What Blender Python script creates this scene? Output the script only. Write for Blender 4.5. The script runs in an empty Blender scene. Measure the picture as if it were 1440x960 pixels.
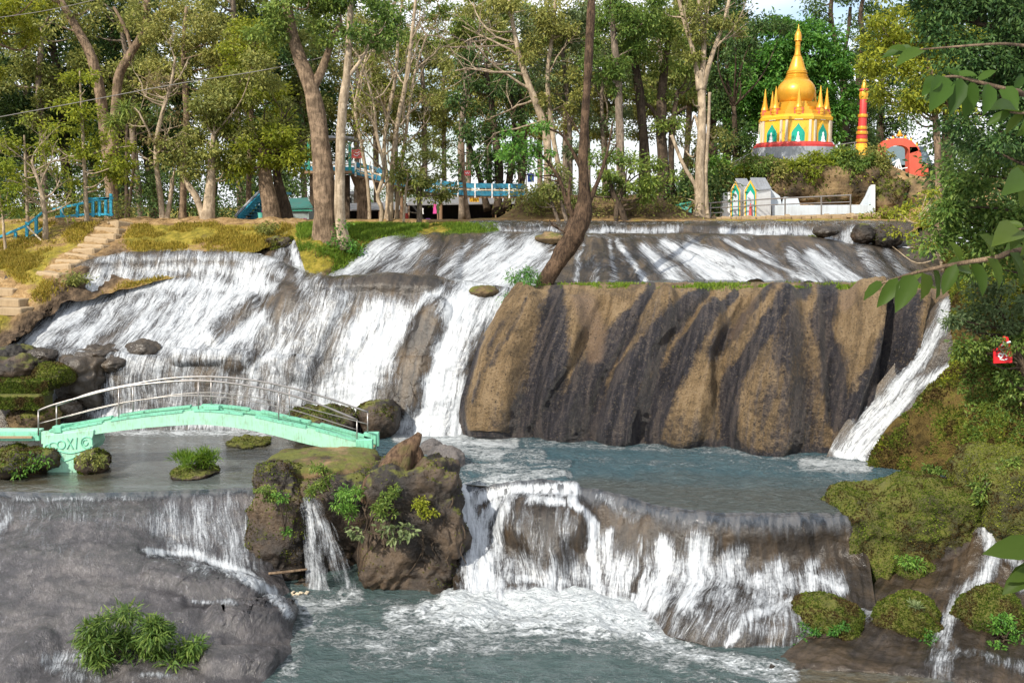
import bpy, bmesh, math, random
import numpy as np
from mathutils import Vector

SC = bpy.context.scene
COL = SC.collection
R = math.radians
# ------------------------------------------------------------------ camera model
F = 1400.0                       # focal length in photo pixels (1440 wide)
CAMZ = 10.0                      # eye height above the lower pool
PITCH = math.atan(190.0 / F)     # looking slightly down
CP, SP = math.cos(PITCH), math.sin(PITCH)

def W(px, py, D):
    """world point on the sight line of a photo pixel at distance D along the ground"""
    u = (px - 720.0) / F; v = (480.0 - py) / F
    dy = CP + v * SP; dz = -SP + v * CP
    t = D / dy
    return np.array([u * t, D, CAMZ + dz * t])

def Wz(px, py, z):
    u = (px - 720.0) / F; v = (480.0 - py) / F
    dy = CP + v * SP; dz = -SP + v * CP
    t = (z - CAMZ) / dz
    return np.array([u * t, dy * t, z])

def project(P):
    P = np.asarray(P, float)
    x = P[..., 0]; y = P[..., 1]; z = P[..., 2] - CAMZ
    dep = y * CP - z * SP
    up = y * SP + z * CP
    return np.stack([720 + F * x / dep, 480 - F * up / dep], -1)

def mpp(D):
    return D / F

# ------------------------------------------------------------------ noise
def _h(ix, iy, iz, seed):
    h = (ix.astype(np.int64) * 374761393 + iy.astype(np.int64) * 668265263 + iz.astype(np.int64) * 2147483647 + seed * 974711) & 0xFFFFFFFF
    h = ((h ^ (h >> 13)) * 1274126177) & 0xFFFFFFFF
    h = ((h ^ (h >> 16)) * 2246822519) & 0xFFFFFFFF
    h = h ^ (h >> 15)
    return (h & 0xFFFFFF) / float(0xFFFFFF)

def vnoise(P, seed=0):
    P = np.asarray(P, float)
    i = np.floor(P); f = P - i
    f = f * f * f * (f * (f * 6 - 15) + 10)
    x0, y0, z0 = [i[..., k].astype(np.int64) for k in range(3)]
    fx, fy, fz = f[..., 0], f[..., 1], f[..., 2]
    def L(a, b, t): return a + (b - a) * t
    c = [[[_h(x0 + a, y0 + b, z0 + d, seed) for d in (0, 1)] for b in (0, 1)] for a in (0, 1)]
    v = L(L(L(c[0][0][0], c[1][0][0], fx), L(c[0][1][0], c[1][1][0], fx), fy),
          L(L(c[0][0][1], c[1][0][1], fx), L(c[0][1][1], c[1][1][1], fx), fy), fz)
    return v * 2 - 1

def fbm(P, s=1.0, octv=4, seed=0, gain=0.5):
    P = np.asarray(P, float) * s
    a = 1.0; out = 0; tot = 0
    for k in range(octv):
        out = out + a * vnoise(P + 17.3 * k, seed + k)
        tot += a; a *= gain; P = P * 2.03
    return out / tot

def sstep(a, b, x):
    t = np.clip((np.asarray(x, float) - a) / (b - a), 0, 1)
    return t * t * (3 - 2 * t)

def paint(PX, strokes, soft=0.35, grow_=1.0):
    """strength map from brush strokes: (points, width_start, width_end, strength)"""
    x = PX[..., 0]; y = PX[..., 1]
    out = np.zeros(x.shape)
    for st in strokes:
        pts, w0, w1, s = st[:4]
        pts = np.asarray(pts, float)
        n = len(pts) - 1
        for k in range(n):
            a = pts[k]; b = pts[k + 1]
            d = b - a; L2 = float(d @ d) + 1e-9
            t = np.clip(((x - a[0]) * d[0] + (y - a[1]) * d[1]) / L2, 0, 1)
            dist = np.hypot(x - a[0] - t * d[0], y - a[1] - t * d[1])
            w = w0 + (w1 - w0) * (k + t) / n
            val = s * (1 - sstep(soft, 1.0, dist / w / grow_))
            if s >= 0: out = np.maximum(out, val)
            else: out = np.where(val < 0, np.minimum(out, out * (1 + val)), out)
    return out

# ------------------------------------------------------------------ splines / lofts
def cr(pts, n):
    """Catmull-Rom resample along axis 0 to n samples"""
    pts = np.asarray(pts, float)
    m = len(pts)
    t = np.linspace(0, m - 1, n)
    i = np.clip(np.floor(t).astype(int), 0, m - 2)
    f = (t - i).reshape((-1,) + (1,) * (pts.ndim - 1))
    ext = np.concatenate([2 * pts[:1] - pts[1:2], pts, 2 * pts[-1:] - pts[-2:-1]])
    p0, p1, p2, p3 = ext[i], ext[i + 1], ext[i + 2], ext[i + 3]
    return 0.5 * (2 * p1 + (p2 - p0) * f + (2 * p0 - 5 * p1 + 4 * p2 - p3) * f ** 2 + (3 * p1 - p0 - 3 * p2 + p3) * f ** 3)

def loft(rows, nu, nv):
    g = np.array([[np.asarray(p, float) for p in r] for r in rows])
    g = cr(g, nv)
    g = np.swapaxes(cr(np.swapaxes(g, 0, 1), nu), 0, 1)
    return g

def gnormals(P):
    du = np.gradient(P, axis=1); dv = np.gradient(P, axis=0)
    n = np.cross(du, dv)
    n /= np.linalg.norm(n, axis=-1, keepdims=True) + 1e-12
    to = np.array([0, 0, CAMZ]) - P
    if np.mean(np.sum(n * to, -1)) < 0: n = -n
    return n

def grid_uv(P):
    du = np.linalg.norm(np.diff(P, axis=1), axis=-1)
    u = np.concatenate([np.zeros((P.shape[0], 1)), np.cumsum(du, 1)], 1)
    um = np.broadcast_to(u.mean(0, keepdims=True), u.shape)
    um = um - um.mean()
    dv = np.linalg.norm(np.diff(P, axis=0), axis=-1)
    v = np.concatenate([np.zeros((1, P.shape[1])), np.cumsum(dv, 0)], 0)
    return np.stack([um, v], -1)

# ------------------------------------------------------------------ object helpers
def new_mesh(name, V, faces, uv=None, attrs=None, smooth=True):
    """faces: (n,k) int array or list of arrays of equal-width groups"""
    V = np.asarray(V, np.float32).reshape(-1, 3)
    groups = faces if isinstance(faces, list) else [faces]
    groups = [np.asarray(g, np.int32) for g in groups if len(g)]
    me = bpy.data.meshes.new(name)
    me.vertices.add(len(V)); me.vertices.foreach_set('co', V.ravel())
    idx = np.concatenate([g.ravel() for g in groups])
    cnt = np.concatenate([np.full(len(g), g.shape[1], np.int32) for g in groups])
    start = np.concatenate([[0], np.cumsum(cnt)[:-1]]).astype(np.int32)
    me.loops.add(len(idx)); me.loops.foreach_set('vertex_index', idx)
    me.polygons.add(len(cnt)); me.polygons.foreach_set('loop_start', start); me.polygons.foreach_set('loop_total', cnt)
    me.polygons.foreach_set('use_smooth', np.full(len(cnt), smooth))
    if uv is not None:
        l = me.uv_layers.new(name='flow')
        l.data.foreach_set('uv', np.asarray(uv, np.float32).reshape(-1, 2)[idx].ravel())
    for k, a in (attrs or {}).items():
        at = me.attributes.new(k, 'FLOAT', 'POINT')
        at.data.foreach_set('value', np.asarray(a, np.float32).ravel())
    me.update(calc_edges=True)
    me.validate()
    return me

def gfaces(nv, nu):
    j, i = np.meshgrid(np.arange(nv - 1), np.arange(nu - 1), indexing='ij')
    a = (j * nu + i).ravel()
    return np.stack([a, a + 1, a + nu + 1, a + nu], 1)

def put(name, me, mat, parent=None):
    o = bpy.data.objects.new(name, me)
    COL.objects.link(o)
    if mat: me.materials.append(mat)
    if parent is not None: o.parent = parent
    return o

def tag(o, label=None, cat=None, group=None, kind=None):
    if label: o['label'] = label
    if cat: o['category'] = cat
    if group: o['group'] = group
    if kind: o['kind'] = kind
    return o

def thing(name, label, cat, loc, group=None):
    o = bpy.data.objects.new(name, None)
    o.empty_display_size = 0.2
    COL.objects.link(o)
    o.location = tuple(float(c) for c in loc)
    return tag(o, label, cat, group)

def sheet(name, P, mat, attrs=None, kind=None, parent=None, uv=None):
    nv, nu = P.shape[:2]
    if uv is None: uv = grid_uv(P)
    V = P.reshape(-1, 3)
    if parent is not None: V = V - np.array(parent.location)
    f = gfaces(nv, nu)
    me = new_mesh(name, V, f, uv, attrs)
    # make the normals face the camera side
    n = gnormals(P)
    mid = (nv // 2 * (nu - 1) + nu // 2)
    if np.dot(np.array(me.polygons[min(mid, len(me.polygons) - 1)].normal), n[nv // 2, nu // 2]) < 0: me.flip_normals()
    o = put(name, me, mat, parent)
    if kind: o['kind'] = kind
    return o

class MB:
    """collects simple solids into one mesh"""
    def __init__(s): s.v = []; s.f = {}; s.n = 0
    def add(s, V, F_):
        V = np.asarray(V, float).reshape(-1, 3)
        for f in F_: s.f.setdefault(len(f), []).append([i + s.n for i in f])
        s.v.append(V); s.n += len(V); return s
    def box(s, c, size, rz=0.0, rx=0.0, ry=0.0):
        c = np.asarray(c, float); h = np.asarray(size, float) / 2
        V = np.array([[x, y, z] for z in (-1, 1) for y in (-1, 1) for x in (-1, 1)], float) * h
        for ax, a in ((0, rx), (1, ry), (2, rz)):
            if a:
                ca, sa = math.cos(a), math.sin(a)
                i, j = [(1, 2), (2, 0), (0, 1)][ax]
                Vi = V[:, i] * ca - V[:, j] * sa; Vj = V[:, i] * sa + V[:, j] * ca
                V[:, i] = Vi; V[:, j] = Vj
        return s.add(V + c, [(0, 2, 3, 1), (4, 5, 7, 6), (0, 1, 5, 4), (2, 6, 7, 3), (0, 4, 6, 2), (1, 3, 7, 5)])
    def beam(s, a, b, w, h=None, up=(0, 0, 1)):
        a = np.asarray(a, float); b = np.asarray(b, float); h = h or w
        d = b - a; L = np.linalg.norm(d); d /= L
        sd = np.cross(d, up)
        if np.linalg.norm(sd) < 1e-4: sd = np.cross(d, (0, 1, 0))
        sd /= np.linalg.norm(sd); u = np.cross(sd, d)
        V = [p + sd * sx * w / 2 + u * sz * h / 2 for p in (a, b) for sx, sz in ((-1, -1), (1, -1), (1, 1), (-1, 1))]
        return s.add(V, [(0, 1, 2, 3), (7, 6, 5, 4), (0, 4, 5, 1), (1, 5, 6, 2), (2, 6, 7, 3), (3, 7, 4, 0)])
    def tube(s, pts, rad, n=10, cap=True):
        V, Fq, Ft = tube_arrays(pts, rad, n, cap)
        return s.add(V, [tuple(f) for f in Fq] + [tuple(f) for f in Ft])
    def lathe(s, c, prof, n=32, rot=0.0, sx=1, sy=1):
        """prof: list of (radius, z) bottom to top"""
        c = np.asarray(c, float)
        a = np.arange(n) * 2 * math.pi / n + rot
        V = []; F_ = []
        for r, z in prof:
            for t in a: V.append([c[0] + r * sx * math.cos(t), c[1] + r * sy * math.sin(t), c[2] + z])
        m = len(prof)
        for j in range(m - 1):
            for i in range(n):
                F_.append((j * n + i, j * n + (i + 1) % n, (j + 1) * n + (i + 1) % n, (j + 1) * n + i))
        F_.append(tuple(range(n - 1, -1, -1))); F_.append(tuple((m - 1) * n + i for i in range(n)))
        return s.add(V, F_)
    def prism(s, poly, a, b):
        """poly: list of 3D points (front outline), extruded by vector b-a"""
        P = np.asarray(poly, float); d = np.asarray(b, float) - np.asarray(a, float); n = len(P)
        F_ = [tuple(range(n)), tuple(range(2 * n - 1, n - 1, -1))]
        F_ += [(i, i + n, (i + 1) % n + n, (i + 1) % n) for i in range(n)]
        return s.add(np.concatenate([P, P + d]), F_)
    def build(s, name, mat, parent=None, smooth=False, bevel=0.0):
        V = np.concatenate(s.v)
        if parent is not None: V = V - world_loc(parent)
        me = bpy.data.meshes.new(name)
        bm = bmesh.new()
        vs = [bm.verts.new(v) for v in V]
        for k in s.f.values():
            for f in k:
                try: bm.faces.new([vs[i] for i in f])
                except ValueError: pass
        bmesh.ops.recalc_face_normals(bm, faces=bm.faces)
        if bevel: bmesh.ops.bevel(bm, geom=list(bm.edges), offset=bevel, segments=1, affect='EDGES', profile=0.5)
        for f in bm.faces: f.smooth = smooth
        if smooth:
            for e in bm.edges:
                if len(e.link_faces) == 2 and e.calc_face_angle(0) > R(38): e.smooth = False
        bm.to_mesh(me); bm.free()
        return put(name, me, mat, parent)

def world_loc(o):
    p = np.zeros(3)
    while o is not None:
        p = p + np.array(o.location); o = o.parent
    return p

def tube_arrays(pts, rad, n=8, cap=True, seed=None, rough=0.0):
    pts = np.asarray(pts, float); rad = np.broadcast_to(np.asarray(rad, float), (len(pts),))
    T = np.gradient(pts, axis=0); T /= np.linalg.norm(T, axis=1, keepdims=True) + 1e-9
    ref = np.array([0.3, 1, 0.1]) if abs(T[0][2]) > 0.6 else np.array([0, 0, 1.0])
    A = np.cross(T, ref); A /= np.linalg.norm(A, axis=1, keepdims=True) + 1e-9
    B = np.cross(T, A)
    ang = np.arange(n) * 2 * math.pi / n
    ring = A[:, None, :] * np.cos(ang)[None, :, None] + B[:, None, :] * np.sin(ang)[None, :, None]
    rr = rad[:, None] * np.ones((1, n))
    if rough:
        q = pts[:, None, :] + ring * rad[:, None, None]
        rr = rr * (1 + rough * fbm(q * np.array([1, 1, 0.35]), 0.5 / max(rad.mean(), 1e-3), 3, seed or 0))
    V = (pts[:, None, :] + ring * rr[..., None]).reshape(-1, 3)
    m = len(pts)
    j, i = np.meshgrid(np.arange(m - 1), np.arange(n), indexing='ij')
    a = (j * n + i).ravel(); b = (j * n + (i + 1) % n).ravel()
    Fq = np.stack([a, b, b + n, a + n], 1)
    Ft = np.zeros((0, 3), int)
    if cap:
        V = np.concatenate([V, pts[:1], pts[-1:]])
        i = np.arange(n)
        Ft = np.concatenate([np.stack([np.full(n, m * n), (i + 1) % n, i], 1), np.stack([np.full(n, m * n + 1), (m - 1) * n + i, (m - 1) * n + (i + 1) % n], 1)])
    return V, Fq, Ft

class Tubes:
    def __init__(s): s.V = []; s.Q = []; s.T = []; s.n = 0
    def add(s, pts, rad, n=8, **k):
        V, Q, T = tube_arrays(pts, rad, n, **k)
        s.V.append(V); s.Q.append(Q + s.n); s.T.append(T + s.n); s.n += len(V)
    def build(s, name, mat, parent):
        V = np.concatenate(s.V) - world_loc(parent)
        me = new_mesh(name, V, [np.concatenate(s.Q), np.concatenate(s.T)])
        return put(name, me, mat, parent)

# ------------------------------------------------------------------ leaves
def unit(v): return v / (np.linalg.norm(v, axis=-1, keepdims=True) + 1e-9)

def leaf_arrays(C, tip, nrm, L, wr, rng, shape='diamond', fold=0.12):
    """leaf quads: base at C, pointing along tip; returns V, faces, rnd"""
    n = len(C)
    tip = unit(tip); side = unit(np.cross(tip, nrm)); nn = np.cross(side, tip)
    L = np.broadcast_to(np.asarray(L, float), (n,))[:, None]
    w = L * wr / 2
    rnd = rng.random(n)
    if shape == 'diamond':
        v = np.stack([C, C + tip * L * .45 + side * w + nn * L * fold, C + tip * L - nn * L * fold, C + tip * L * .45 - side * w + nn * L * fold], 1)
        k = 4
        f = np.arange(n)[:, None] * 4 + np.array([[0, 1, 2, 3]])
        fs = [f]
    elif shape == 'blade':
        v = np.stack([C - side * w, C + side * w, C + tip * L * .6 + side * w * .7 + nn * L * fold, C + tip * L, C + tip * L * .6 - side * w * .7 + nn * L * fold], 1)
        k = 5
        f = np.arange(n)[:, None] * 5
        fs = [f + np.array([[0, 1, 2, 4]]), f + np.array([[4, 2, 3]])]
    else:   # 'broad': midrib with six rim points
        m1 = C + tip * L * .33 - nn * L * .02; m2 = C + tip * L * .68 - nn * L * .04
        up = nn * L * fold
        v = np.stack([C, m1, m2, C + tip * L - nn * L * fold * 1.2,
                      C + tip * L * .22 + side * w * .85 + up, C + tip * L * .5 + side * w + up, C + tip * L * .78 + side * w * .62 + up * .3,
                      C + tip * L * .22 - side * w * .85 + up, C + tip * L * .5 - side * w + up, C + tip * L * .78 - side * w * .62 + up * .3], 1)
        k = 10
        f = np.arange(n)[:, None] * 10
        fs = [f + np.array([[0, 4, 5, 1]]), f + np.array([[1, 5, 6, 2]]), f + np.array([[2, 6, 3]][0:1]),
              f + np.array([[0, 1, 8, 7]]), f + np.array([[1, 2, 9, 8]]), f + np.array([[2, 3, 9]])]
    q = [a for a in fs if a.shape[1] == 4]; t = [a for a in fs if a.shape[1] == 3]
    groups = [np.concatenate(q)] + ([np.concatenate(t)] if t else [])
    return v.reshape(-1, 3), groups, np.repeat(rnd, k), k

def leaf_obj(name, C, tip, nrm, L, wr, mat, parent, rng, shape='diamond', fold=0.12, smooth=False):
    V, g, rnd, k = leaf_arrays(C, tip, nrm, L, wr, rng, shape, fold)
    V = V - world_loc(parent) if parent is not None else V
    me = new_mesh(name, V, g, None, {'rnd': rnd}, smooth=smooth)
    return put(name, me, mat, parent)

def rand_dirs(n, rng):
    return unit(rng.normal(size=(n, 3)))
# ------------------------------------------------------------------ materials
class NT:
    def __init__(s, name):
        s.m = bpy.data.materials.new(name); s.m.use_nodes = True
        s.t = s.m.node_tree; s.t.nodes.clear()
        s.out = s.t.nodes.new('ShaderNodeOutputMaterial')
    def n(s, ty, **k):
        x = s.t.nodes.new(ty)
        for a, v in k.items(): setattr(x, a, v)
        return x
    def l(s, a, b): s.t.links.new(a, b)
    def inp(s, sock, v):
        if v is None: return
        if isinstance(v, bpy.types.NodeSocket): s.l(v, sock)
        elif isinstance(v, (tuple, list)):
            sock.default_value = tuple(v) + (1,) if sock.type == 'RGBA' and len(v) == 3 else tuple(v)
        else: sock.default_value = v
    def math(s, op, a, b=None, c=None, clamp=False):
        x = s.n('ShaderNodeMath', operation=op, use_clamp=clamp)
        s.inp(x.inputs[0], a); s.inp(x.inputs[1], b)
        if c is not None: s.inp(x.inputs[2], c)
        return x.outputs[0]
    def mix(s, f, a, b, blend='MIX'):
        x = s.n('ShaderNodeMix', data_type='RGBA', blend_type=blend)
        s.inp(x.inputs[0], f); s.inp(x.inputs[6], a); s.inp(x.inputs[7], b)
        return x.outputs[2]
    def noise(s, vec, scale, detail=4, rough=0.55, dist=0.0):
        x = s.n('ShaderNodeTexNoise')
        s.inp(x.inputs['Vector'], vec); x.inputs['Scale'].default_value = scale
        x.inputs['Detail'].default_value = detail; x.inputs['Roughness'].default_value = rough; x.inputs['Distortion'].default_value = dist
        return x.outputs['Fac']
    def voro(s, vec, scale, feature='F1'):
        x = s.n('ShaderNodeTexVoronoi', feature=feature)
        s.inp(x.inputs['Vector'], vec); x.inputs['Scale'].default_value = scale
        return x.outputs['Distance']
    def ss(s, v, a, b):
        x = s.n('ShaderNodeMapRange', interpolation_type='SMOOTHSTEP')
        s.inp(x.inputs[0], v); s.inp(x.inputs[1], a); s.inp(x.inputs[2], b)
        return x.outputs[0]
    def attr(s, name):
        return s.n('ShaderNodeAttribute', attribute_name=name).outputs['Fac']
    def obj(s): return s.n('ShaderNodeTexCoord').outputs['Object']
    def pos(s): return s.n('ShaderNodeNewGeometry').outputs['Position']
    def mapv(s, vec, sc, loc=(0, 0, 0), rot=(0, 0, 0)):
        x = s.n('ShaderNodeMapping'); s.inp(x.inputs[0], vec)
        x.inputs['Scale'].default_value = sc; x.inputs['Location'].default_value = loc; x.inputs['Rotation'].default_value = rot
        return x.outputs[0]
    def uv(s): return s.n('ShaderNodeUVMap', uv_map='flow').outputs[0]
    def bump(s, h, strength=0.5, dist=0.1, nrm=None):
        x = s.n('ShaderNodeBump'); x.inputs['Strength'].default_value = strength; x.inputs['Distance'].default_value = dist
        s.inp(x.inputs['Height'], h); s.inp(x.inputs['Normal'], nrm)
        return x.outputs[0]
    def pbsdf(s, col, rough=0.6, nrm=None, spec=0.5, metal=0.0, **k):
        x = s.n('ShaderNodeBsdfPrincipled')
        s.inp(x.inputs['Base Color'], col); s.inp(x.inputs['Roughness'], rough); s.inp(x.inputs['Normal'], nrm)
        s.inp(x.inputs['Specular IOR Level'], spec); s.inp(x.inputs['Metallic'], metal)
        for a, v in k.items(): s.inp(x.inputs[a.replace('_', ' ')], v)
        return x.outputs[0]
    def done(s, sh): s.l(sh, s.out.inputs[0]); return s.m

def ramp3(t, f, c0, c1, c2, mid=0.5):
    x = t.n('ShaderNodeValToRGB'); t.inp(x.inputs[0], f)
    e = x.color_ramp.elements
    e[0].position = 0.0; e[0].color = (*c0, 1); e[1].position = 1.0; e[1].color = (*c2, 1)
    m = e.new(mid); m.color = (*c1, 1)
    return x.outputs[0]

def leaf_mat(name, c0, c1, c2, trans=0.35, rough=0.5, spec=0.25, vary=0.25, brown=False):
    t = NT(name)
    col = ramp3(t, t.attr('rnd'), c0, c1, c2)
    big = t.noise(t.pos(), 0.55, 2)
    oi = t.n('ShaderNodeObjectInfo').outputs['Random']
    v = t.math('ADD', t.math('MULTIPLY', t.ss(big, 0.3, 0.7), 0.5), t.math('MULTIPLY', oi, 0.5))
    hs = t.n('ShaderNodeHueSaturation'); t.inp(hs.inputs['Color'], col)
    t.inp(hs.inputs['Value'], t.math('ADD', t.math('MULTIPLY', v, 2 * vary), 1 - vary))
    t.inp(hs.inputs['Hue'], t.math('ADD', t.math('MULTIPLY', oi, -0.03), 0.515))
    c = hs.outputs[0]
    if brown: c = t.mix(t.ss(t.noise(t.pos(), 1.7, 4, 0.6), 0.46, 0.60), c, t.mix(t.attr('rnd'), (0.03, 0.02, 0.008), (0.10, 0.07, 0.025)))
    p = t.pbsdf(c, rough, None, spec)
    tr = t.n('ShaderNodeBsdfTranslucent')
    hs2 = t.n('ShaderNodeHueSaturation'); t.inp(hs2.inputs['Color'], c); hs2.inputs['Hue'].default_value = 0.48; hs2.inputs['Value'].default_value = 1.5
    t.inp(tr.inputs[0], hs2.outputs[0])
    mx = t.n('ShaderNodeMixShader'); mx.inputs[0].default_value = trans
    t.l(p, mx.inputs[1]); t.l(tr.outputs[0], mx.inputs[2])
    return t.done(mx.outputs[0])

def bark_mat(name, c0, c1, scale=6.0, bump=0.6, c2=None):
    t = NT(name)
    v = t.mapv(t.pos(), (1, 1, 0.22))
    n1 = t.noise(v, scale * 1.8, 7, 0.7, 0.5); n2 = t.noise(t.pos(), 1.3, 3)
    f = t.ss(n1, 0.3, 0.7)
    col = t.mix(f, c0, c1)
    n3 = t.noise(t.pos(), 2.6, 5, 0.7)
    col = t.mix(t.math('MULTIPLY', t.ss(n3, 0.5, 0.62), 0.45), col, tuple(min(1, x * 1.5) for x in c1))
    col = t.mix(t.math('MULTIPLY', t.ss(n3, 0.48, 0.36), 0.5), col, c0)
    if c2: col = t.mix(t.ss(n2, 0.52, 0.66), col, c2)
    return t.done(t.pbsdf(col, 0.85, t.bump(n1, min(1.0, bump * 1.4), 0.10), 0.2))

def paint_mat(name, col, rough=0.5, dirt=0.35, dirtcol=(0.12, 0.10, 0.08), scale=2.0, metal=0.0, spec=0.5):
    t = NT(name)
    n1 = t.noise(t.pos(), scale, 6, 0.65); n2 = t.noise(t.mapv(t.pos(), (6, 6, 0.7)), scale, 4)
    d = t.math('MULTIPLY', t.ss(t.math('MULTIPLY', t.math('ADD', n1, n2), 0.5), 0.46, 0.68), dirt)
    c = t.mix(d, col, dirtcol)
    n3 = t.noise(t.pos(), scale * 0.6, 3)
    hs = t.n('ShaderNodeHueSaturation'); t.inp(hs.inputs['Color'], c); t.inp(hs.inputs['Value'], t.math('ADD', t.math('MULTIPLY', n3, 0.3), 0.85))
    return t.done(t.pbsdf(hs.outputs[0], rough, t.bump(n1, 0.15, 0.03), spec, metal))

M = {}
# --- rock of the cascades
def rock_mat(name, dark, mid, light, rough=0.45, mossy=0, bump=0.8, fine=9.0, flowlines=True, hang=None):
    t = NT(name)
    p = t.pos()
    n1 = t.noise(p, 0.7, 5, 0.6); n2 = t.noise(p, fine, 6, 0.7)
    vr = t.noise(p, fine * 0.4, 5, 0.7)
    if flowlines:
        fl = t.noise(t.mapv(t.uv(), (3.0, 0.45, 1)), 1.0, 4, 0.6, 0.3)
        f = t.math('ADD', t.math('MULTIPLY', n1, 0.5), t.math('MULTIPLY', fl, 0.5))
    else:
        f = n1
    c = ramp3(t, t.ss(f, 0.34, 0.66), dark, mid, light)
    c = t.mix(t.math('MULTIPLY', t.ss(n2, 0.5, 0.72), 0.55), c, dark)
    if mossy:
        nz = t.n('ShaderNodeSeparateXYZ'); t.l(t.n('ShaderNodeNewGeometry').outputs['Normal'], nz.inputs[0])
        mn = t.noise(p, 1.6, 5, 0.65)
        mf = t.math('MULTIPLY', t.ss(t.math('ADD', t.math('MULTIPLY', nz.outputs[2], 0.22), mn), 1.16 - mossy, 1.32 - mossy), 1.0)
        mc = ramp3(t, t.noise(p, 7.0, 4), (0.045, 0.05, 0.012), (0.11, 0.115, 0.02), (0.17, 0.15, 0.035))
        c = t.mix(mf, c, mc)
        rough = t.math('ADD', t.math('MULTIPLY', mf, 0.4), rough)
    h = t.math('ADD', t.math('MULTIPLY', n2, 1.0), t.math('MULTIPLY', t.math('ADD', vr, n1), 0.6))
    return t.done(t.pbsdf(c, rough, t.bump(h, bump, 0.08), 0.5))

M['wetrock'] = rock_mat('wet_brown_rock', (0.018, 0.015, 0.013), (0.056, 0.044, 0.033), (0.115, 0.083, 0.052), 0.26, bump=0.5)
def slab_mat():
    t = NT('grey_slab_under_running_water')
    p = t.pos(); uv = t.uv()
    n1 = t.noise(p, 0.6, 5, 0.6); n2 = t.noise(t.mapv(uv, (11, 4.5, 1)), 1.0, 6, 0.7, 0.8); n3 = t.noise(t.mapv(uv, (34, 14, 1)), 1.0, 4, 0.7, 0.5); n4 = t.noise(p, 3.0, 5, 0.65)
    c = ramp3(t, t.ss(t.math('ADD', t.math('MULTIPLY', n1, 0.55), t.math('MULTIPLY', n4, 0.45)), 0.36, 0.64), (0.045, 0.042, 0.044), (0.085, 0.078, 0.080), (0.145, 0.130, 0.126))
    c = t.mix(t.ss(n2, 0.40, 0.64), t.mix(0.35, c, (0.03, 0.027, 0.028)), c)
    glint = t.math('MULTIPLY', t.ss(t.math('ADD', t.math('MULTIPLY', n2, 0.45), t.math('MULTIPLY', n3, 0.55)), 0.545, 0.66), t.ss(n4, 0.36, 0.6))
    c = t.mix(t.math('MULTIPLY', glint, 0.5), c, (0.40, 0.40, 0.44))  # pale flecks put into the colour as glints on the wet slab
    h = t.math('ADD', t.math('MULTIPLY', n2, 1.0), t.math('ADD', t.math('MULTIPLY', n3, 0.5), t.math('MULTIPLY', n4, 0.8)))
    return t.done(t.pbsdf(c, 0.17, t.bump(h, 0.7, 0.06), 0.6))
M['slab'] = slab_mat()
def film_mat():
    t = NT('glassy_water_film')
    uv = t.uv(); n1 = t.noise(t.mapv(uv, (4.0, 1.0, 1)), 1.0, 5, 0.6, 0.4); n2 = t.noise(t.pos(), 9.0, 4, 0.6)
    a = t.math('ADD', t.attr('dens'), t.math('MULTIPLY', t.math('SUBTRACT', n1, 0.5), 1.6))
    al = t.math('MULTIPLY', t.math('MULTIPLY', t.ss(a, 0.15, 0.8), 0.92), t.ss(t.attr('dens'), 0.0, 0.15))
    col = t.mix(t.ss(n1, 0.35, 0.65), (0.045, 0.055, 0.07), (0.12, 0.12, 0.125))
    p = t.pbsdf(col, 0.10, t.bump(t.math('ADD', n1, t.math('MULTIPLY', n2, .4)), 0.7, 0.10), 0.5, IOR=1.33)
    tr = t.n('ShaderNodeBsdfTransparent'); mx = t.n('ShaderNodeMixShader')
    t.l(al, mx.inputs[0]); t.l(tr.outputs[0], mx.inputs[1]); t.l(p, mx.inputs[2])
    return t.done(mx.outputs[0])
M['film'] = film_mat()
M['wetdark'] = rock_mat('drenched_brown_rock', (0.012, 0.009, 0.007), (0.036, 0.027, 0.019), (0.075, 0.052, 0.032), 0.22, bump=0.5)
M['greyrock'] = rock_mat('wet_grey_rock', (0.05, 0.046, 0.045), (0.14, 0.125, 0.12), (0.22, 0.19, 0.17), 0.3, bump=1.0, fine=14)
M['darkrock'] = rock_mat('mossy_dark_rock', (0.010, 0.007, 0.005), (0.040, 0.027, 0.018), (0.105, 0.07, 0.042), 0.5, mossy=0.52, bump=1.0, fine=6, flowlines=False)
M['mossrock'] = rock_mat('moss_covered_rock', (0.035, 0.03, 0.012), (0.075, 0.08, 0.018), (0.13, 0.125, 0.03), 0.85, mossy=0.66, bump=1.0, fine=11, flowlines=False)
M['drybank'] = rock_mat('ochre_ledge_rock', (0.035, 0.024, 0.012), (0.13, 0.085, 0.04), (0.26, 0.175, 0.085), 0.85, mossy=0.56, bump=1.0, fine=5, flowlines=False)

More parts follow.
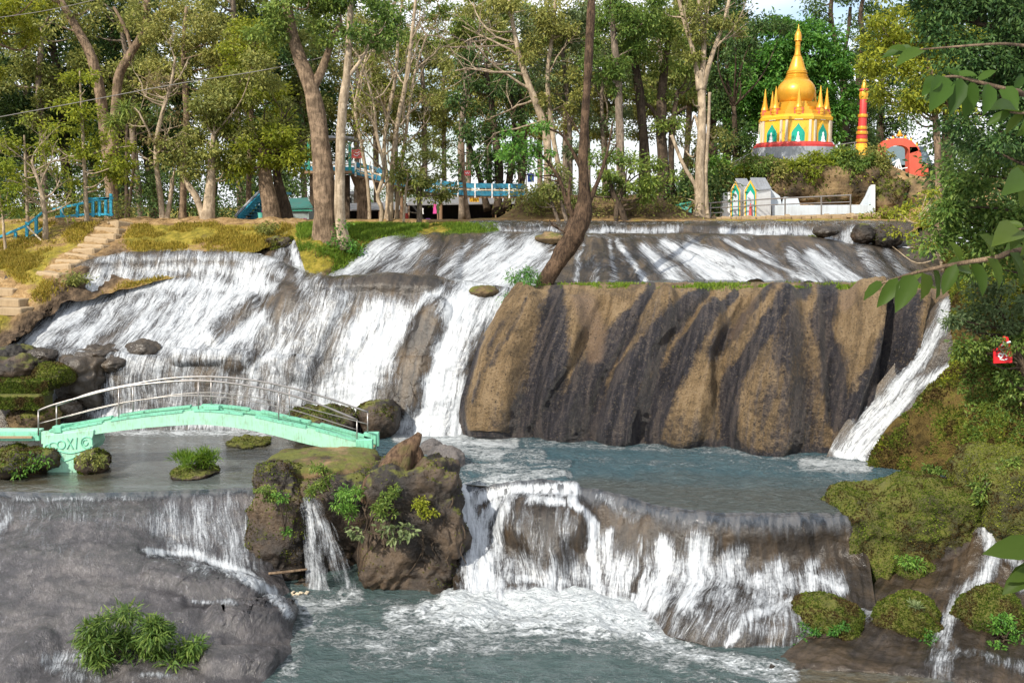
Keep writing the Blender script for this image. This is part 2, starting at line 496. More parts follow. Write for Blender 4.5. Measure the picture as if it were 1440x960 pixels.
def wall_mat():
    t = NT('ochre_and_black_rock')
    p = t.pos(); uv = t.uv()
    n1 = t.noise(p, 0.8, 5, 0.6); n2 = t.noise(p, 7.0, 8, 0.78); n3 = t.noise(p, 20.0, 5, 0.7)
    fl = t.noise(t.mapv(uv, (5.0, 0.5, 1), rot=(0, 0, 0.0)), 1.0, 5, 0.65, 0.4)
    ochre = ramp3(t, t.ss(t.math('ADD', t.math('MULTIPLY', n1, 0.5), t.math('MULTIPLY', fl, 0.5)), 0.36, 0.64), (0.14, 0.094, 0.050), (0.31, 0.205, 0.098), (0.46, 0.32, 0.175))
    dark = ramp3(t, t.ss(fl, 0.35, 0.65), (0.020, 0.020, 0.027), (0.050, 0.048, 0.060), (0.12, 0.10, 0.095))
    d = t.math('ADD', t.attr('dark'), t.math('MULTIPLY', t.math('SUBTRACT', t.math('ADD', t.math('MULTIPLY', fl, 0.55), t.math('MULTIPLY', n2, 0.45)), 0.47), 1.9))
    c = t.mix(t.ss(d, 0.26, 0.74), ochre, dark)
    c = t.mix(t.attr('pale'), c, t.mix(t.ss(n2, 0.35, 0.65), (0.26, 0.165, 0.10), (0.42, 0.30, 0.21)))
    pits = t.voro(p, 6.5)
    pit = t.math('MULTIPLY', t.math('SUBTRACT', 1.0, t.ss(pits, 0.08, 0.24)), t.ss(t.noise(p, 1.1, 3), 0.54, 0.66))
    c = t.mix(t.math('MULTIPLY', t.ss(t.math('ADD', t.math('MULTIPLY', n2, .5), t.math('MULTIPLY', n3, .5)), 0.49, 0.62), 0.75), c, (0.030, 0.024, 0.020))
    c = t.mix(t.math('MULTIPLY', t.ss(t.math('ADD', t.math('MULTIPLY', n2, .5), t.math('MULTIPLY', n3, .5)), 0.49, 0.38), 0.35), c, (0.46, 0.36, 0.24))
    c = t.mix(pit, c, (0.02, 0.016, 0.014))
    rough = t.math('SUBTRACT', 0.72, t.math('MULTIPLY', t.ss(d, 0.34, 0.66), 0.34))
    h = t.math('ADD', t.math('ADD', t.math('MULTIPLY', n2, 1.4), t.math('MULTIPLY', n3, 0.9)), t.math('MULTIPLY', pit, -0.9))
    return t.done(t.pbsdf(c, rough, t.bump(h, 1.0, 0.20), 0.5))
M['rockwall'] = wall_mat()

def soil_mat():
    t = NT('earth_and_dry_grass')
    p = t.pos()
    n1 = t.noise(p, 0.35, 5, 0.6); n2 = t.noise(p, 3.0, 6, 0.7); n3 = t.noise(p, 15.0, 4)
    soil = ramp3(t, t.ss(n2, 0.3, 0.7), (0.17, 0.11, 0.05), (0.32, 0.20, 0.09), (0.44, 0.31, 0.165))
    gr = ramp3(t, t.ss(n2, 0.3, 0.7), (0.11, 0.10, 0.016), (0.23, 0.19, 0.028), (0.34, 0.26, 0.05))
    g = t.math('ADD', t.attr('green'), t.math('MULTIPLY', t.math('SUBTRACT', t.math('ADD', t.math('MULTIPLY', n1, 0.5), t.math('MULTIPLY', n2, 0.5)), 0.5), 2.4))
    c = t.mix(t.ss(g, 0.35, 0.65), soil, gr)
    c = t.mix(t.math('MULTIPLY', t.ss(n3, 0.5, 0.75), 0.5), c, (0.06, 0.045, 0.02))
    c = t.mix(t.attr('rocky'), c, ramp3(t, t.ss(n2, 0.3, 0.7), (0.03, 0.022, 0.016), (0.085, 0.06, 0.04), (0.16, 0.11, 0.07)))
    h = t.math('ADD', n2, t.math('MULTIPLY', n3, 0.5))
    return t.done(t.pbsdf(c, 0.92, t.bump(h, 0.9, 0.12), 0.15))
M['soil'] = soil_mat()

def moss_mat():
    t = NT('mossy_bank')
    p = t.pos()
    n1 = t.noise(p, 0.9, 5, 0.62); n2 = t.noise(p, 6.0, 6, 0.7); n3 = t.noise(p, 24.0, 3)
    c = ramp3(t, t.ss(t.math('ADD', t.math('MULTIPLY', n1, 0.6), t.math('MULTIPLY', n2, 0.4)), 0.34, 0.64), (0.04, 0.03, 0.013), (0.16, 0.11, 0.036), (0.17, 0.17, 0.028))
    c = t.mix(t.math('MULTIPLY', t.ss(n2, 0.5, 0.7), 0.6), c, (0.03, 0.03, 0.01))
    h = t.math('ADD', n2, t.math('MULTIPLY', n3, 0.5))
    return t.done(t.pbsdf(c, 0.95, t.bump(h, 1.0, 0.14), 0.1))
M['mossbank'] = moss_mat()

# --- water
def fall_mat(name, su=5.0, sv=0.7, grain=14.0, white=(0.50, 0.525, 0.555), contrast=3.5):
    t = NT(name)
    uv = t.uv()
    wob = t.n('ShaderNodeTexNoise'); t.l(t.mapv(uv, (1.2, .5, 1)), wob.inputs['Vector']); wob.inputs['Scale'].default_value = 1.3; wob.inputs['Detail'].default_value = 3
    va = t.n('ShaderNodeVectorMath', operation='MULTIPLY_ADD'); t.l(wob.outputs['Color'], va.inputs[0]); va.inputs[1].default_value = (.45, .5, 0); t.l(uv, va.inputs[2])
    q = va.outputs[0]
    n0 = t.noise(t.mapv(q, (su * .3, sv * .5, 1)), 1.0, 3, 0.5, 0.3)
    n1 = t.noise(t.mapv(q, (su, sv, 1)), 1.0, 6, 0.68, 0.3)
    n2 = t.noise(t.mapv(q, (su * 3.2, sv * 2.0, 1)), 1.0, 5, 0.7, 0.3)
    n3 = t.noise(t.pos(), grain, 4, 0.65)
    s = t.math('ADD', t.math('ADD', t.math('MULTIPLY', n0, 0.22), t.math('MULTIPLY', n1, 0.32)), t.math('ADD', t.math('MULTIPLY', n2, 0.38), t.math('MULTIPLY', n3, 0.08)))
    s = t.math('ADD', t.math('MULTIPLY', t.math('SUBTRACT', s, 0.5), contrast), 0.5)
    a = t.math('ADD', s, t.math('SUBTRACT', t.math('MULTIPLY', t.attr('dens'), 0.92), 0.46))
    al = t.math('MULTIPLY', t.ss(a, 0.10, 0.92), 0.97)
    al = t.math('MULTIPLY', al, t.ss(t.attr('dens'), 0.0, 0.22))
    col = t.mix(t.ss(t.math('ADD', a, t.math('MULTIPLY', t.math('SUBTRACT', n3, 0.5), 0.7)), 0.20, 1.1), (0.17, 0.178, 0.195), white)
    p = t.pbsdf(col, 0.28, t.bump(s, 0.35, 0.05), 0.5)
    tr = t.n('ShaderNodeBsdfTransparent')
    mx = t.n('ShaderNodeMixShader'); t.l(al, mx.inputs[0]); t.l(tr.outputs[0], mx.inputs[1]); t.l(p, mx.inputs[2])
    return t.done(mx.outputs[0])
M['fall'] = fall_mat('falling_white_water', 8.0, 0.9)
M['fallfine'] = fall_mat('thin_streaks_of_water', 9.0, 0.9, 18.0)

def pool_mat(name, deep, shallow, wave=2.2, strength=0.35, rough=0.06, ior=1.38):
    t = NT(name)
    p = t.pos()
    n1 = t.noise(t.mapv(p, (1.0, 1.9, 1)), wave, 5, 0.62, 0.8); n2 = t.noise(t.mapv(p, (1, 1.6, 1)), wave * 4.5, 4, 0.62, 0.5); n3 = t.noise(t.mapv(p, (1, 1.7, 1)), 1.5, 8, 0.72, 1.6)
    n4 = t.noise(p, 13.0, 4, 0.65)
    base = t.mix(t.attr('shallow'), deep, shallow)
    base = t.mix(t.math('MULTIPLY', t.ss(n1, 0.40, 0.66), 0.5), base, t.mix(0.55, base, (0.16, 0.20, 0.21)))
    f = t.math('ADD', t.attr('foam'), t.math('MULTIPLY', t.math('SUBTRACT', t.math('ADD', t.math('MULTIPLY', n3, 0.56), t.math('ADD', t.math('MULTIPLY', n2, 0.26), t.math('MULTIPLY', n4, 0.18))), 0.5), 4.4))
    ff = t.math('MULTIPLY', t.ss(f, 0.30, 1.05), t.ss(t.attr('foam'), 0.0, 0.2))
    col = t.mix(ff, base, t.mix(t.ss(n2, 0.3, 0.7), (0.42, 0.455, 0.475), (0.60, 0.63, 0.65)))
    h = t.math('ADD', t.math('MULTIPLY', n1, 1.0), t.math('ADD', t.math('MULTIPLY', n2, 0.4), t.math('MULTIPLY', ff, 0.3)))
    rg = t.math('ADD', t.math('MULTIPLY', ff, 0.5), rough)
    return t.done(t.pbsdf(col, rg, t.bump(h, strength, 0.22), 0.5, IOR=ior))
M['lowpool'] = pool_mat('churning_green_water', (0.055, 0.088, 0.086), (0.085, 0.07, 0.043), 1.8, 1.0)
M['uppool'] = pool_mat('blue_green_pool_water', (0.050, 0.098, 0.118), (0.080, 0.066, 0.046), 2.6, 1.0)
M['calmpool'] = pool_mat('calm_shallow_water', (0.075, 0.08, 0.075), (0.06, 0.05, 0.03), 1.5, 0.42, 0.02, 2.3)

# --- foliage
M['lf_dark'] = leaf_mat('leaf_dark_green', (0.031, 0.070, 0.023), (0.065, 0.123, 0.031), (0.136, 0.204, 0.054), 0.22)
M['lf_mid'] = leaf_mat('leaf_mid_green', (0.066, 0.120, 0.026), (0.131, 0.208, 0.039), (0.242, 0.307, 0.066), 0.3)
M['lf_bright'] = leaf_mat('leaf_bright_green', (0.044, 0.130, 0.022), (0.091, 0.227, 0.034), (0.168, 0.318, 0.053), 0.32)
M['lf_yellow'] = leaf_mat('leaf_yellow_green', (0.1, 0.135, 0.014), (0.21, 0.26, 0.024), (0.38, 0.41, 0.05), 0.42)
M['lf_olive'] = leaf_mat('leaf_olive', (0.1, 0.125, 0.03), (0.2, 0.225, 0.055), (0.36, 0.36, 0.1), 0.3)
M['lf_pale'] = leaf_mat('leaf_pale_green', (0.083, 0.123, 0.048), (0.152, 0.207, 0.083), (0.248, 0.303, 0.138), 0.3)
M['lf_dry'] = leaf_mat('leaf_dry_tan', (0.12, 0.09, 0.04), (0.21, 0.155, 0.07), (0.30, 0.24, 0.10), 0.3)
M['lf_broad'] = leaf_mat('leaf_broad_glossy', (0.035, 0.07, 0.010), (0.055, 0.105, 0.014), (0.09, 0.14, 0.022), 0.4, 0.5, 0.18, 0.15)
M['moss_tuft'] = leaf_mat('moss_tufts', (0.042, 0.062, 0.010), (0.090, 0.125, 0.016), (0.18, 0.21, 0.032), 0.25, 0.7, 0.1, 0.4, True)
M['grass'] = leaf_mat('grass_blades', (0.15, 0.14, 0.018), (0.27, 0.23, 0.03), (0.42, 0.33, 0.065), 0.35, 0.6, 0.2, 0.3)
M['grass_green'] = leaf_mat('fresh_grass_blades', (0.066, 0.132, 0.013), (0.121, 0.209, 0.022), (0.198, 0.275, 0.033), 0.35, 0.6, 0.2)
# --- bark
M['bk_brown'] = bark_mat('bark_brown', (0.07, 0.047, 0.03), (0.29, 0.205, 0.135))
M['bk_pale'] = bark_mat('bark_pale', (0.20, 0.15, 0.10), (0.44, 0.35, 0.25), 5.0, 0.4)
M['bk_dark'] = bark_mat('bark_dark', (0.035, 0.025, 0.018), (0.11, 0.08, 0.055))
M['bk_grey'] = bark_mat('bark_grey', (0.10, 0.08, 0.06), (0.27, 0.21, 0.16), 6.0, 0.5)
M['bk_rough'] = bark_mat('bark_rough_brown', (0.020, 0.013, 0.009), (0.15, 0.095, 0.06), 9.0, 1.2)
M['deadwood'] = bark_mat('dead_wood', (0.04, 0.024, 0.016), (0.19, 0.12, 0.075), 7.0, 1.0, (0.09, 0.08, 0.03))
# --- painted things
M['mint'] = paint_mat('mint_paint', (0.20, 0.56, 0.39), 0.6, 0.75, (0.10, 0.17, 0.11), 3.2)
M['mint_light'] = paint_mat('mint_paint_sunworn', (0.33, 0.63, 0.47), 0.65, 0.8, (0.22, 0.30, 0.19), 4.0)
M['steel'] = paint_mat('rail_steel', (0.33, 0.31, 0.30), 0.35, 0.4, (0.14, 0.10, 0.08), 5.0, 0.7)
M['blue'] = paint_mat('blue_paint', (0.015, 0.28, 0.42), 0.5, 0.25)
M['bluelow'] = paint_mat('dull_blue_paint', (0.02, 0.20, 0.32), 0.55, 0.4)
M['white'] = paint_mat('white_paint', (0.82, 0.83, 0.84), 0.6, 0.12, (0.3, 0.3, 0.28))
M['whitewall'] = paint_mat('pale_plaster', (0.55, 0.61, 0.67), 0.7, 0.4, (0.26, 0.26, 0.25), 1.2)
M['cream'] = paint_mat('cream_rail', (0.62, 0.52, 0.38), 0.6, 0.3)
M['green'] = paint_mat('green_paint', (0.03, 0.28, 0.19), 0.5, 0.25)
M['teal'] = paint_mat('teal_niche', (0.0, 0.34, 0.24), 0.5, 0.15)
M['hutroof'] = paint_mat('hut_roof_green', (0.035, 0.15, 0.13), 0.5, 0.4)
M['hutwall'] = paint_mat('hut_wall', (0.25, 0.30, 0.30), 0.7, 0.3)
M['turq'] = paint_mat('turquoise_paint', (0.12, 0.48, 0.40), 0.6, 0.25)
M['red'] = paint_mat('red_paint', (0.55, 0.045, 0.04), 0.5, 0.2)
M['coral'] = paint_mat('coral_red_paint', (0.62, 0.10, 0.06), 0.55, 0.2, (0.4, 0.2, 0.12))
M['signred'] = paint_mat('sign_red', (0.72, 0.012, 0.02), 0.45, 0.06)
M['signold'] = paint_mat('faded_red', (0.62, 0.09, 0.08), 0.5, 0.15)
M['gold'] = paint_mat('gold_paint', (0.74, 0.37, 0.035), 0.33, 0.3, (0.42, 0.20, 0.03), 1.6, 0.35)
M['yellow'] = paint_mat('yellow_paint', (0.78, 0.43, 0.03), 0.5, 0.3, (0.55, 0.36, 0.12), 1.5)
M['greybase'] = paint_mat('grey_plinth', (0.36, 0.38, 0.42), 0.7, 0.35)
M['tin'] = paint_mat('tin_roof', (0.22, 0.22, 0.23), 0.5, 0.6, (0.10, 0.075, 0.06), 2.5)
M['shade'] = paint_mat('dark_interior_shade', (0.02, 0.02, 0.024), 0.9, 0.3)  # near-black colour standing in for the shade inside the stalls
M['wood'] = paint_mat('raw_wood', (0.25, 0.15, 0.085), 0.8, 0.5)
M['stone'] = paint_mat('step_stone', (0.34, 0.25, 0.15), 0.9, 0.5, (0.18, 0.12, 0.06), 4.0)
M['slate'] = paint_mat('roof_blue_grey', (0.14, 0.20, 0.23), 0.6, 0.3)
M['pink'] = paint_mat('pink_cloth', (0.62, 0.07, 0.30), 0.8, 0.05)
M['skin'] = paint_mat('skin', (0.35, 0.20, 0.13), 0.6, 0.05)
M['hair'] = paint_mat('black_hair', (0.012, 0.010, 0.009), 0.5, 0.05)
M['wire'] = paint_mat('cable_sheath', (0.16, 0.15, 0.14), 0.6, 0.1)
M['bluesign'] = paint_mat('blue_sign_paint', (0.02, 0.07, 0.32), 0.5, 0.1)
M['purple'] = paint_mat('purple_cloth', (0.12, 0.04, 0.16), 0.8, 0.1)
# ------------------------------------------------------------------ terrain and water
RNG = np.random.default_rng(7)

def G(z0, *cols):
    """row helper: (px,py,D) or (px,py,'z',z)"""
    return [W(c[0], c[1], c[2]) if len(c) == 3 else Wz(c[0], c[1], c[3]) for c in cols]

def row(xs, ys, ds=None, zs=None):
    ys = np.broadcast_to(ys, (len(xs),))
    if ds is not None:
        ds = np.broadcast_to(ds, (len(xs),)); return [W(x, y, d) for x, y, d in zip(xs, ys, ds)]
    zs = np.broadcast_to(zs, (len(xs),)); return [Wz(x, y, z) for x, y, z in zip(xs, ys, zs)]

def displaced(P, amp, scale, octv=5, seed=0, amp2=0.0, scale2=4.0, gain=0.5, mask=1.0):
    n = gnormals(P)
    d = amp * fbm(P, scale, octv, seed, gain)
    if amp2: d = d + amp2 * fbm(P, scale2, 3, seed + 9)
    return P + n * (d * mask)[..., None]

def veil(name, P, strokes, off, amp=0.07, mat='fall', seed=0, streak=(5.0, 0.8), extra=None, warp=1.0, skew=None):
    PX = project(P)
    PX = PX + np.stack([fbm(P, 1.1, 4, seed + 20), fbm(P, 1.1, 4, seed + 21)], -1) * np.array([13, 7]) * warp
    d = paint(PX, strokes, 0.05, 1.3)
    if extra is not None: d = np.clip(d + extra(PX), 0, 1.3)
    n = gnormals(P); uv = grid_uv(P)
    if skew is not None: uv[..., 0] -= skew * uv[..., 1]
    q = np.stack([uv[..., 0] * streak[0], uv[..., 1] * streak[1], np.zeros(uv.shape[:2])], -1)
    s = fbm(q, 1.0, 4, seed + 3, 0.6); s2 = fbm(P, 5.0, 3, seed + 5)
    Q = P + n * (off + amp * (s * 0.7 + s2 * 0.25) * np.clip(d, 0, 1) - 0.22 * (1 - sstep(0.0, 0.10, d)))[..., None]
    return sheet(name, Q, M[mat], {'dens': d}, 'structure', uv=uv)

# ---- ground behind the falls: one sheet to the horizon
def ground_z(x, y):
    z = 9.35 - 0.55 * sstep(50, 62, y)
    z = z + 1.25 * sstep(48.6, 51.5, y) * (1 - sstep(56, 62, y)) * sstep(-1.2, 1.5, x) * (1 - sstep(6.5, 10.5, x))      # earth bank
    z = z - 0.45 * (1 - sstep(46.8, 47.6, y)) * (1 - sstep(-2, -1, x))
    pl = sstep(11.5, 14.5, x) * sstep(53.4, 56.0, y) * (1 - sstep(80, 95, y)) * (1 - sstep(33, 44, x))
    z = z * (1 - pl) + (12.45 - 0.85 * sstep(20, 23, x)) * pl                                                                 # stupa terrace
    pr = sstep(20.0, 22.0, x) * sstep(50.5, 54.5, y) * (1 - pl)
    z = z + 1.3 * pr
    ch = sstep(-2.2, -1.0, x) * (1 - sstep(17.5, 19, x)) * (1 - sstep(47.6, 48.6, y))
    z = z * (1 - ch) + 8.7 * ch
    z = z + 0.5 * sstep(90, 200, y) * vnoise(np.stack([x * .02, y * .02, x * 0], -1), 4)
    return z
ys = np.concatenate([np.linspace(45.0, 58, 66), np.linspace(58.5, 80, 40), np.geomspace(82, 900, 36)])
xs = np.concatenate([-np.geomspace(700, 41, 22), np.linspace(-40, 45, 200), np.geomspace(46, 700, 22)])
gx, gy = np.meshgrid(xs, ys)
Pg = np.stack([gx, gy, ground_z(gx, gy)], -1)
Pg[..., 2] += 0.10 * fbm(Pg, 0.8, 4, 2) * (gy < 90)
sheet('ground', Pg, M['soil'], {'green': 0.22 + 0.30 * sstep(52, 49, gy) * sstep(-2, 6, gx) + 0.25 * vnoise(Pg * 0.15, 3) + 0.6 * sstep(85, 95, gy), 'rocky': 0.75 * sstep(48.4, 49.5, gy) * (1 - sstep(53, 55, gy)) * sstep(-1, 1, gx) * (1 - sstep(10, 11, gx))}, 'structure')
# bed under everything in front
xb, yb = np.meshgrid(np.linspace(-60, 60, 61), np.linspace(2, 47, 46))
sheet('riverbed', np.stack([xb, yb, -0.9 + 0 * xb], -1), M['wetrock'], None, 'structure')

# ---- left grassy bank (sunlit slope with the steps)
cx = [-700, -250, 0, 90, 180, 270, 350, 432]
Lb = [row([-800, -300, -30, 70, 165, 262, 345, 432], [307, 307, 306, 306, 307, 308, 309, 309], [47, 47, 47, 47, 46.8, 46.6, 46.4, 46.2]),
      row([-800, -300, -20, 75, 168, 262, 345, 428], [326, 332, 328, 320, 312, 311, 313, 316], [44.5, 44.5, 44.5, 45, 45.4, 45.6, 45, 44.5]),
      row([-780, -300, -10, 60, 160, 255, 340, 420], [352, 352, 352, 345, 330, 326, 328, 332], [43, 42.6, 42.4, 42.8, 43.5, 43.8, 43.2, 42.8]),
      row([-760, -300, -15, 50, 135, 240, 325, 395], [385, 388, 385, 372, 355, 350, 345, 342], [41, 40.5, 40, 40.5, 41.3, 42, 42, 41.8]),
      row([-740, -300, -25, 32, 110, 205, 300, 370], [425, 425, 420, 405, 378, 364, 356, 350], [39, 38.5, 38, 38.4, 39.3, 40.8, 41.2, 41.3]),
      row([-720, -300, -45, 10, 75, 150, 280, 350], [475, 478, 470, 455, 415, 378, 366, 358], [37, 36.4, 36, 36.6, 37.8, 39.6, 40.5, 40.7]),
      row([-720, -300, -70, -5, 40, 100, 270, 340], [530, 532, 520, 500, 470, 425, 385, 370], [35, 34.6, 34.4, 35.2, 36.2, 37.6, 39.6, 40])]
P = loft(Lb, 260, 150)
pxL = project(P)
P = displaced(P, 0.28, 0.55, 5, 11, 0.05, 4.0)
edge = paint(pxL, [([(165, 370), (118, 400), (75, 440), (40, 475), (0, 500), (-60, 520)], 34, 44, 1.0)])
P = displaced(P, 0.30, 1.6, 4, 12, mask=edge)
path_ = paint(pxL, [([(168, 312), (150, 335), (125, 358), (75, 385)], 26, 20, 0.9), ([(0, 400), (40, 440)], 30, 30, .5), ([(-60, 309), (430, 312)], 7, 7, 0.7)])
grn = paint(pxL, [([(190, 335), (315, 325)], 30, 26, 0.85), ([(340, 335), (420, 325)], 24, 24, .7), ([(20, 370), (110, 400), (30, 440)], 34, 30, 0.65), ([(60, 460), (-100, 420)], 40, 60, .6), ([(85, 405), (45, 440)], 22, 20, .8)])
LBANK = P; LGRN = np.clip(0.50 + 0.35 * grn - 0.7 * path_ - 0.4 * edge, 0, 1)
sheet('bank', P, M['soil'], {'green': LGRN, 'rocky': edge}, 'structure')

# ---- tier 3 (top step) and the flat water behind it
xs3 = [660, 720, 800, 880, 960, 1040, 1120, 1190, 1250, 1330]
top = [row(xs3, 309.5, 49.2), row(xs3, 312, 47.5), row(xs3, 315, 46.2), row(xs3, [319, 318, 318, 318, 318, 317, 318, 320, 322, 322], 45.3),
       row(xs3, [327, 327, 327, 327, 328, 328, 329, 336, 336, 334], 44.9), row(xs3, [334, 334, 334, 334, 335, 336, 340, 347, 348, 346], 44.3)]
P3 = displaced(loft(top, 340, 46), 0.05, 1.2, 4, 21, 0.02, 5)
sheet('rock_terrain', P3, M['wetrock'], None, 'structure')
veil('cascade_water', P3, [([(680, 326), (780, 327)], 10, 10, .62), ([(835, 326), (950, 327)], 10, 10, .72), ([(1018, 327), (1145, 328)], 11, 11, .78), ([(1148, 330), (1170, 345)], 12, 14, .9), ([(1200, 326), (1185, 345)], 12, 14, .85),
      ([(660, 315), (1250, 314)], 5, 5, 0.35), ([(955, 322), (1010, 332)], 8, 8, .25)], 0.05, 0.05, 'fallfine', 31)

# ---- tier 2
xs2 = [455, 505, 560, 620, 690, 760, 830, 900, 980, 1060, 1140, 1210, 1270, 1340]
ytop = [352, 338, 333, 332, 332, 331, 331, 331, 332, 333, 336, 344, 350, 352]
T2 = [row(xs2, [338, 330, 326, 325, 324, 325, 326, 327, 328, 329, 332, 340, 345, 346], 45.0),
      row(xs2, ytop, 43.2),
      row([452, 500, 552, 614, 686, 758, 832, 904, 986, 1068, 1148, 1220, 1280, 1345], [360, 345, 342, 342, 343, 342, 343, 343, 344, 345, 348, 354, 360, 364], [42.2] * 5 + [42.3] * 9),
      row([448, 490, 538, 598, 672, 752, 834, 912, 998, 1082, 1162, 1232, 1292, 1350], [374, 362, 360, 362, 364, 364, 364, 364, 365, 366, 367, 370, 378, 382], [41.2] * 5 + [41.0] * 9),
      row([444, 480, 525, 585, 655, 742, 832, 918, 1008, 1094, 1174, 1242, 1302, 1356], [388, 380, 380, 384, 388, 390, 388, 388, 388, 388, 388, 390, 396, 400], [40.2] * 5 + [39.6] * 9),
      row([444, 476, 520, 576, 640, 735, 830, 920, 1012, 1100, 1180, 1248, 1308, 1360], [394, 390, 391, 398, 408, 408, 404, 404, 404, 404, 404, 406, 410, 414], [39.4] * 5 + [38.6] * 9)]
P2 = loft(T2, 460, 120)
P2 = displaced(P2, 0.11, 0.6, 4, 41, 0.02, 3.5)
u2 = grid_uv(P2); sk2 = -.35 + .85 * sstep(760, 880, project(P2)[..., 0])
P2 = P2 + gnormals(P2) * (0.13 * fbm(np.stack([(u2[..., 0] - sk2 * u2[..., 1]) * 1.0, u2[..., 1] * .12, 0 * u2[..., 0]], -1), 1, 3, 43) * sstep(334, 346, project(P2)[..., 1]))[..., None]
px2 = project(P2)
b2 = paint(px2, [([(x, y0), (x + s, y0 + 48)], 16, 22, 1.0) for x, y0, s in ((612, 340, -20), (640, 342, -10), (838, 345, 10), (1000, 345, 60), (1105, 352, 40), (1220, 358, 30), (880, 345, 30))])
P2 = P2 + gnormals(P2) * (0.18 * b2)[..., None]
sheet('rock_terrain', P2, M['wetrock'], None, 'structure')
st2 = [([(470, 365), (760, 375)], 30, 34, .32), ([(820, 372), (1260, 378)], 30, 30, .2), ([(545, 343), (505, 365), (480, 388)], 30, 34, .80), ([(590, 344), (545, 388)], 20, 26, .68), ([(660, 345), (625, 385)], 10, 18, .55), ([(700, 345), (650, 405)], 26, 34, .88),
       ([(750, 350), (690, 405)], 34, 46, .95), ([(790, 352), (745, 405)], 18, 30, .75), ([(500, 350), (470, 385)], 16, 20, .5),
       ([(819, 346), (810, 395)], 5, 7, .62), ([(858, 340), (864, 400)], 5, 8, .6), ([(869, 339), (912, 402)], 6, 9, .78), ([(840, 372), (838, 402)], 8, 12, .42), ([(905, 348), (958, 402)], 11, 22, .86), ([(935, 345), (1030, 402)], 14, 30, .92),
       ([(970, 348), (1085, 402)], 16, 26, .9), ([(1020, 339), (1144, 400)], 5, 8, .75), ([(1070, 352), (1120, 395)], 5, 8, .5), ([(1112, 358), (1150, 400)], 12, 20, .72), ([(1140, 360), (1192, 402)], 14, 26, .88), ([(1148, 346), (1212, 400)], 5, 8, .7), ([(1210, 352), (1240, 392)], 12, 16, .55), ([(1245, 356), (1275, 392)], 8, 14, .5),
       ([(690, 334), (1060, 335)], 5, 5, .30), ([(470, 392), (640, 405)], 6, 10, .5)]
veil('cascade_water', P2, st2, 0.05, 0.06, 'fallfine', 42, warp=.45, skew=-.35 + .85 * sstep(760, 880, px2[..., 0]))

# ---- shelf pool between tier 2 and the lower drop
xS = [400, 470, 540, 620, 700, 760, 900, 1050, 1200, 1400]
S_ = [row(xS, 381, zs=7.30), row(xS, [384, 384, 385, 390, 396, 396, 396, 396, 398, 404], zs=[7.25, 7.25, 7.25, 7.15, 7.0, 7.0, 7.1, 7.1, 7.05, 6.8]),
      row(xS, [389, 390, 391, 399, 412, 416, 410, 410, 412, 425], zs=[7.2, 7.2, 7.2, 7.0, 6.75, 6.7, 6.95, 6.95, 6.9, 6.6])]
PS = loft(S_, 200, 24); PS = displaced(PS, 0.03, 1.5, 4, 5)
pxs = project(PS)
sheet('water', PS, M['uppool'], {'shallow': 0.8 + 0 * pxs[..., 0], 'foam': paint(pxs, [([(610, 398), (740, 408)], 14, 18, .8), ([(800, 397), (1280, 399)], 5, 5, .35), ([(450, 391), (600, 396)], 5, 6, .4)])}, 'structure')

# ---- left cascade and centre chute: one wall of wet rock with the water running down it
xH = [[-95, 40, 128, 205, 300, 385, 452, 540, 615, 680, 740],
      [-100, 35, 122, 200, 297, 384, 452, 540, 614, 678, 736],
      [-110, 20, 108, 190, 290, 372, 444, 532, 606, 670, 726],
      [-120, -5, 78, 160, 262, 348, 428, 520, 594, 655, 712],
      [-130, -30, 38, 122, 222, 318, 408, 505, 580, 640, 700],
      [-135, -40, 28, 112, 212, 312, 402, 500, 576, 634, 694],
      [-140, -45, 20, 105, 205, 305, 398, 496, 572, 628, 690],
      [-140, -45, 20, 105, 205, 300, 394, 492, 568, 622, 684],
      [-145, -50, 18, 102, 200, 296, 390, 488, 564, 616, 680]]
yH = [[395, 382, 368, 356, 352, 366, 386, 386, 391, 400, 404],
      [402, 388, 374, 361, 357, 370, 391, 391, 397, 406, 410],
      [425, 412, 402, 396, 394, 398, 404, 404, 412, 420, 424],
      [460, 456, 446, 444, 444, 446, 448, 450, 454, 456, 456],
      [500, 496, 490, 492, 495, 496, 497, 500, 502, 502, 500],
      [506, 502, 497, 499, 502, 504, 507, 512, 514, 514, 512],
      [540, 536, 532, 532, 534, 538, 540, 545, 548, 548, 546],
      [575, 572, 572, 570, 570, 572, 574, 578, 580, 582, 582],
      [612, 612, 612, 610, 609, 610, 612, 615, 618, 620, 620]]
dH = [[40, 40, 40, 40.6, 40.6, 39.6, 38.6, 38.2, 37.8, 37.4, 37.2],
      [39.6, 39.6, 39.5, 39.9, 39.9, 38.8, 37.6, 37.4, 37.1, 36.9, 36.8],
      [38.8, 38.8, 38.8, 39.3, 39.2, 38.2, 36.8, 36.7, 36.4, 36.2, 36.1],
      [37.2, 37.2, 37.5, 37.6, 37.5, 36.9, 36.1, 36.0, 35.7, 35.4, 35.5],
      [35.8, 35.8, 36.0, 35.9, 35.8, 35.6, 35.4, 35.4, 35.2, 34.8, 35.0],
      [35.2, 35.2, 35.4, 35.3, 35.2, 35.1, 35.2, 35.2, 35.0, 34.7, 34.9],
      [34.9, 34.9, 35.1, 34.9, 34.9, 34.9, 34.9, 34.9, 34.7, 34.4, 34.6],
      [34.7, 34.7, 34.8, 34.7, 34.7, 34.7, 34.6, 34.6, 34.4, 34.1, 34.3],
      [34.4, 34.4, 34.4, 34.4, 34.4, 34.4, 34.3, 34.2, 34.0, 33.7, 33.8]]
PH = loft([[W(x, y, d) for x, y, d in zip(a, b, c)] for a, b, c in zip(xH, yH, dH)], 480, 260)
pxh = project(PH)
PH = displaced(PH, 0.20, 0.5, 4, 51, 0.03, 3.2)
uh = grid_uv(PH)
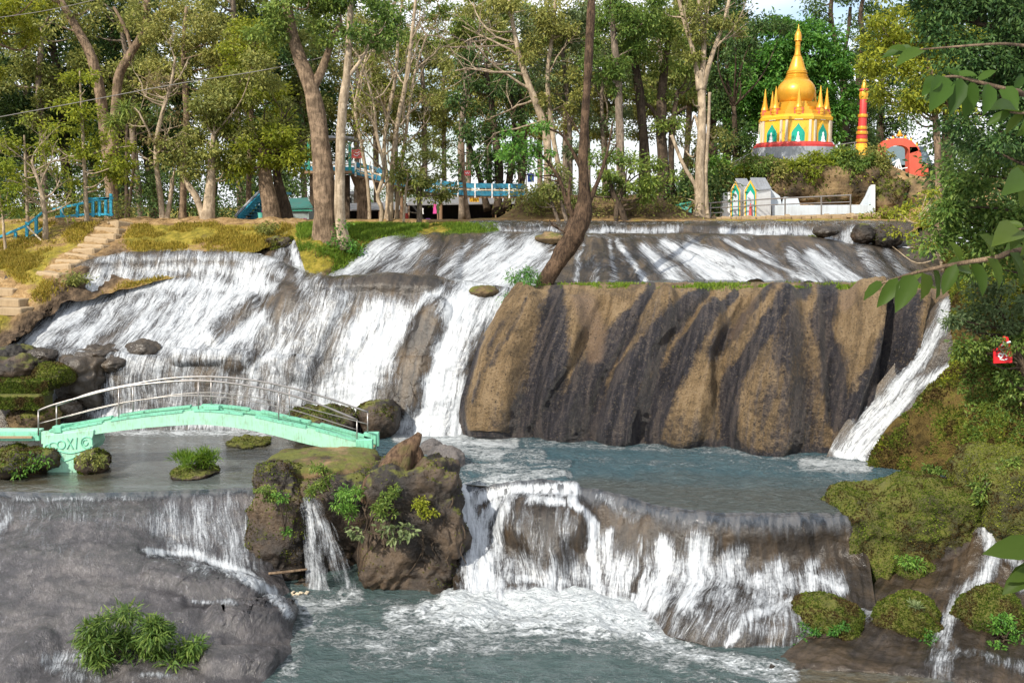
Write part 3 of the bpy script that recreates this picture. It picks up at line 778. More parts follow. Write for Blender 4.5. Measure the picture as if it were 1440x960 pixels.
PH = PH + gnormals(PH) * (0.10 * fbm(np.stack([uh[..., 0] * 1.1, uh[..., 1] * .2, 0 * uh[..., 0]], -1), 1, 3, 53))[..., None]
bh = paint(pxh, [([(612, 440), (588, 500), (570, 565)], 26, 30, 1.0), ([(400, 420), (330, 500)], 26, 30, .7), ([(350, 430), (300, 470)], 22, 22, .8), ([(450, 400), (610, 400)], 14, 14, .5), ([(250, 505), (340, 505)], 10, 10, .8), ([(470, 420), (420, 520)], 22, 26, .5)])
PH = PH + gnormals(PH) * (0.30 * bh)[..., None]
sheet('rock_terrain', PH, M['wetrock'], None, 'structure')
stH = [([(250, 420), (120, 490)], 120, 110, .32), ([(480, 430), (330, 560)], 90, 110, .28), ([(100, 540), (340, 580)], 50, 50, .42), ([(540, 500), (480, 600)], 60, 60, .6), ([(140, 366), (260, 362), (385, 362)], 10, 10, .55), ([(148, 385), (270, 378), (390, 380)], 16, 16, .66), ([(130, 405), (380, 405)], 16, 18, .86),
       ([(140, 405), (90, 450), (45, 492)], 30, 34, .84), ([(190, 400), (150, 445), (115, 492)], 40, 44, .70), ([(230, 400), (180, 495)], 34, 40, .74), ([(300, 405), (255, 450), (205, 498)], 44, 50, .82),
       ([(360, 400), (300, 450), (250, 500)], 34, 44, .92), ([(395, 350), (350, 380), (320, 420)], 22, 26, .80), ([(410, 350), (425, 385)], 8, 10, .7), ([(370, 450), (300, 500)], 22, 28, .86),
       ([(400, 440), (345, 500)], 30, 34, .52), ([(440, 410), (400, 470), (360, 560), (340, 605)], 40, 50, .56), ([(480, 410), (430, 500), (400, 590)], 36, 50, .60), ([(420, 480), (345, 520)], 10, 12, .75),
       ([(530, 440), (490, 500), (455, 590)], 30, 44, .92), ([(560, 450), (520, 520), (490, 590)], 34, 46, 1.05), ([(610, 415), (560, 455), (530, 500)], 20, 26, .80), ([(590, 560), (575, 610)], 20, 24, .7),
       ([(660, 410), (630, 460), (612, 520), (606, 615)], 38, 44, 1.12), ([(715, 420), (660, 455), (630, 500)], 28, 30, .86), ([(640, 540), (640, 615)], 24, 26, .95), ([(575, 575), (560, 612)], 22, 22, .85),
       ([(160, 507), (350, 508)], 7, 7, .45), ([(180, 520), (200, 605)], 40, 44, .50), ([(250, 520), (250, 605)], 44, 44, .54), ([(320, 520), (310, 605)], 40, 44, .52), ([(110, 520), (70, 560), (60, 605)], 28, 40, .85), ([(130, 580), (330, 600)], 14, 16, .82), ([(345, 505), (365, 545), (375, 600)], 12, 20, .7),
       ([(10, 495), (-30, 540), (-40, 600)], 20, 30, .5),
       ([(604, 455), (585, 505), (566, 560)], 26, 28, -0.92), ([(470, 397), (600, 400)], 18, 14, -.6), ([(410, 412), (385, 445)], 16, 14, -.7), ([(345, 430), (300, 465)], 18, 14, -.5), ([(215, 505), (330, 512)], 12, 12, -.35)]
veil('cascade_water', PH, stH, 0.07, 0.09, 'fall', 52)

# ---- the big dry rock wall (its own thing)
xF = [[742, 770, 850, 940, 1030, 1120, 1200, 1270, 1330, 1400],
      [735, 768, 848, 938, 1030, 1120, 1200, 1268, 1325, 1395],
      [712, 758, 845, 936, 1030, 1120, 1198, 1262, 1315, 1380],
      [682, 738, 832, 930, 1028, 1118, 1195, 1252, 1300, 1365],
      [662, 718, 815, 918, 1018, 1110, 1188, 1238, 1280, 1345],
      [650, 704, 802, 905, 1008, 1102, 1180, 1222, 1256, 1320],
      [646, 698, 796, 898, 1000, 1096, 1172, 1208, 1236, 1300],
      [648, 698, 796, 898, 1000, 1096, 1170, 1200, 1226, 1290]]
yF = [[404, 398, 397, 397, 397, 397, 397, 398, 408, 420],
      [412, 406, 405, 405, 405, 404, 403, 404, 416, 430],
      [432, 425, 424, 424, 424, 423, 421, 424, 436, 448],
      [468, 462, 462, 462, 463, 463, 462, 466, 474, 484],
      [510, 508, 508, 510, 512, 513, 514, 518, 522, 530],
      [560, 558, 560, 563, 567, 571, 575, 578, 580, 584],
      [598, 600, 603, 608, 614, 620, 624, 627, 629, 631],
      [614, 616, 620, 627, 634, 640, 645, 648, 649, 650]]
dF = [[36.0, 36.4, 36.4, 36.2, 36.0, 35.6, 35.2, 35.0, 34.8, 34.6],
      [35.4, 35.4, 35.2, 35.0, 34.8, 34.4, 34.0, 33.9, 33.7, 33.6],
      [35.0, 34.8, 34.5, 34.2, 33.8, 33.4, 33.0, 33.0, 33.0, 33.0],
      [34.6, 34.3, 33.9, 33.5, 33.1, 32.6, 32.2, 32.3, 32.5, 32.5],
      [34.3, 33.9, 33.4, 33.0, 32.6, 32.1, 31.7, 31.8, 32.1, 32.1],
      [34.1, 33.6, 33.1, 32.7, 32.2, 31.7, 31.4, 31.5, 31.8, 31.7],
      [34.0, 33.6, 33.1, 32.6, 32.1, 31.6, 31.3, 31.3, 31.5, 31.4],
      [33.9, 33.5, 33.1, 32.6, 32.1, 31.6, 31.2, 31.2, 31.3, 31.2]]
PF = loft([[W(x, y, d) for x, y, d in zip(a, b, c)] for a, b, c in zip(xF, yF, dF)], 560, 240)
pxf = project(PF)
lobe = paint(pxf, [([(735, 430), (705, 500), (690, 590)], 36, 46, .8), ([(800, 440), (780, 600)], 30, 40, .6), ([(930, 430), (870, 600)], 30, 44, .7), ([(1000, 440), (960, 600)], 26, 44, .7), ([(1095, 440), (1085, 520), (1080, 610)], 44, 60, 1.0), ([(1222, 415), (1212, 520), (1200, 600)], 34, 36, .9), ([(1290, 430), (1250, 560)], 20, 20, .6)])
grv = paint(pxf, [([(850, 430), (815, 520), (755, 610)], 16, 20, .9), ([(925, 412), (850, 540), (830, 610)], 9, 16, .55), ([(1000, 412), (925, 500), (900, 610)], 9, 16, .6), ([(1050, 420), (1010, 500), (1020, 620)], 10, 18, .7), ([(1165, 420), (1172, 520), (1185, 600)], 16, 22, 1.0), ([(1252, 430), (1240, 500), (1205, 600)], 14, 20, .9)])
nF = gnormals(PF)
fade = sstep(398, 416, pxf[..., 1])
uvF = grid_uv(PF)
rib = fbm(np.stack([uvF[..., 0] * 1.6 + uvF[..., 1] * 0.55, uvF[..., 1] * 0.22, 0 * uvF[..., 0]], -1), 1.0, 4, 66)
PF = PF + nF * ((0.74 * lobe - 0.34 * grv + 0.10 * rib) * fade + 0.16 * fbm(PF, 0.7, 4, 61) * fade + 0.06 * fbm(PF, 3.5, 5, 62, 0.7))[..., None]
pxd = pxf + np.stack([fbm(PF, .9, 4, 67), fbm(PF, .9, 4, 68)], -1) * np.array([9, 6])
dark = paint(pxd, [([(783, 408), (780, 451), (776, 506), (752, 610)], 12, 46, 1.0), ([(917, 402), (887, 451), (846, 506), (814, 575), (795, 625)], 8, 46, 1.0), ([(991, 402), (937, 465), (887, 530), (858, 620)], 8, 42, 1.0),
                   ([(1036, 412), (979, 474), (924, 557), (900, 620)], 8, 40, .95), ([(1098, 408), (1043, 451), (1000, 500)], 12, 18, .62), ([(1130, 406), (1089, 456), (1025, 538), (1028, 625)], 13, 20, .85), ([(1167, 406), (1158, 451), (1172, 515), (1182, 590)], 22, 24, .85),
                   ([(1108, 470), (1120, 540), (1130, 620)], 40, 44, .62), ([(1080, 560), (1085, 630)], 36, 40, .5), ([(1254, 416), (1240, 483), (1196, 590)], 16, 22, .95), ([(1275, 432), (1262, 490), (1215, 600)], 22, 24, .75), ([(668, 474), (652, 560), (655, 612)], 14, 14, .7),
                   ([(745, 430), (700, 520)], 5, 5, .5), ([(712, 460), (680, 560)], 5, 7, .5), ([(650, 616), (900, 624), (1240, 648)], 14, 16, .8), ([(960, 560), (950, 630)], 14, 18, -.3), ([(846, 590), (866, 470)], 6, 6, .3), ([(930, 470), (860, 600)], 90, 90, .36), ([(1040, 480), (1100, 600)], 90, 90, .36), ([(720, 590), (1200, 630)], 40, 40, .45)], 0.1, 1.5)
pale = paint(pxf, [([(822, 430), (838, 470), (836, 500)], 26, 16, .75), ([(1195, 402), (1190, 430)], 20, 14, .6), ([(1310, 410), (1340, 425)], 16, 14, .6), ([(1060, 425), (1030, 470)], 10, 10, .35)])
rw = thing('rock_outcrop', 'huge rounded rock wall striped ochre and black, dry in the middle of the falls', 'rock wall', W(950, 632, 32.4))
sheet('rock_face', PF, M['rockwall'], {'dark': dark, 'pale': pale}, None, rw, uv=uvF)

# ---- stream on the right of the wall
xg = [[1322, 1336, 1350, 1368], [1296, 1318, 1338, 1362], [1266, 1294, 1322, 1356], [1228, 1262, 1298, 1350], [1190, 1224, 1262, 1330], [1166, 1190, 1222, 1290], [1160, 1184, 1212, 1270]]
yg = [[420, 418, 418, 420], [452, 450, 450, 452], [500, 500, 500, 500], [548, 546, 545, 540], [592, 592, 590, 580], [632, 634, 636, 630], [652, 654, 658, 655]]
dg_ = [[33.0, 33.0, 32.8, 32.6], [32.3, 32.3, 32.1, 31.8], [31.8, 31.7, 31.5, 31.2], [31.4, 31.2, 31.0, 30.6], [31.1, 30.9, 30.7, 30.3], [30.9, 30.7, 30.5, 30.2], [30.7, 30.5, 30.3, 30.1]]
PG = displaced(loft([[W(x, y, d) for x, y, d in zip(a, b, c)] for a, b, c in zip(xg, yg, dg_)], 110, 130), 0.08, 1.0, 4, 71)
sheet('rock_terrain', PG, M['wetrock'], None, 'structure')
veil('cascade_water', PG, [([(1330, 432), (1306, 490), (1262, 545), (1222, 600), (1188, 648)], 15, 26, .86), ([(1318, 440), (1285, 510)], 8, 12, .6), ([(1340, 520), (1290, 545), (1245, 590), (1205, 645)], 14, 18, .95), ([(1180, 640), (1210, 648)], 14, 14, .95)], 0.06, 0.10, 'fall', 72)

# ---- right mossy bank
Rb = [row([1322, 1400, 1520, 1750, 2150], [352, 330, 315, 300, 300], [33.5, 33, 32, 31, 30]),
      row([1334, 1400, 1510, 1750, 2150], [405, 385, 370, 360, 350], [32.2, 31.0, 30, 29, 27]),
      row([1336, 1400, 1500, 1740, 2150], [445, 435, 430, 430, 430], [30.8, 29.8, 28.7, 27, 25]),
      row([1326, 1385, 1500, 1740, 2150], [530, 518, 510, 520, 540], [30.0, 28.9, 27.6, 25, 22]),
      row([1262, 1335, 1440, 1720, 2150], [584, 590, 594, 620, 650], [29.9, 28.8, 27.2, 23.5, 20]),
      row([1224, 1300, 1400, 1700, 2150], [640, 652, 646, 700, 760], [29.8, 28.9, 27.4, 22, 18]),
      row([1220, 1300, 1385, 1700, 2150], [672, 680, 680, 800, 900], [29.6, 28.7, 27.5, 20, 15])]
PR = loft(Rb, 240, 170)
PR = displaced(PR, 0.38, 0.7, 5, 81, 0.09, 3.0)
sheet('bank', PR, M['mossbank'], None, 'structure')
RBANK = PR

# ---- upper pool, lip and the wide lower fall
xp = [500, 560, 640, 700, 770, 840, 900, 970, 1060, 1165, 1260, 1400]
pool = [row(xp, [602, 604, 606, 608, 608, 610, 612, 616, 622, 632, 640, 650], zs=2.13),
        row(xp, [622, 624, 626, 628, 630, 632, 634, 638, 644, 652, 660, 668], zs=[2.13] * 12),
        row(xp, [640, 642, 646, 650, 652, 655, 658, 662, 666, 672, 678, 686], zs=[2.13] * 12),
        row([490, 560, 640, 700, 770, 840, 900, 970, 1060, 1165, 1260, 1400], [656, 658, 664, 668, 672, 676, 680, 688, 694, 698, 702, 710], zs=[2.1, 2.1, 2.05, 2.05, 2.08, 2.12, 2.13, 2.13, 2.13, 2.13, 2.13, 2.13]),
        row([490, 560, 640, 700, 770, 838, 900, 970, 1060, 1165, 1260, 1400], [672, 674, 682, 686, 684, 692, 706, 719, 724, 720, 722, 730], zs=[2.0, 2.0, 1.9, 1.92, 2.05, 2.10, 2.12, 2.13, 2.13, 2.13, 2.13, 2.13])]
PP = loft(pool, 420, 150)
ppx = project(PP)
wv = paint(ppx, [([(655, 690), (700, 672), (740, 668), (790, 670)], 16, 14, 1.0), ([(650, 662), (720, 655), (800, 652)], 8, 8, .8), ([(640, 640), (760, 636)], 8, 8, .6), ([(690, 690), (760, 678)], 8, 8, .6)])
vf = np.linspace(0, 1, PP.shape[0])[:, None] * np.ones(PP.shape[:2])
PP = displaced(PP, 0.06, 1.4, 4, 91, 0.03, 5.0, mask=1 - sstep(.8, .97, vf))
PP[..., 2] += 0.11 * wv - 0.06 * sstep(.93, 1, vf)
pfoam = paint(ppx, [([(630, 690), (720, 676), (800, 668)], 12, 8, .8), ([(570, 625), (700, 640)], 16, 16, .8), ([(620, 655), (740, 664)], 12, 12, .7), ([(560, 612), (640, 618), (720, 622)], 16, 16, .95), ([(600, 630), (760, 640)], 14, 14, .62), ([(740, 622), (1000, 632), (1180, 648)], 9, 10, .52), ([(1130, 652), (1220, 655)], 14, 14, .88), ([(645, 692), (700, 676), (780, 668)], 14, 9, .72), ([(640, 650), (660, 700)], 20, 20, .55),
                    ([(700, 655), (800, 654)], 7, 7, .5), ([(820, 645), (1000, 655)], 8, 8, .35), ([(560, 640), (620, 680)], 20, 20, .5), ([(1000, 640), (1150, 668)], 10, 12, .35)])
psh = np.clip(paint(ppx, [([(820, 690), (960, 700), (1180, 706), (1300, 700)], 30, 30, .62), ([(900, 672), (1250, 688)], 16, 16, .3)]), 0, 1)
sheet('water', PP, M['uppool'], {'shallow': psh, 'foam': pfoam}, 'structure')

xl = [[628, 660, 705, 768, 838, 900, 970, 1060, 1165, 1215],
      [628, 660, 705, 768, 838, 900, 970, 1060, 1166, 1216],
      [630, 662, 706, 768, 838, 899, 969, 1060, 1168, 1218],
      [634, 666, 708, 768, 836, 896, 966, 1060, 1172, 1222],
      [636, 668, 709, 768, 834, 892, 963, 1060, 1180, 1228],
      [638, 670, 710, 768, 832, 888, 945, 1050, 1185, 1235],
      [638, 670, 710, 768, 832, 886, 925, 1040, 1190, 1240]]
yl = [[678, 682, 684, 683, 690, 704, 718, 723, 719, 715],
      [688, 690, 690, 686, 697, 713, 727, 732, 728, 722],
      [706, 706, 702, 698, 714, 730, 746, 752, 746, 742],
      [752, 750, 744, 740, 756, 772, 786, 790, 784, 780],
      [800, 798, 792, 790, 800, 812, 828, 834, 830, 825],
      [838, 838, 838, 838, 840, 846, 866, 884, 876, 868],
      [852, 852, 852, 852, 854, 862, 893, 918, 905, 895]]
zl = [[1.95, 1.92, 1.93, 2.06, 2.10, 2.11, 2.12, 2.12, 2.12, 2.12],
      [1.80, 1.80, 1.85, 2.02, 2.06, 2.07, 2.08, 2.08, 2.08, 2.08],
      [1.55, 1.55, 1.68, 1.92, 1.84, 1.80, 1.78, 1.78, 1.82, 1.85],
      [0.98, 1.00, 1.15, 1.40, 1.25, 1.12, 1.10, 1.08, 1.15, 1.2],
      [0.40, 0.42, 0.50, 0.62, 0.55, 0.52, 0.55, 0.58, 0.66, 0.7],
      [0.0, 0.0, 0.02, 0.05, 0.02, 0.05, 0.18, 0.22, 0.25, 0.3],
      [-.15, -.15, -.15, -.15, -.15, -.12, -.12, -.12, -.1, -.1]]
PL = loft([[Wz(x, y, z) for x, y, z in zip(a, b, c)] for a, b, c in zip(xl, yl, zl)], 460, 190)
lpx = project(PL)
bl2 = paint(lpx, [([(985, 868), (1040, 870)], 64, 56, 1.0), ([(1110, 885), (1150, 885)], 40, 40, .9), ([(940, 850), (960, 880)], 30, 30, .5)], 0.1)
bl = paint(lpx, [([(735, 735), (800, 738)], 46, 46, 1.0), ([(765, 750), (770, 775)], 52, 48, 1.0)])
nL = gnormals(PL)
rf = fbm(np.stack([grid_uv(PL)[..., 0] * 1.3, grid_uv(PL)[..., 1] * .3, 0 * bl], -1), 1.0, 4, 101)
bl3 = paint(lpx, [([(650, 708), (700, 692), (750, 686), (805, 690)], 16, 13, 1.0)], 0.0)
PL[..., 2] += 0.22 * bl3 * (1 + .4 * fbm(PL, 2.2, 3, 106))
PL = PL + nL * (0.46 * bl + 0.26 * bl2 + 0.10 * rf + 0.05 * fbm(PL, 2.5, 4, 102) * sstep(690, 720, lpx[..., 1]))[..., None]
sheet('rock_terrain', PL, M['wetdark'], None, 'structure')
stL = [([(930, 805), (1040, 812)], 36, 30, .60), ([(1060, 822), (1170, 822)], 26, 28, .62), ([(872, 800), (900, 835)], 36, 40, .72), ([(850, 770), (862, 840)], 30, 34, .55), ([(680, 800), (840, 810)], 36, 36, .5), ([(940, 872), (1180, 870)], 40, 40, .36),
       ([(650, 708), (700, 692), (750, 686), (805, 690)], 13, 11, .95), ([(700, 705), (668, 745)], 14, 18, .8), ([(650, 690), (668, 750), (670, 845)], 20, 26, .95), ([(690, 790), (690, 850)], 30, 30, .92), ([(720, 700), (700, 745), (690, 800)], 16, 18, .72), ([(700, 692), (760, 688), (800, 692)], 12, 12, .85), ([(745, 700), (790, 705)], 12, 12, .72), ([(805, 700), (832, 740), (838, 800), (840, 850)], 12, 17, .95),
       ([(720, 815), (800, 820)], 12, 12, .68), ([(710, 838), (850, 842)], 20, 20, .80), ([(770, 815), (775, 850)], 34, 34, .66), ([(725, 720), (770, 770)], 24, 24, .32), ([(790, 720), (800, 780)], 18, 18, .34),
       ([(862, 748), (858, 850)], 12, 24, .70), ([(905, 758), (890, 860)], 10, 22, .74), ([(932, 765), (920, 850)], 18, 30, .88), ([(985, 768), (965, 840)], 26, 36, .82), ([(1035, 782), (1015, 840)], 24, 30, .70), ([(1095, 800), (1075, 840)], 24, 30, .60), ([(1148, 795), (1130, 835)], 18, 26, .60), ([(1060, 815), (1180, 822)], 14, 16, .62),
       ([(850, 700), (890, 730)], 10, 10, .36), ([(1020, 905), (1048, 872), (1100, 852), (1160, 846)], 11, 14, .66), ([(1040, 878), (1090, 890)], 16, 20, .45), ([(1060, 915), (1180, 890)], 14, 14, .42), ([(900, 868), (925, 893)], 14, 12, .85), ([(1140, 812), (1185, 832)], 10, 14, .75), ([(985, 862), (1000, 895)], 14, 18, .48), ([(1120, 860), (1135, 905)], 10, 12, .6),
       ([(908, 748), (892, 830)], 5, 4, -.7)]
veil('cascade_water', PL, [(s_[0], s_[1], s_[2], s_[3] * 1.12) for s_ in stL], 0.05, 0.10, 'fall', 103, (9.0, 1.0))
fl_ = int(PL.shape[0] * 0.5); uvl = grid_uv(PL)[:fl_]
Qf = PL[:fl_] + nL[:fl_] * 0.035
Qf = Qf + gnormals(Qf) * (0.03 * fbm(np.stack([uvl[..., 0] * 5, uvl[..., 1] * 1.2, 0 * uvl[..., 0]], -1), 1, 4, 104))[..., None]
sheet('water', Qf, M['film'], {'dens': 1.05 * (1 - sstep(0.12, 0.98, np.broadcast_to(np.linspace(0, 1, fl_)[:, None], Qf.shape[:2])))}, 'structure', uv=uvl)

# ---- lower pool
xw, yw = np.meshgrid(np.linspace(-16, 24, 420), np.linspace(13.5, 27.5, 300))
PW = np.stack([xw, yw, 0 * xw], -1)
wpx = project(PW)
lf = paint(wpx, [([(640, 846), (760, 848), (900, 856)], 36, 38, 1.3), ([(600, 862), (760, 868), (930, 884)], 30, 34, 1.0), ([(560, 868), (760, 875), (930, 890)], 32, 34, .82), ([(430, 880), (560, 905), (700, 900)], 34, 32, .62), ([(420, 850), (450, 850), (500, 838)], 22, 20, .78), ([(900, 890), (1000, 925), (1110, 950)], 22, 24, .80), ([(420, 900), (400, 960), (395, 1010)], 20, 24, .55),
                 ([(500, 925), (640, 930)], 24, 26, .42), ([(700, 905), (860, 905), (960, 935)], 22, 20, .55), ([(640, 960), (900, 965)], 26, 26, .26), ([(960, 950), (1100, 990)], 26, 28, .4), ([(520, 845), (600, 850)], 10, 12, .35)])
lf = np.clip(lf, 0, 1.3)
# bare patches of green water
sh = paint(wpx, [([(1130, 950), (1300, 955)], 40, 50, 1.0), ([(60, 930), (160, 960)], 60, 60, .5)])
PW[..., 2] += 0.10 * fbm(PW, 1.1, 4, 111) * (0.35 + lf) + 0.07 * fbm(PW, 3.0, 4, 112) * (0.25 + lf) + 0.10 * sstep(0.8, 1.25, lf) * (1 + fbm(PW, 2.4, 3, 113))
sheet('water', PW, M['lowpool'], {'shallow': sh, 'foam': lf}, 'structure')

# ---- calm pool under the bridge
xc, yc = [-420, -200, 0, 120, 240, 340, 420, 520], None
cp = [row(xc, 596, zs=2.16), row(xc, 625, zs=2.15), row(xc, 655, zs=2.14), row([-420, -200, 0, 120, 240, 340, 400, 480], [690, 690, 689, 690, 688, 686, 680, 670], zs=2.13)]
PC = loft(cp, 260, 110); vf = np.linspace(0, 1, 110)[:, None] * np.ones(PC.shape[:2]); PC = displaced(PC, 0.012, 1.2, 3, 121, mask=1 - sstep(.8, .97, vf)); PC[..., 2] -= 0.06 * sstep(.93, 1, vf)
cpx = project(PC)
sheet('water', PC, M['calmpool'], {'shallow': paint(cpx, [([(0, 675), (130, 670)], 50, 40, .9), ([(330, 625), (420, 628)], 26, 26, .8)]), 'foam': paint(cpx, [([(60, 606), (330, 606), (470, 612)], 10, 10, .72), ([(100, 625), (400, 622)], 8, 8, .2)])}, 'structure')

# ---- wet grey slab at lower left
xd = [[-420, -200, 0, 90, 180, 240, 290, 330, 358, 375],
      [-420, -200, 0, 90, 180, 240, 290, 330, 358, 376],
      [-430, -210, 0, 90, 180, 242, 294, 335, 364, 382],
      [-440, -220, -5, 85, 178, 245, 300, 342, 372, 392],
      [-450, -230, -10, 80, 176, 246, 304, 350, 388, 408],
      [-460, -240, -15, 75, 170, 245, 306, 358, 398, 416],
      [-470, -250, -20, 70, 165, 240, 300, 352, 392, 414],
      [-480, -260, -30, 60, 155, 230, 290, 340, 372, 396],
      [-490, -270, -40, 50, 145, 220, 280, 325, 350, 370]]
yd = [[692, 692, 692, 694, 693, 691, 689, 687, 686, 684],
      [702, 702, 702, 704, 703, 701, 699, 697, 696, 694],
      [728, 728, 728, 728, 726, 732, 735, 736, 735, 730],
      [765, 765, 765, 765, 765, 782, 790, 795, 796, 790],
      [805, 805, 805, 803, 802, 808, 812, 822, 838, 838],
      [850, 850, 850, 848, 846, 846, 846, 850, 858, 862],
      [900, 900, 900, 898, 895, 892, 892, 895, 900, 905],
      [955, 955, 955, 952, 950, 948, 948, 950, 955, 960],
      [1020, 1020, 1020, 1018, 1015, 1010, 1010, 1012, 1015, 1020]]
zd = [[2.12] * 10,
      [2.04] * 10,
      [1.85, 1.85, 1.85, 1.85, 1.82, 1.6, 1.5, 1.45, 1.4, 1.4],
      [1.55, 1.55, 1.55, 1.52, 1.45, 1.0, 0.85, 0.75, 0.6, 0.5],
      [1.30, 1.30, 1.28, 1.25, 1.18, 1.0, 0.85, 0.6, 0.15, -.05],
      [1.02, 1.02, 1.0, 0.98, 0.92, 0.85, 0.75, 0.55, 0.15, -.15],
      [0.72, 0.72, 0.72, 0.70, 0.66, 0.6, 0.55, 0.42, 0.15, -.15],
      [0.42, 0.42, 0.42, 0.40, 0.36, 0.34, 0.30, 0.22, 0.05, -.2],
      [0.2, 0.2, 0.2, 0.15, 0.12, 0.1, 0.1, 0.0, -.1, -.3]]
PD = loft([[Wz(x, y, z) for x, y, z in zip(a, b, c)] for a, b, c in zip(xd, yd, zd)], 420, 260)
dpx = project(PD)
fd = sstep(700, 735, dpx[..., 1])
PD = displaced(PD, 0.22, 0.6, 5, 131, 0.03, 3.0, mask=fd)
ud = grid_uv(PD); PD = PD + gnormals(PD) * (0.09 * fd * fbm(np.stack([ud[..., 0] * .35 + ud[..., 1] * .2, ud[..., 1] * .9, 0 * fd], -1), 1, 3, 133))[..., None]
bd = paint(dpx, [([(215, 812), (350, 835)], 20, 24, 1.0), ([(310, 870), (395, 865)], 28, 24, 1.0), ([(300, 930), (370, 930)], 24, 22, .7), ([(60, 905), (20, 940)], 30, 30, .5)])
gd = paint(dpx, [([(265, 848), (330, 848), (400, 842)], 8, 9, 1.0), ([(80, 925), (140, 940)], 26, 26, .8), ([(200, 775), (300, 792), (380, 840)], 8, 9, .6), ([(320, 905), (400, 900)], 7, 8, .7)], 0.0, 1.6)
PD = PD + gnormals(PD) * (0.30 * bd - 0.12 * gd)[..., None]
sheet('rock_terrain', PD, M['slab'], None, 'structure')
stD = [([(-60, 715), (160, 722)], 26, 26, .26), ([(230, 740), (340, 745)], 40, 44, .50), ([(240, 715), (245, 770)], 24, 26, .50), ([(280, 715), (285, 785)], 26, 30, .56), ([(320, 712), (330, 795)], 26, 26, .60), ([(350, 715), (362, 800)], 10, 14, .4), ([(210, 775), (270, 778), (330, 800), (380, 835), (408, 865)], 9, 13, .92), ([(250, 770), (300, 785)], 12, 14, .7),
       ([(-10, 760), (12, 730)], 14, 12, .6), ([(20, 700), (100, 705), (200, 702)], 6, 6, .42), ([(60, 720), (200, 735)], 16, 20, .26), ([(30, 740), (120, 790)], 30, 30, .18), ([(60, 925), (110, 930)], 14, 16, .55), ([(70, 940), (140, 955)], 12, 14, .5), ([(200, 952), (250, 956)], 6, 6, .5), ([(270, 845), (330, 846)], 6, 6, .5)]
veil('cascade_water', PD, stD, 0.04, 0.05, 'fallfine', 132, (10, 1.0))
fl_ = int(PD.shape[0] * 0.22); uvd = grid_uv(PD)[:fl_]
Qf = PD[:fl_] + gnormals(PD)[:fl_] * 0.03
sheet('water', Qf, M['film'], {'dens': 1.05 * (1 - sstep(0.1, 0.95, np.broadcast_to(np.linspace(0, 1, fl_)[:, None], Qf.shape[:2])))}, 'structure', uv=uvd)

# ---- shelf and little stream at lower right
xr = [[1270, 1330, 1385, 1440, 1600, 1900], [1250, 1325, 1380, 1440, 1600, 1900], [1190, 1300, 1372, 1440, 1600, 1900], [1100, 1260, 1360, 1440, 1600, 1900], [1082, 1240, 1350, 1440, 1600, 1900], [1088, 1240, 1350, 1440, 1600, 1900]]
yr = [[735, 735, 742, 738, 740, 745], [790, 790, 790, 780, 785, 790], [860, 848, 838, 825, 830, 840], [915, 905, 890, 880, 890, 900], [938, 940, 938, 935, 950, 980], [950, 958, 985, 1010, 1030, 1060]]
zr = [[1.5, 1.8, 1.95, 2.0, 2.1, 2.2], [.9, 1.05, 1.25, 1.4, 1.5, 1.6], [.35, .5, .7, .85, 1.0, 1.1], [.12, .2, .35, .45, .5, .6], [.04, .08, .15, .2, .2, .2], [-.2, -.2, -.2, -.2, -.2, -.2]]
PQ = loft([[Wz(x, y, z) for x, y, z in zip(a, b, c)] for a, b, c in zip(xr, yr, zr)], 240, 130)
PQ = displaced(PQ, 0.16, 1.0, 5, 141, 0.05, 4.0)
sheet('rock_terrain', PQ, M['wetdark'], None, 'structure')
veil('cascade_water', PQ, [([(1392, 742), (1398, 785), (1372, 830), (1335, 868), (1330, 900)], 15, 16, .74), ([(1404, 770), (1430, 800), (1445, 830)], 14, 16, .72), ([(1335, 900), (1320, 940)], 16, 26, .55), ([(1390, 925), (1440, 940)], 12, 14, .45), ([(1205, 858), (1232, 866)], 10, 12, .65), ([(1335, 860), (1345, 850)], 12, 12, .8), ([(1380, 920), (1330, 925)], 10, 12, .35)], 0.05, 0.08, 'fall', 142, (6, 1.0))
# ------------------------------------------------------------------ the grassy islet between the falls (ground)
Mi = [row([410, 440, 480, 530, 590, 650, 700], [312, 311, 311, 312, 312, 312, 313], [47, 47, 47, 47, 47.5, 47.5, 47.5]),
      row([408, 436, 478, 530, 590, 650, 700], [322, 321, 320, 319, 318, 318, 319], [43.6, 43.4, 43.6, 44.4, 45.2, 45.6, 45.8]),
      row([414, 438, 478, 520, 580, 645, 702], [336, 334, 332, 328, 326, 325, 325], [41.8, 41.8, 42.2, 43.2, 44.0, 44.6, 45]),
      row([420, 440, 470, 506, 560, 636, 704], [352, 352, 350, 342, 333, 331, 331], [40.8, 40.6, 41.0, 42.0, 43.4, 44, 44.4]),
      row([426, 444, 466, 494, 545, 630, 706], [370, 370, 368, 358, 340, 336, 335], [40.2, 40, 40.2, 41.2, 42.8, 43.4, 44]),
      row([432, 446, 464, 484, 535, 625, 708], [390, 392, 390, 380, 352, 346, 340], [39.8, 39.6, 39.7, 40.2, 42.2, 42.8, 43.6])]
PM = displaced(loft(Mi, 170, 80), 0.16, 1.0, 5, 151, 0.04, 4)
pmx = project(PM)
sheet('bank', PM, M['soil'], {'green': 0.72 + 0 * pmx[..., 0], 'rocky': paint(pmx, [([(445, 392), (490, 372), (540, 345)], 9, 9, .8), ([(440, 322), (500, 328)], 12, 12, .3)])}, 'structure')
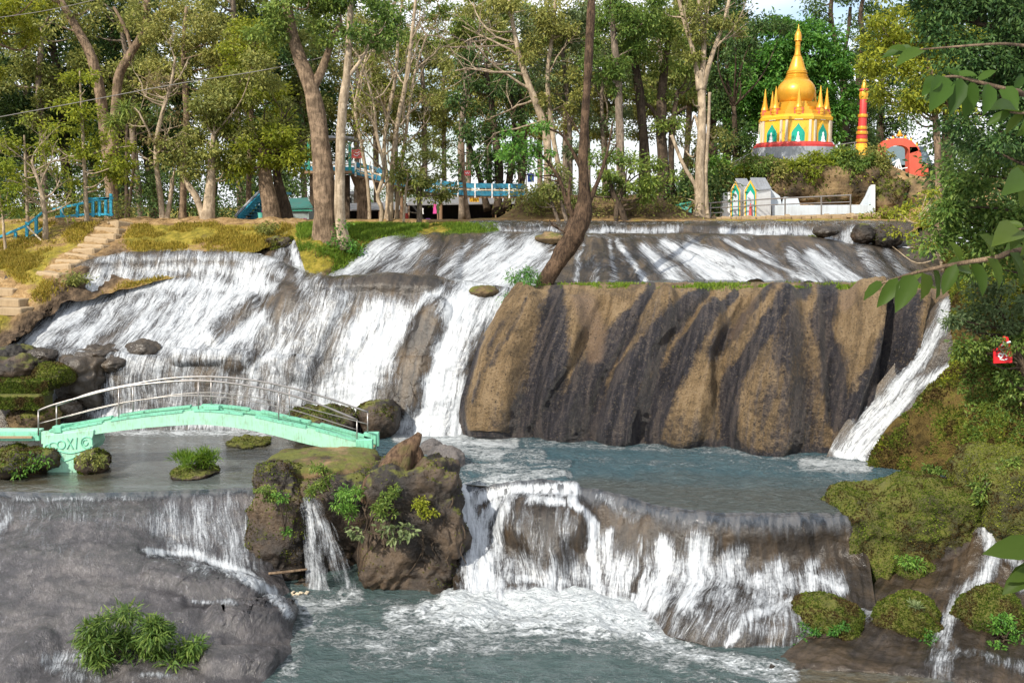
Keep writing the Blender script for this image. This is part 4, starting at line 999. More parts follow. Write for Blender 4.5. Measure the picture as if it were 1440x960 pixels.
Ml = [row([350, 395, 415, 436, 452], [322, 322, 321, 321, 322], [45.4, 44.5, 44.2, 44, 44]), row([335, 388, 412, 436, 452], [338, 334, 333, 333, 334], [44.2, 43, 42.6, 42.3, 42.3]), row([310, 380, 408, 434, 452], [356, 352, 352, 352, 354], [42.6, 41.6, 41.4, 41, 41]), row([290, 374, 404, 434, 456], [380, 384, 388, 390, 390], [41.2, 40.2, 39.9, 39.8, 39.8])]
PMl = displaced(loft(Ml, 60, 60), 0.06, 1.2, 4, 152)
sheet('rock_terrain', PMl, M['wetrock'], None, 'structure')
veil('cascade_water', PMl, [([(428, 322), (434, 330)], 10, 8, .85), ([(402, 328), (410, 350), (428, 388)], 7, 12, .88), ([(395, 345), (400, 385)], 14, 18, .5)], 0.05, 0.05, 'fallfine', 153)

# ------------------------------------------------------------------ boulders
def ico(sub):
    bm = bmesh.new(); bmesh.ops.create_icosphere(bm, subdivisions=sub, radius=1.0)
    V = np.array([v.co[:] for v in bm.verts]); Fa = np.array([[v.index for v in f.verts] for f in bm.faces]); bm.free()
    return V, Fa
ICO = {k: ico(k) for k in (4, 5, 6)}

def rock_shape(cxy, rxy, D, depth=1.0, box=1.0, amp=0.18, scale=1.1, seed=0, sub=5, tilt=0.0, sink=None):
    V, Fa = ICO[sub]
    S = V.copy()
    if box != 1.0:
        p = np.abs(S) ** box * np.sign(S); S = p / np.maximum(np.linalg.norm(S, axis=1, keepdims=True) * 0 + np.max(np.abs(p), axis=1, keepdims=True) ** 0.35, 1e-6)
    c = W(cxy[0], cxy[1], D); m = mpp(D)
    r = np.array([rxy[0] * m, rxy[0] * m * depth, rxy[1] * m])
    Q = S * r
    if tilt:
        ca, sa = math.cos(tilt), math.sin(tilt); Q = np.stack([Q[:, 0] * ca - Q[:, 2] * sa, Q[:, 1], Q[:, 0] * sa + Q[:, 2] * ca], 1)
    mr_ = r.mean()
    Q = Q + V * (amp * mr_ * (fbm(Q + seed * 7.7, scale / mr_, 5, seed, 0.55) * 1.6))[:, None]
    ridg = 1 - np.abs(fbm(Q + seed * 3.1, 2.2 * scale / mr_, 4, seed + 5))
    Q = Q + V * (amp * 0.45 * mr_ * (ridg - 0.75))[:, None]
    Q = Q + V * (amp * 0.20 * mr_ * fbm(Q + seed, 6.5 * scale / mr_, 4, seed + 8, .6))[:, None]
    Q = Q + c
    if sink is not None and Q[:, 2].min() > sink:
        lo = Q[:, 2] < c[2]; k_ = (c[2] - sink) / (c[2] - Q[:, 2].min()); Q[lo, 2] = c[2] - (c[2] - Q[lo, 2]) * k_
    return Q, Fa, V

def boulder(label, cxy, rxy, D, mat, seed, moss=0, cat='boulder', name='boulder', mossmat='moss_tuft', mL=(0.05, 0.10), topz=-0.1, **k):
    Q, Fa, V = rock_shape(cxy, rxy, D, seed=seed, **k)
    base = np.array([W(cxy[0], cxy[1], D)[0], D, Q[:, 2].min()])
    root = thing(name, label, cat, base)
    me = new_mesh('rock_face', Q - base, Fa)
    put('rock_face', me, M[mat], root)
    if moss: moss_on(root, Q, Fa, moss, seed, mossmat, mL, topz)
    return root, Q, Fa

def tri_sample(Q, Fa, n, rng, wfun=None):
    a, b, c = Q[Fa[:, 0]], Q[Fa[:, 1]], Q[Fa[:, 2]]
    nr = np.cross(b - a, c - a); ar = np.linalg.norm(nr, axis=1); nr = nr / (ar[:, None] + 1e-9)
    w = ar * (wfun((a + b + c) / 3, nr) if wfun else 1.0)
    i = rng.choice(len(Fa), n, p=w / w.sum())
    u, v = rng.random((2, n)); f = u + v > 1; u[f] = 1 - u[f]; v[f] = 1 - v[f]
    return a[i] + (b - a)[i] * u[:, None] + (c - a)[i] * v[:, None], nr[i]

def moss_on(root, Q, Fa, n, seed, mat='moss_tuft', mL=(0.05, 0.10), topz=-0.1, thr=-0.1):
    rng = np.random.default_rng(seed + 900)
    def wf(p, nr):
        keep = sstep(topz - 0.2, topz + 0.3, nr[:, 2] + 0.5 * fbm(p, 1.5, 3, seed)) * sstep(thr - .15, thr + 0.2, fbm(p, 1.1, 4, seed + 2))
        face = (nr[:, 1] < 0.55)
        return keep * face + 1e-6
    C, N = tri_sample(Q, Fa, n, rng, wf)
    tip = unit(N * 0.7 + rand_dirs(n, rng) * 0.9 + np.array([0, 0, -0.1]))
    L = rng.uniform(*mL, n)
    return leaf_obj('moss', C - N * 0.01, tip, unit(N + rand_dirs(n, rng) * .6), L, 0.7, M[mat], root, rng)

def grid_tris(P):
    nv, nu = P.shape[:2]; f = gfaces(nv, nu)
    Fa = np.concatenate([f[:, [0, 1, 2]], f[:, [0, 2, 3]]])
    n = gnormals(P)[nv // 2, nu // 2]
    Q = P.reshape(-1, 3)
    a, b, c = Q[Fa[0]], Q[Fa[1]], Q[Fa[2]]
    t = Fa[len(Fa) // 4]
    if np.dot(np.cross(Q[t[1]] - Q[t[0]], Q[t[2]] - Q[t[0]]), gnormals(P).reshape(-1, 3)[t[0]]) < 0: Fa = Fa[:, ::-1]
    return Q, Fa

# centre islet with the stump
boulder('mossy brown boulder carrying the end of the green footbridge', (391, 730), (38, 86), 26.6, 'darkrock', 3, 4200, sink=-.2, box=0.6, amp=0.30, depth=1.2, sub=6, topz=0.0, mL=(0.03, 0.075))
boulder('largest dark brown rock of the islet, left of the wide lower fall', (586, 738), (70, 96), 26.3, 'darkrock', 8, 1600, sink=-.2, box=0.6, amp=0.30, depth=1.0, sub=6, topz=0.35, mL=(0.03, 0.07))
boulder('low brown rock joining the footbridge end to the tree stump', (466, 700), (96, 50), 28.0, 'darkrock', 12, 5500, sink=-.2, box=0.55, amp=0.22, depth=0.9, sub=6, topz=-0.2, mL=(0.03, 0.08))
boulder('flat tan slab at the foot of the footbridge', (452, 652), (80, 13), 28.1, 'drybank', 15, 0, box=0.7, amp=0.10, depth=0.9)
boulder('dark wet rock behind the narrow spout', (462, 800), (44, 70), 27.2, 'darkrock', 17, 0, amp=0.2)
boulder('small brown rock at the foot of the narrow spout', (432, 828), (30, 14), 25.6, 'wetrock', 18, 0, amp=0.25)
boulder('low grey rock washed by the pool beside the stump rock', (612, 838), (34, 12), 25.1, 'wetrock', 19, 0, amp=0.25)
# narrow spout
xs_ = [[416, 430, 446], [420, 436, 454], [424, 446, 474], [428, 454, 488], [430, 460, 498], [428, 462, 504]]
ys_ = [[696, 694, 696], [708, 706, 710], [738, 736, 742], [775, 775, 778], [812, 812, 812], [842, 842, 840]]
ds_ = [[26.4] * 3, [25.8, 25.7, 25.8], [25.5, 25.4, 25.5], [25.3, 25.2, 25.3], [25.2, 25.1, 25.2], [25.1, 25.0, 25.1]]
PSp = loft([[W(x, y, d) for x, y, d in zip(a, b, c)] for a, b, c in zip(xs_, ys_, ds_)], 60, 110)
veil('cascade_water', PSp, [([(430, 698), (436, 730)], 18, 20, .62), ([(432, 730), (446, 780), (446, 840)], 14, 22, .66), ([(446, 735), (474, 780), (490, 838)], 12, 18, .56), ([(430, 836), (500, 838)], 12, 12, .75)], 0.02, 0.10, 'fall', 161, (9, 1.1))
# stump
st = thing('tree_stump', 'broken brown tree stump on top of the islet rock', 'stump', W(568, 668, 26.4))
tb = Tubes()
def pl(pts, D, n=18): return cr([W(p[0], p[1], D + (p[3] if len(p) > 3 else 0)) for p in pts], n), cr(np.array([[p[2]] for p in pts], float) * mpp(D), n)[:, 0]
rngS = np.random.default_rng(12)
for pts in ([(556, 700, 30), (560, 668, 26), (570, 640, 17), (582, 622, 11), (590, 609, 4)], [(534, 705, 20, -.2), (538, 672, 18, -.2), (548, 650, 13, -.1), (560, 636, 5)], [(588, 705, 18, -.1), (588, 672, 14, -.1), (586, 640, 9), (580, 618, 3)], [(608, 712, 12, -.2), (600, 680, 11, -.15), (592, 652, 8, -.1), (588, 630, 3)], [(516, 705, 13, -.3), (522, 680, 12, -.3), (534, 664, 8, -.2), (544, 656, 3)], [(570, 705, 12, -.6), (568, 676, 11, -.55), (572, 650, 7, -.4), (577, 632, 3, -.3)], [(550, 705, 10, -.6), (548, 682, 9, -.6), (552, 660, 6, -.45), (556, 648, 2, -.4)]):
    q, r_ = pl(pts, 26.35, 40); tb.add(q, r_, 26, seed=int(pts[0][0]), rough=0.7)
tb.build('trunk', M['deadwood'], st)
tb = Tubes()
rng = np.random.default_rng(5)
for k in range(26):
    x0 = rng.uniform(510, 640); y0 = rng.uniform(690, 740)
    pts = [(x0, y0, rng.uniform(1, 2.2), -.75)]
    for s_ in range(4): pts.append((pts[-1][0] + rng.normal(-2, 8), pts[-1][1] + rng.uniform(10, 24), pts[-1][2] * .85, -.9 - .05 * s_))
    q, r_ = pl(pts, 26.2, 16); tb.add(q, r_, 6)
tb.build('root', M['bk_dark'], st)

# lower right mossy rocks
boulder('largest moss-covered rock at the right end of the wide lower fall', (1262, 752), (98, 74), 25.6, 'mossrock', 21, 26000, box=0.6, amp=0.16, depth=0.75, sub=6, topz=-0.6, thr_=0, mL=(0.03, 0.075)) if False else None
def mossy(label, c, r, D, seed, n, **k):
    k['amp'] = k.get('amp', 0.17) * 1.5
    root, Q, Fa = boulder(label, c, r, D, 'mossrock', seed, 0, sub=6, **k)
    rng = np.random.default_rng(seed)
    moss_on(root, Q, Fa, n, seed, 'moss_tuft', (0.025, 0.07), -0.75, -0.45)
    return root, Q, Fa
BIGMOSS = mossy('largest moss-covered rock at the end of the wide lower fall', (1262, 752), (100, 76), 25.6, 21, 42000, box=0.62, depth=0.7)
mossy('mossy lump with a bright fern under the largest mossy rock', (1284, 815), (38, 42), 24.6, 22, 9000)
mossy('round mossy boulder standing at the foot of the wide lower fall', (1158, 878), (58, 46), 22.6, 23, 16000, amp=0.10)
mossy('mossy boulder with a pale tuft on top, beside the round one', (1276, 880), (52, 50), 22.4, 24, 16000, amp=0.12)
mossy('mossy boulder beside the little stream in the corner', (1388, 868), (46, 44), 22.2, 25, 12000, amp=0.14)
mossy('broad mossy hump above the little corner stream', (1450, 700), (92, 62), 25.0, 26, 30000, box=0.8, amp=0.14)
mossy('low mossy shelf joining the largest mossy rock to the bank', (1355, 720), (60, 30), 27.2, 27, 12000)
boulder('bare brown wet rock under the largest mossy rock', (1345, 800), (42, 62), 24.9, 'darkrock', 28, 0, amp=0.2, box=0.8)
boulder('brown rock splitting the little corner stream', (1402, 790), (16, 24), 24.2, 'wetrock', 29, 0, amp=0.25)
boulder('dark overhung rock above the little corner stream', (1440, 790), (40, 40), 24.6, 'darkrock', 30, 0, amp=0.25)
boulder('dark brown stones at the frame corner stream', (1425, 945), (40, 20), 20.8, 'darkrock', 31, 500, amp=0.3) if False else None
# rocks around the left cascade
boulder('mossy brown rock behind the right end of the footbridge', (532, 584), (32, 26), 33.6, 'darkrock', 33, 1800, sink=1.9, topz=0.3, mL=(.03, .07), amp=0.18)
boulder('long mossy rock behind the footbridge railing', (452, 592), (56, 22), 33.4, 'darkrock', 34, 4200, sink=1.9, topz=-.2, mL=(.03, .08), amp=0.22)
boulder('dark wet rock in the pool below the centre chute', (628, 644), (28, 18), 29.8, 'greyrock', 35, 0, sink=1.7, amp=0.2)
boulder('smooth dark rock tip beside the stump, in the pool', (606, 628), (16, 10), 31.5, 'greyrock', 36, 0, sink=1.7, amp=0.2)
boulder('small ochre rock at the head of the centre chute', (680, 411), (20, 9), 36.6, 'drybank', 37, 0, amp=0.15)
boulder('dark knob parting the white water of the left cascade', (204, 492), (24, 15), 36.0, 'wetrock', 38, 0, amp=0.2)
boulder('flat dark rock beside the knob in the left cascade', (142, 496), (34, 10), 35.9, 'wetrock', 39, 0, amp=0.3)
boulder('brown rock under the flat dark one in the left cascade', (162, 510), (26, 12), 35.4, 'wetrock', 40, 0, amp=0.25)
boulder('wet rounded rock at the edge of the left cascade', (62, 500), (24, 12), 35.2, 'wetrock', 41, 0, amp=0.2)
boulder('dark rock at the foot of the grassy bank', (18, 498), (32, 16), 35.2, 'darkrock', 42, 0, amp=0.25)
boulder('dark brown rock between the bank and the mossy block', (20, 515), (44, 14), 34.4, 'darkrock', 46, 0, amp=0.3)
boulder('green mossy rock above the end of the mossy block', (78, 529), (28, 18), 33.8, 'mossrock', 43, 5000, mL=(.03, .08), topz=-.6, amp=0.2)
boulder('smooth brown wet rock with water either side, in the left cascade', (118, 536), (34, 38), 35.0, 'wetrock', 44, 0, amp=0.25, box=.8)
boulder('half sunk stone below the mossy block', (50, 582), (36, 14), 33.4, 'drybank', 45, 600, sink=1.9, amp=0.25)
boulder('grey rock half under white water behind the left railing end', (92, 575), (22, 18), 34.0, 'wetrock', 47, 0, amp=0.25)
boulder('low brown rock carrying the left foot of the footbridge', (24, 646), (56, 20), 28.9, 'darkrock', 48, 5000, sink=1.95, topz=-.4, mL=(.03, .08), amp=0.25)
boulder('mossy lump beside the ornate bridge foot', (132, 646), (24, 17), 29.0, 'darkrock', 49, 3400, sink=1.95, topz=-.5, mL=(.03, .08), amp=0.3)
boulder('flat mossy stone in the calm pool behind the footbridge', (352, 621), (32, 5), 32.6, 'mossrock', 50, 1200, sink=2.0, mL=(.03, .06), amp=0.3)
boulder('ochre rock at the lip of the top step', (775, 335), (24, 7), 42.5, 'drybank', 51, 0, amp=0.2)
for i, (x, y, rx, ry, lab) in enumerate([(1112, 339, 24, 6, 'low stone with bright grass on the top step'), (1138, 340, 16, 7, 'mossy stone beside the small fall on the top step'), (1245, 334, 22, 16, 'brown rock at the end of the top step'), (1215, 330, 18, 14, 'dark rock beside the small fall under the white wall'), (1160, 326, 18, 8, 'grey rounded rock at the foot of the white wall')]):
    boulder(lab, (x, y), (rx, ry), 43.9 + 0.2 * (i > 1), ['darkrock', 'mossrock', 'darkrock', 'darkrock', 'wetrock'][i], 60 + i, [500, 600, 300, 0, 0][i], mossmat='grass_green' if i == 0 else 'moss_tuft', amp=0.2)
boulder('mossy rock where the grassy bank meets the small side fall', (396, 346), (22, 13), 42.2, 'darkrock', 58, 2500, topz=-.3, mL=(.04, .1), amp=0.25)
# stupa ledge
def ledge(label, c, r, D, seed, n=0, **k): return boulder(label, c, r, D, 'drybank', seed, n, cat='rock ledge', name='rock_ledge', mL=(.06, .16), **k)
ledge('overhanging ochre rock ledge below the golden stupa', (1160, 262), (98, 26), 56.0, 70, 2500, box=0.7, amp=0.2, depth=0.5, sub=6)
ledge('dark rock in the recess behind the pale low wall', (1150, 290), (96, 20), 56.4, 71, 0, box=0.7, amp=0.2, depth=0.4)
ledge('shaded rock at the end of the pale low wall', (1250, 278), (26, 30), 54.0, 72, 900, amp=0.25)
ledge('bare earth outcrop below the red gate', (1280, 284), (40, 28), 54.6, 73, 300, amp=0.2)
ledge('rock shoulder below the stupa plinth', (1075, 245), (36, 22), 56.5, 74, 900, amp=0.25)
# mossy masonry block on the left
mb = thing('masonry_block', 'square moss-grown masonry block beside the left cascade', 'masonry block', W(20, 580, 32.8))
b = MB(); b.box(W(5, 545, 33.4), (2.9, 1.2, 0.66)); b.box(W(5, 562, 33.0), (2.9, 1.0, 0.5)); o_ = b.build('block', M['mossrock'], mb, bevel=0.05)
rng = np.random.default_rng(77)
n = 9000; cc = W(5, 552, 32.75)
C = cc + np.stack([rng.uniform(-1.45, 1.45, n), np.zeros(n), rng.uniform(-.52, .36, n)], 1)
C[:, 1] = np.where(C[:, 2] > cc[2] - 0.10, 32.80, 32.5)
k_ = rng.random(n) < .25; C[k_, 2] = W(5, 531, 33.4)[2] + 0.01; C[k_, 1] = rng.uniform(32.8, 33.9, k_.sum())
leaf_obj('moss', C, unit(np.array([0, -.6, .1]) + rand_dirs(n, rng) * .8), unit(np.array([0, -1, .3]) + rand_dirs(n, rng) * .5), rng.uniform(.03, .08, n), .7, M['moss_tuft'], mb, rng)

# ------------------------------------------------------------------ stone steps on the left bank
stp = thing('stone_steps', 'worn tan stone steps climbing the sunlit grassy bank', 'steps', W(75, 388, 40.6))
stx = [(168, 315, 44.6, 40), (158, 322, 44.1, 44), (150, 329, 43.6, 46), (143, 336, 43.1, 46), (135, 343, 42.7, 46), (126, 350, 42.3, 48), (116, 357, 41.9, 48), (106, 365, 41.4, 46), (96, 373, 41.0, 46), (78, 384, 40.5, 46)]
for i, (x, y, D, w) in enumerate(stx):
    k_ = np.argmin(np.hypot(pxL[..., 0] - x, pxL[..., 1] - y)); c = LBANK.reshape(-1, 3)[k_] + np.array([0, 0, .06]); D = c[1]; b = MB(); m = mpp(D)
    b.box(c - np.array([0, 0, .25]), (w * m * (.85 + .3 * ((i * 7) % 5) / 5), 0.85, 0.40), rz=R(-28 + (i * 37 % 19) - 9), rx=R((i * 53 % 13) - 9), ry=R((i * 29 % 11) - 5)); o_ = b.build('step', M['stone'], stp, bevel=0.07)
for i, (x, y, w) in enumerate([(8, 408, 44), (14, 424, 52), (22, 438, 44)]):
    if i == 0: st2_ = thing('stone_steps', 'lower flight of worn steps at the edge of the bank', 'steps', W(14, 440, 38))
    b = MB(); c = LBANK.reshape(-1, 3)[np.argmin(np.hypot(pxL[..., 0] - x, pxL[..., 1] - y))]; D = c[1]; b.box(c, (w * mpp(D), .7, .3), rz=R(-15)); b.build('step', M['stone'], st2_, bevel=0.03)

# ------------------------------------------------------------------ footbridge
br = thing('footbridge', 'mint green arched footbridge with steel handrails over the calm pool', 'bridge', W(290, 650, 29))
DN, DFAR = 29.0, 29.85
topn = [(58, 607), (86, 605), (130, 597), (174, 589), (230, 582), (285, 578), (345, 584), (403, 596), (452, 607), (499, 620), (524, 627)]
botn = [(58, 624), (86, 620), (131, 611), (172, 605), (232, 599), (285, 597), (337, 602), (385, 612), (431, 624), (495, 637), (524, 641)]
def arch(D, dz=0.0, n=70):
    t = np.array([W(x, y, DN) for x, y in topn]); b_ = np.array([W(x, y, DN) for x, y in botn])
    t = cr(t, n); b_ = cr(b_, n); t[:, 1] = D; b_[:, 1] = D; t[:, 2] += dz; b_[:, 2] += dz
    return t, b_
def beam_mesh(name, D, w, mat, parent):
    t, b_ = arch(D); n = len(t); h = np.array([0, w, 0])
    V = np.concatenate([t, b_, b_ + h, t + h]); Fq = []
    for i in range(n - 1):
        for k in range(4):
            a0 = k * n + i; a1 = ((k + 1) % 4) * n + i
            Fq.append((a0, a0 + 1, a1 + 1, a1))
    m = MB(); m.add(V, Fq + [(0, n, 2 * n, 3 * n), (4 * n - 1, 3 * n - 1, 2 * n - 1, n - 1)])
    o_ = m.build(name, mat, parent, smooth=True)
    return o_
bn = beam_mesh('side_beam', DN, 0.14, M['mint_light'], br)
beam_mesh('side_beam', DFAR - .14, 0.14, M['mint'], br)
# coping caps along the beam
for D, w in ((DN - .012, 0.17), (DFAR - .16, 0.17)):
    t, b_ = arch(D, 0.0, 70)
    for i0, i1 in ((3, 16), (18, 31), (33, 41), (43, 52), (54, 67)):
        m = MB(); k_ = i1 - i0 + 1; tt_ = t[i0:i1 + 1] + np.array([0, -.01, .05])
        m.add(np.concatenate([tt_, tt_ + [0, 0, -.06], tt_ + [0, w + .02, -.06], tt_ + [0, w + .02, 0]]), [(k * k_ + i, k * k_ + i + 1, ((k + 1) % 4) * k_ + i + 1, ((k + 1) % 4) * k_ + i) for i in range(k_ - 1) for k in range(4)] + [(0, k_, 2 * k_, 3 * k_), (4 * k_ - 1, 3 * k_ - 1, 2 * k_ - 1, k_ - 1)])
        m.build('coping', M['mint'], br)
t, b_ = arch(DN)
m = MB(); n = len(t)
dk = 0.55 * t + 0.45 * b_
m.add(np.concatenate([dk + [0, .13, 0], dk + [0, DFAR - DN - .13, 0], dk + [0, DFAR - DN - .13, -.12], dk + [0, .13, -.12]]), [(k * n + i, k * n + i + 1, ((k + 1) % 4) * n + i + 1, ((k + 1) % 4) * n + i) for i in range(n - 1) for k in range(4)])
m.build('deck', M['stone'], br)
# end blocks
for x, y, D, sx in ((512, 628, DN - .04, 24), (522, 618, DFAR - .16, 22), (80, 604, DN - .04, 12), (297, 573.5, DN - .03, 22)):
    m = MB(); m.box(W(x, y, D) + [0, .1, 0], (sx * mpp(DN), .22, (.42 if y > 610 else .2) if x != 297 else .12)); m.build('end_block', M['mint'], br, bevel=.012)
# ornate foot
ft = MB()
poly = [(62, 612), (132, 604), (131, 612), (129, 618), (131, 626), (128, 634), (118, 640), (114, 650), (112, 670), (84, 672), (62, 670), (56, 648), (62, 640), (60, 628)]
ft.prism([W(x, y, DN - .05) for x, y in poly], (0, 0, 0), (0, .9, 0)); foot = ft.build('foot', M['mint_light'], br, bevel=.012)
orn = Tubes()
def orna(pts, r=.018):
    q = cr([W(x, y, DN - .06) for x, y in pts], 6 * len(pts)); orn.add(q, r, 6)
def circ(cx_, cy_, rx, ry, a0=0, a1=360, n=12): return [(cx_ + rx * math.cos(R(a)), cy_ + ry * math.sin(R(a))) for a in np.linspace(a0, a1, n)]
orna(circ(122, 622, 8, 8, 40, 380)); orna(circ(120, 622, 3.5, 4, 0, 300)); orna([(108, 615), (107, 631)]); orna([(102, 616), (94, 631)]); orna([(94, 616), (103, 631)])
orna(circ(86, 625, 5.5, 5.5)); orna(circ(75, 627, 6, 5, 30, 330)); orna(circ(67, 629, 4, 4)); orna([(60, 638), (80, 634), (100, 637), (127, 630)], .022); orna([(62, 645), (84, 643), (90, 648), (110, 641)], .016)
orn.build('ornament', M['mint'], foot)
# low wall running off to the left
lw = thing('low_wall', 'mint green low parapet wall leading off from the bridge foot', 'wall', W(0, 625, 29.1))
m = MB(); m.box(W(-70, 613, 29.15), (260 * mpp(29), .14, .26)); m.build('parapet', M['mint'], lw, bevel=.012)
m = MB(); m.box(W(-70, 614.5, 29.04), (236 * mpp(29), .08, .06)); m.build('band', M['stone'], lw)
m = MB(); m.box(W(-70, 606, 29.4), (260 * mpp(29), .6, .06)); m.build('coping', M['mint_light'], lw, bevel=.01)
# rails
railN = [(54, 577), (75, 569), (115, 558), (167, 545), (222, 538), (279, 535), (335, 540), (392, 551), (448, 568), (502, 590)]
railF = [(79.5, 570), (130, 552), (187, 540), (240, 531.5), (297, 529.5), (352, 534), (407, 544.5), (462, 560), (517, 579)]
postN = [(54, 577, 606), (167, 545, 589), (279, 535, 577), (392, 551, 592), (502, 590, 618)]
postF = [(79.5, 570, 600), (187, 540, 588), (297, 529.5, 574), (407, 544.5, 592), (517, 579, 613)]
for rl, ps, D in ((railN, postN, DN + .07), (railF, postF, DFAR - .07)):
    q = cr([W(x, y, D) for x, y in rl], 60); tt = Tubes(); tt.add(q, .030, 10); tt.build('handrail', M['steel'], br)
    low = [W(ps[0][0], (ps[0][1] + ps[0][2]) / 2 + 4, D)] + [W(p[0], p[1] * .5 + p[2] * .5, D) for p in ps[1:]]
    tt = Tubes(); tt.add(cr(low, 50), .014, 8); tt.build('mid_rail', M['steel'], br)
    for x, y0, y1 in ps:
        tt = Tubes(); tt.add(np.array([W(x, y0, D), W(x, y1 + 6, D)]), .021, 8); tt.build('post', M['steel'], br)

# ------------------------------------------------------------------ golden stupa
D0 = 58.0; mm = mpp(D0) * 1.0
sx0 = W(1116, 226, D0)
su = thing('stupa', 'golden bell-shaped stupa with small spires on the wooded ledge', 'stupa', sx0)
def zz(y): return W(1116, y, D0)[2] - sx0[2]
ctr = sx0
def lat(name, prof, mat, n=40, rot=0.0, parent=su, smooth=True, cxyz=None):
    m = MB(); m.lathe(ctr if cxyz is None else cxyz, [(r * mm, zz(y)) for r, y in prof], n, rot); return m.build(name, mat, parent, smooth=smooth)
OR = R(22.5 - 10)
lat('plinth', [(57, 232), (57, 209), (53, 209), (53, 206.5)], M['greybase'], 24, smooth=False)
lat('red_rim', [(54.5, 209), (54.5, 205.5), (52, 204), (51.4, 202)], M['red'], 24, smooth=False)
body = lat('drum', [(49.5, 203.5), (49, 172), (51, 171.5), (51.6, 167.5), (49, 166.5), (49, 164), (47, 163.8)], M['yellow'], 8, OR, smooth=False)
lat('terrace', [(46, 164.5), (46, 160), (43.6, 159.5), (43.6, 157.5), (37, 157), (37, 153), (32, 152.6), (32, 149), (29, 148.6), (29, 145)], M['gold'], 8, OR, smooth=False)
lat('bell', [(24, 149), (23.4, 147.5), (20.5, 147), (20.2, 144.5), (21.6, 143.5), (23.2, 140.5), (25, 136), (25.9, 131), (25.5, 126), (23.8, 121), (21, 117), (17.4, 113.6), (15.8, 112.2)], M['gold'], 48)
lat('ringed_cone', [(17, 113.4), (17, 111.4), (15.2, 111), (15.6, 109.6), (14.4, 108.6), (14.8, 107.2), (13.4, 106), (13.8, 104.5), (14.4, 103.4), (13.0, 102.4), (13.2, 100.4), (11.6, 98.6), (10.2, 94), (8.8, 89), (7.4, 85), (6.4, 81.5), (5.2, 79.4), (5.6, 78.4), (4.4, 77.6)], M['gold'], 40)
lat('finial', [(4.4, 78.4), (3.6, 72), (3.4, 66), (3.9, 64), (3.2, 63), (3.4, 59), (5.2, 57.4), (4.6, 55), (4.8, 51), (3.4, 46), (2.0, 43.5), (2.3, 42.6), (1.0, 41), (0.7, 37), (0.15, 34)], M['gold'], 24)
# niches in each drum face with a white seated figure
for k in range(8):
    th = OR + R(45 * k + 22.5)
    nd = np.array([math.cos(th), math.sin(th), 0.0]); tg = np.array([-nd[1], nd[0], 0.0])
    ap = 49 * math.cos(R(22.5)) * mm
    cf = ctr + nd * (ap + .01)
    if nd[1] > 0.5: continue
    def arch_poly(w, h0, h1, off=0.0):
        pr = [(-w, h0), (w, h0), (w * 1.02, h0 + .45 * (h1 - h0)), (w * .8, h0 + .62 * (h1 - h0)), (w * .38, h0 + .8 * (h1 - h0)), (0, h1), (-w * .38, h0 + .8 * (h1 - h0)), (-w * .8, h0 + .62 * (h1 - h0)), (-w * 1.02, h0 + .45 * (h1 - h0))]
        return [cf + tg * a_ * mm + nd * off + np.array([0, 0, zz(203) + (b__ - 0) * mm]) for a_, b__ in pr]
    m = MB(); m.prism(arch_poly(11.2, 0.5, 29), (0, 0, 0), nd * .05); fr = m.build('niche_frame', M['yellow'], su, bevel=.008)
    m = MB(); m.prism(arch_poly(8.6, 1.5, 25, .052), (0, 0, 0), nd * .012); m.build('niche', M['teal'], fr)
    m = MB(); base = cf + nd * .10 + np.array([0, 0, zz(202.5)])
    m.lathe(base, [(3.6 * mm, 0), (3.4 * mm, 2 * mm), (2.2 * mm, 3 * mm), (2.3 * mm, 5 * mm), (1.7 * mm, 8 * mm), (.8 * mm, 9 * mm), (1.2 * mm, 10 * mm), (1.2 * mm, 12 * mm), (.2 * mm, 13.6 * mm)], 12); m.build('seated_statue', M['white'], su, smooth=True)
    for s_ in (-1, 1):
        m = MB(); m.box(cf + tg * s_ * 15.2 * mm + nd * .03 + np.array([0, 0, zz(188)]), (3.4 * mm, .10, 30 * mm), rz=th + R(90)); m.build('pilaster', M['cream'], su, bevel=.008)
    # small red shrine front above the face
    cf2 = ctr + nd * 42 * mm
    m = MB(); c_ = cf2 + np.array([0, 0, zz(160)]); m.box(c_, (12 * mm, .22, 9 * mm), rz=th + R(90)); pnl = m.build('arched_panel', M['coral'], su, bevel=.015)
    m = MB(); m.tube([c_ + nd * .10, c_ + nd * .135], 3.0 * mm, 12); m.build('roundel', M['white'], pnl, smooth=True)
    m = MB(); m.tube([c_ + nd * .13, c_ + nd * .15], 1.5 * mm, 10); m.build('roundel_boss', M['red'], pnl, smooth=True)
    m = MB(); m.box(ctr + nd * (50.2 * math.cos(R(22.5))) * mm + np.array([0, 0, zz(170)]), (11 * mm, .06, 3.6 * mm), rz=th + R(90)); m.build('name_plate', M['white'], su)
for k in range(8):
    th = -R(90) - R(10) + R(45 * k)
    p = ctr + np.array([math.cos(th), math.sin(th), 0]) * 41 * mm
    lat('small_spire', [(5.6, 164), (5.6, 161), (6.4, 160.4), (6.4, 158.6), (5.4, 158), (5.0, 155.5), (5.4, 154.6), (3.8, 150), (3.9, 149), (2.6, 143), (2.7, 142), (1.6, 135), (1.2, 131), (.3, 124.5)], M['gold'], 14, parent=su, cxyz=p)
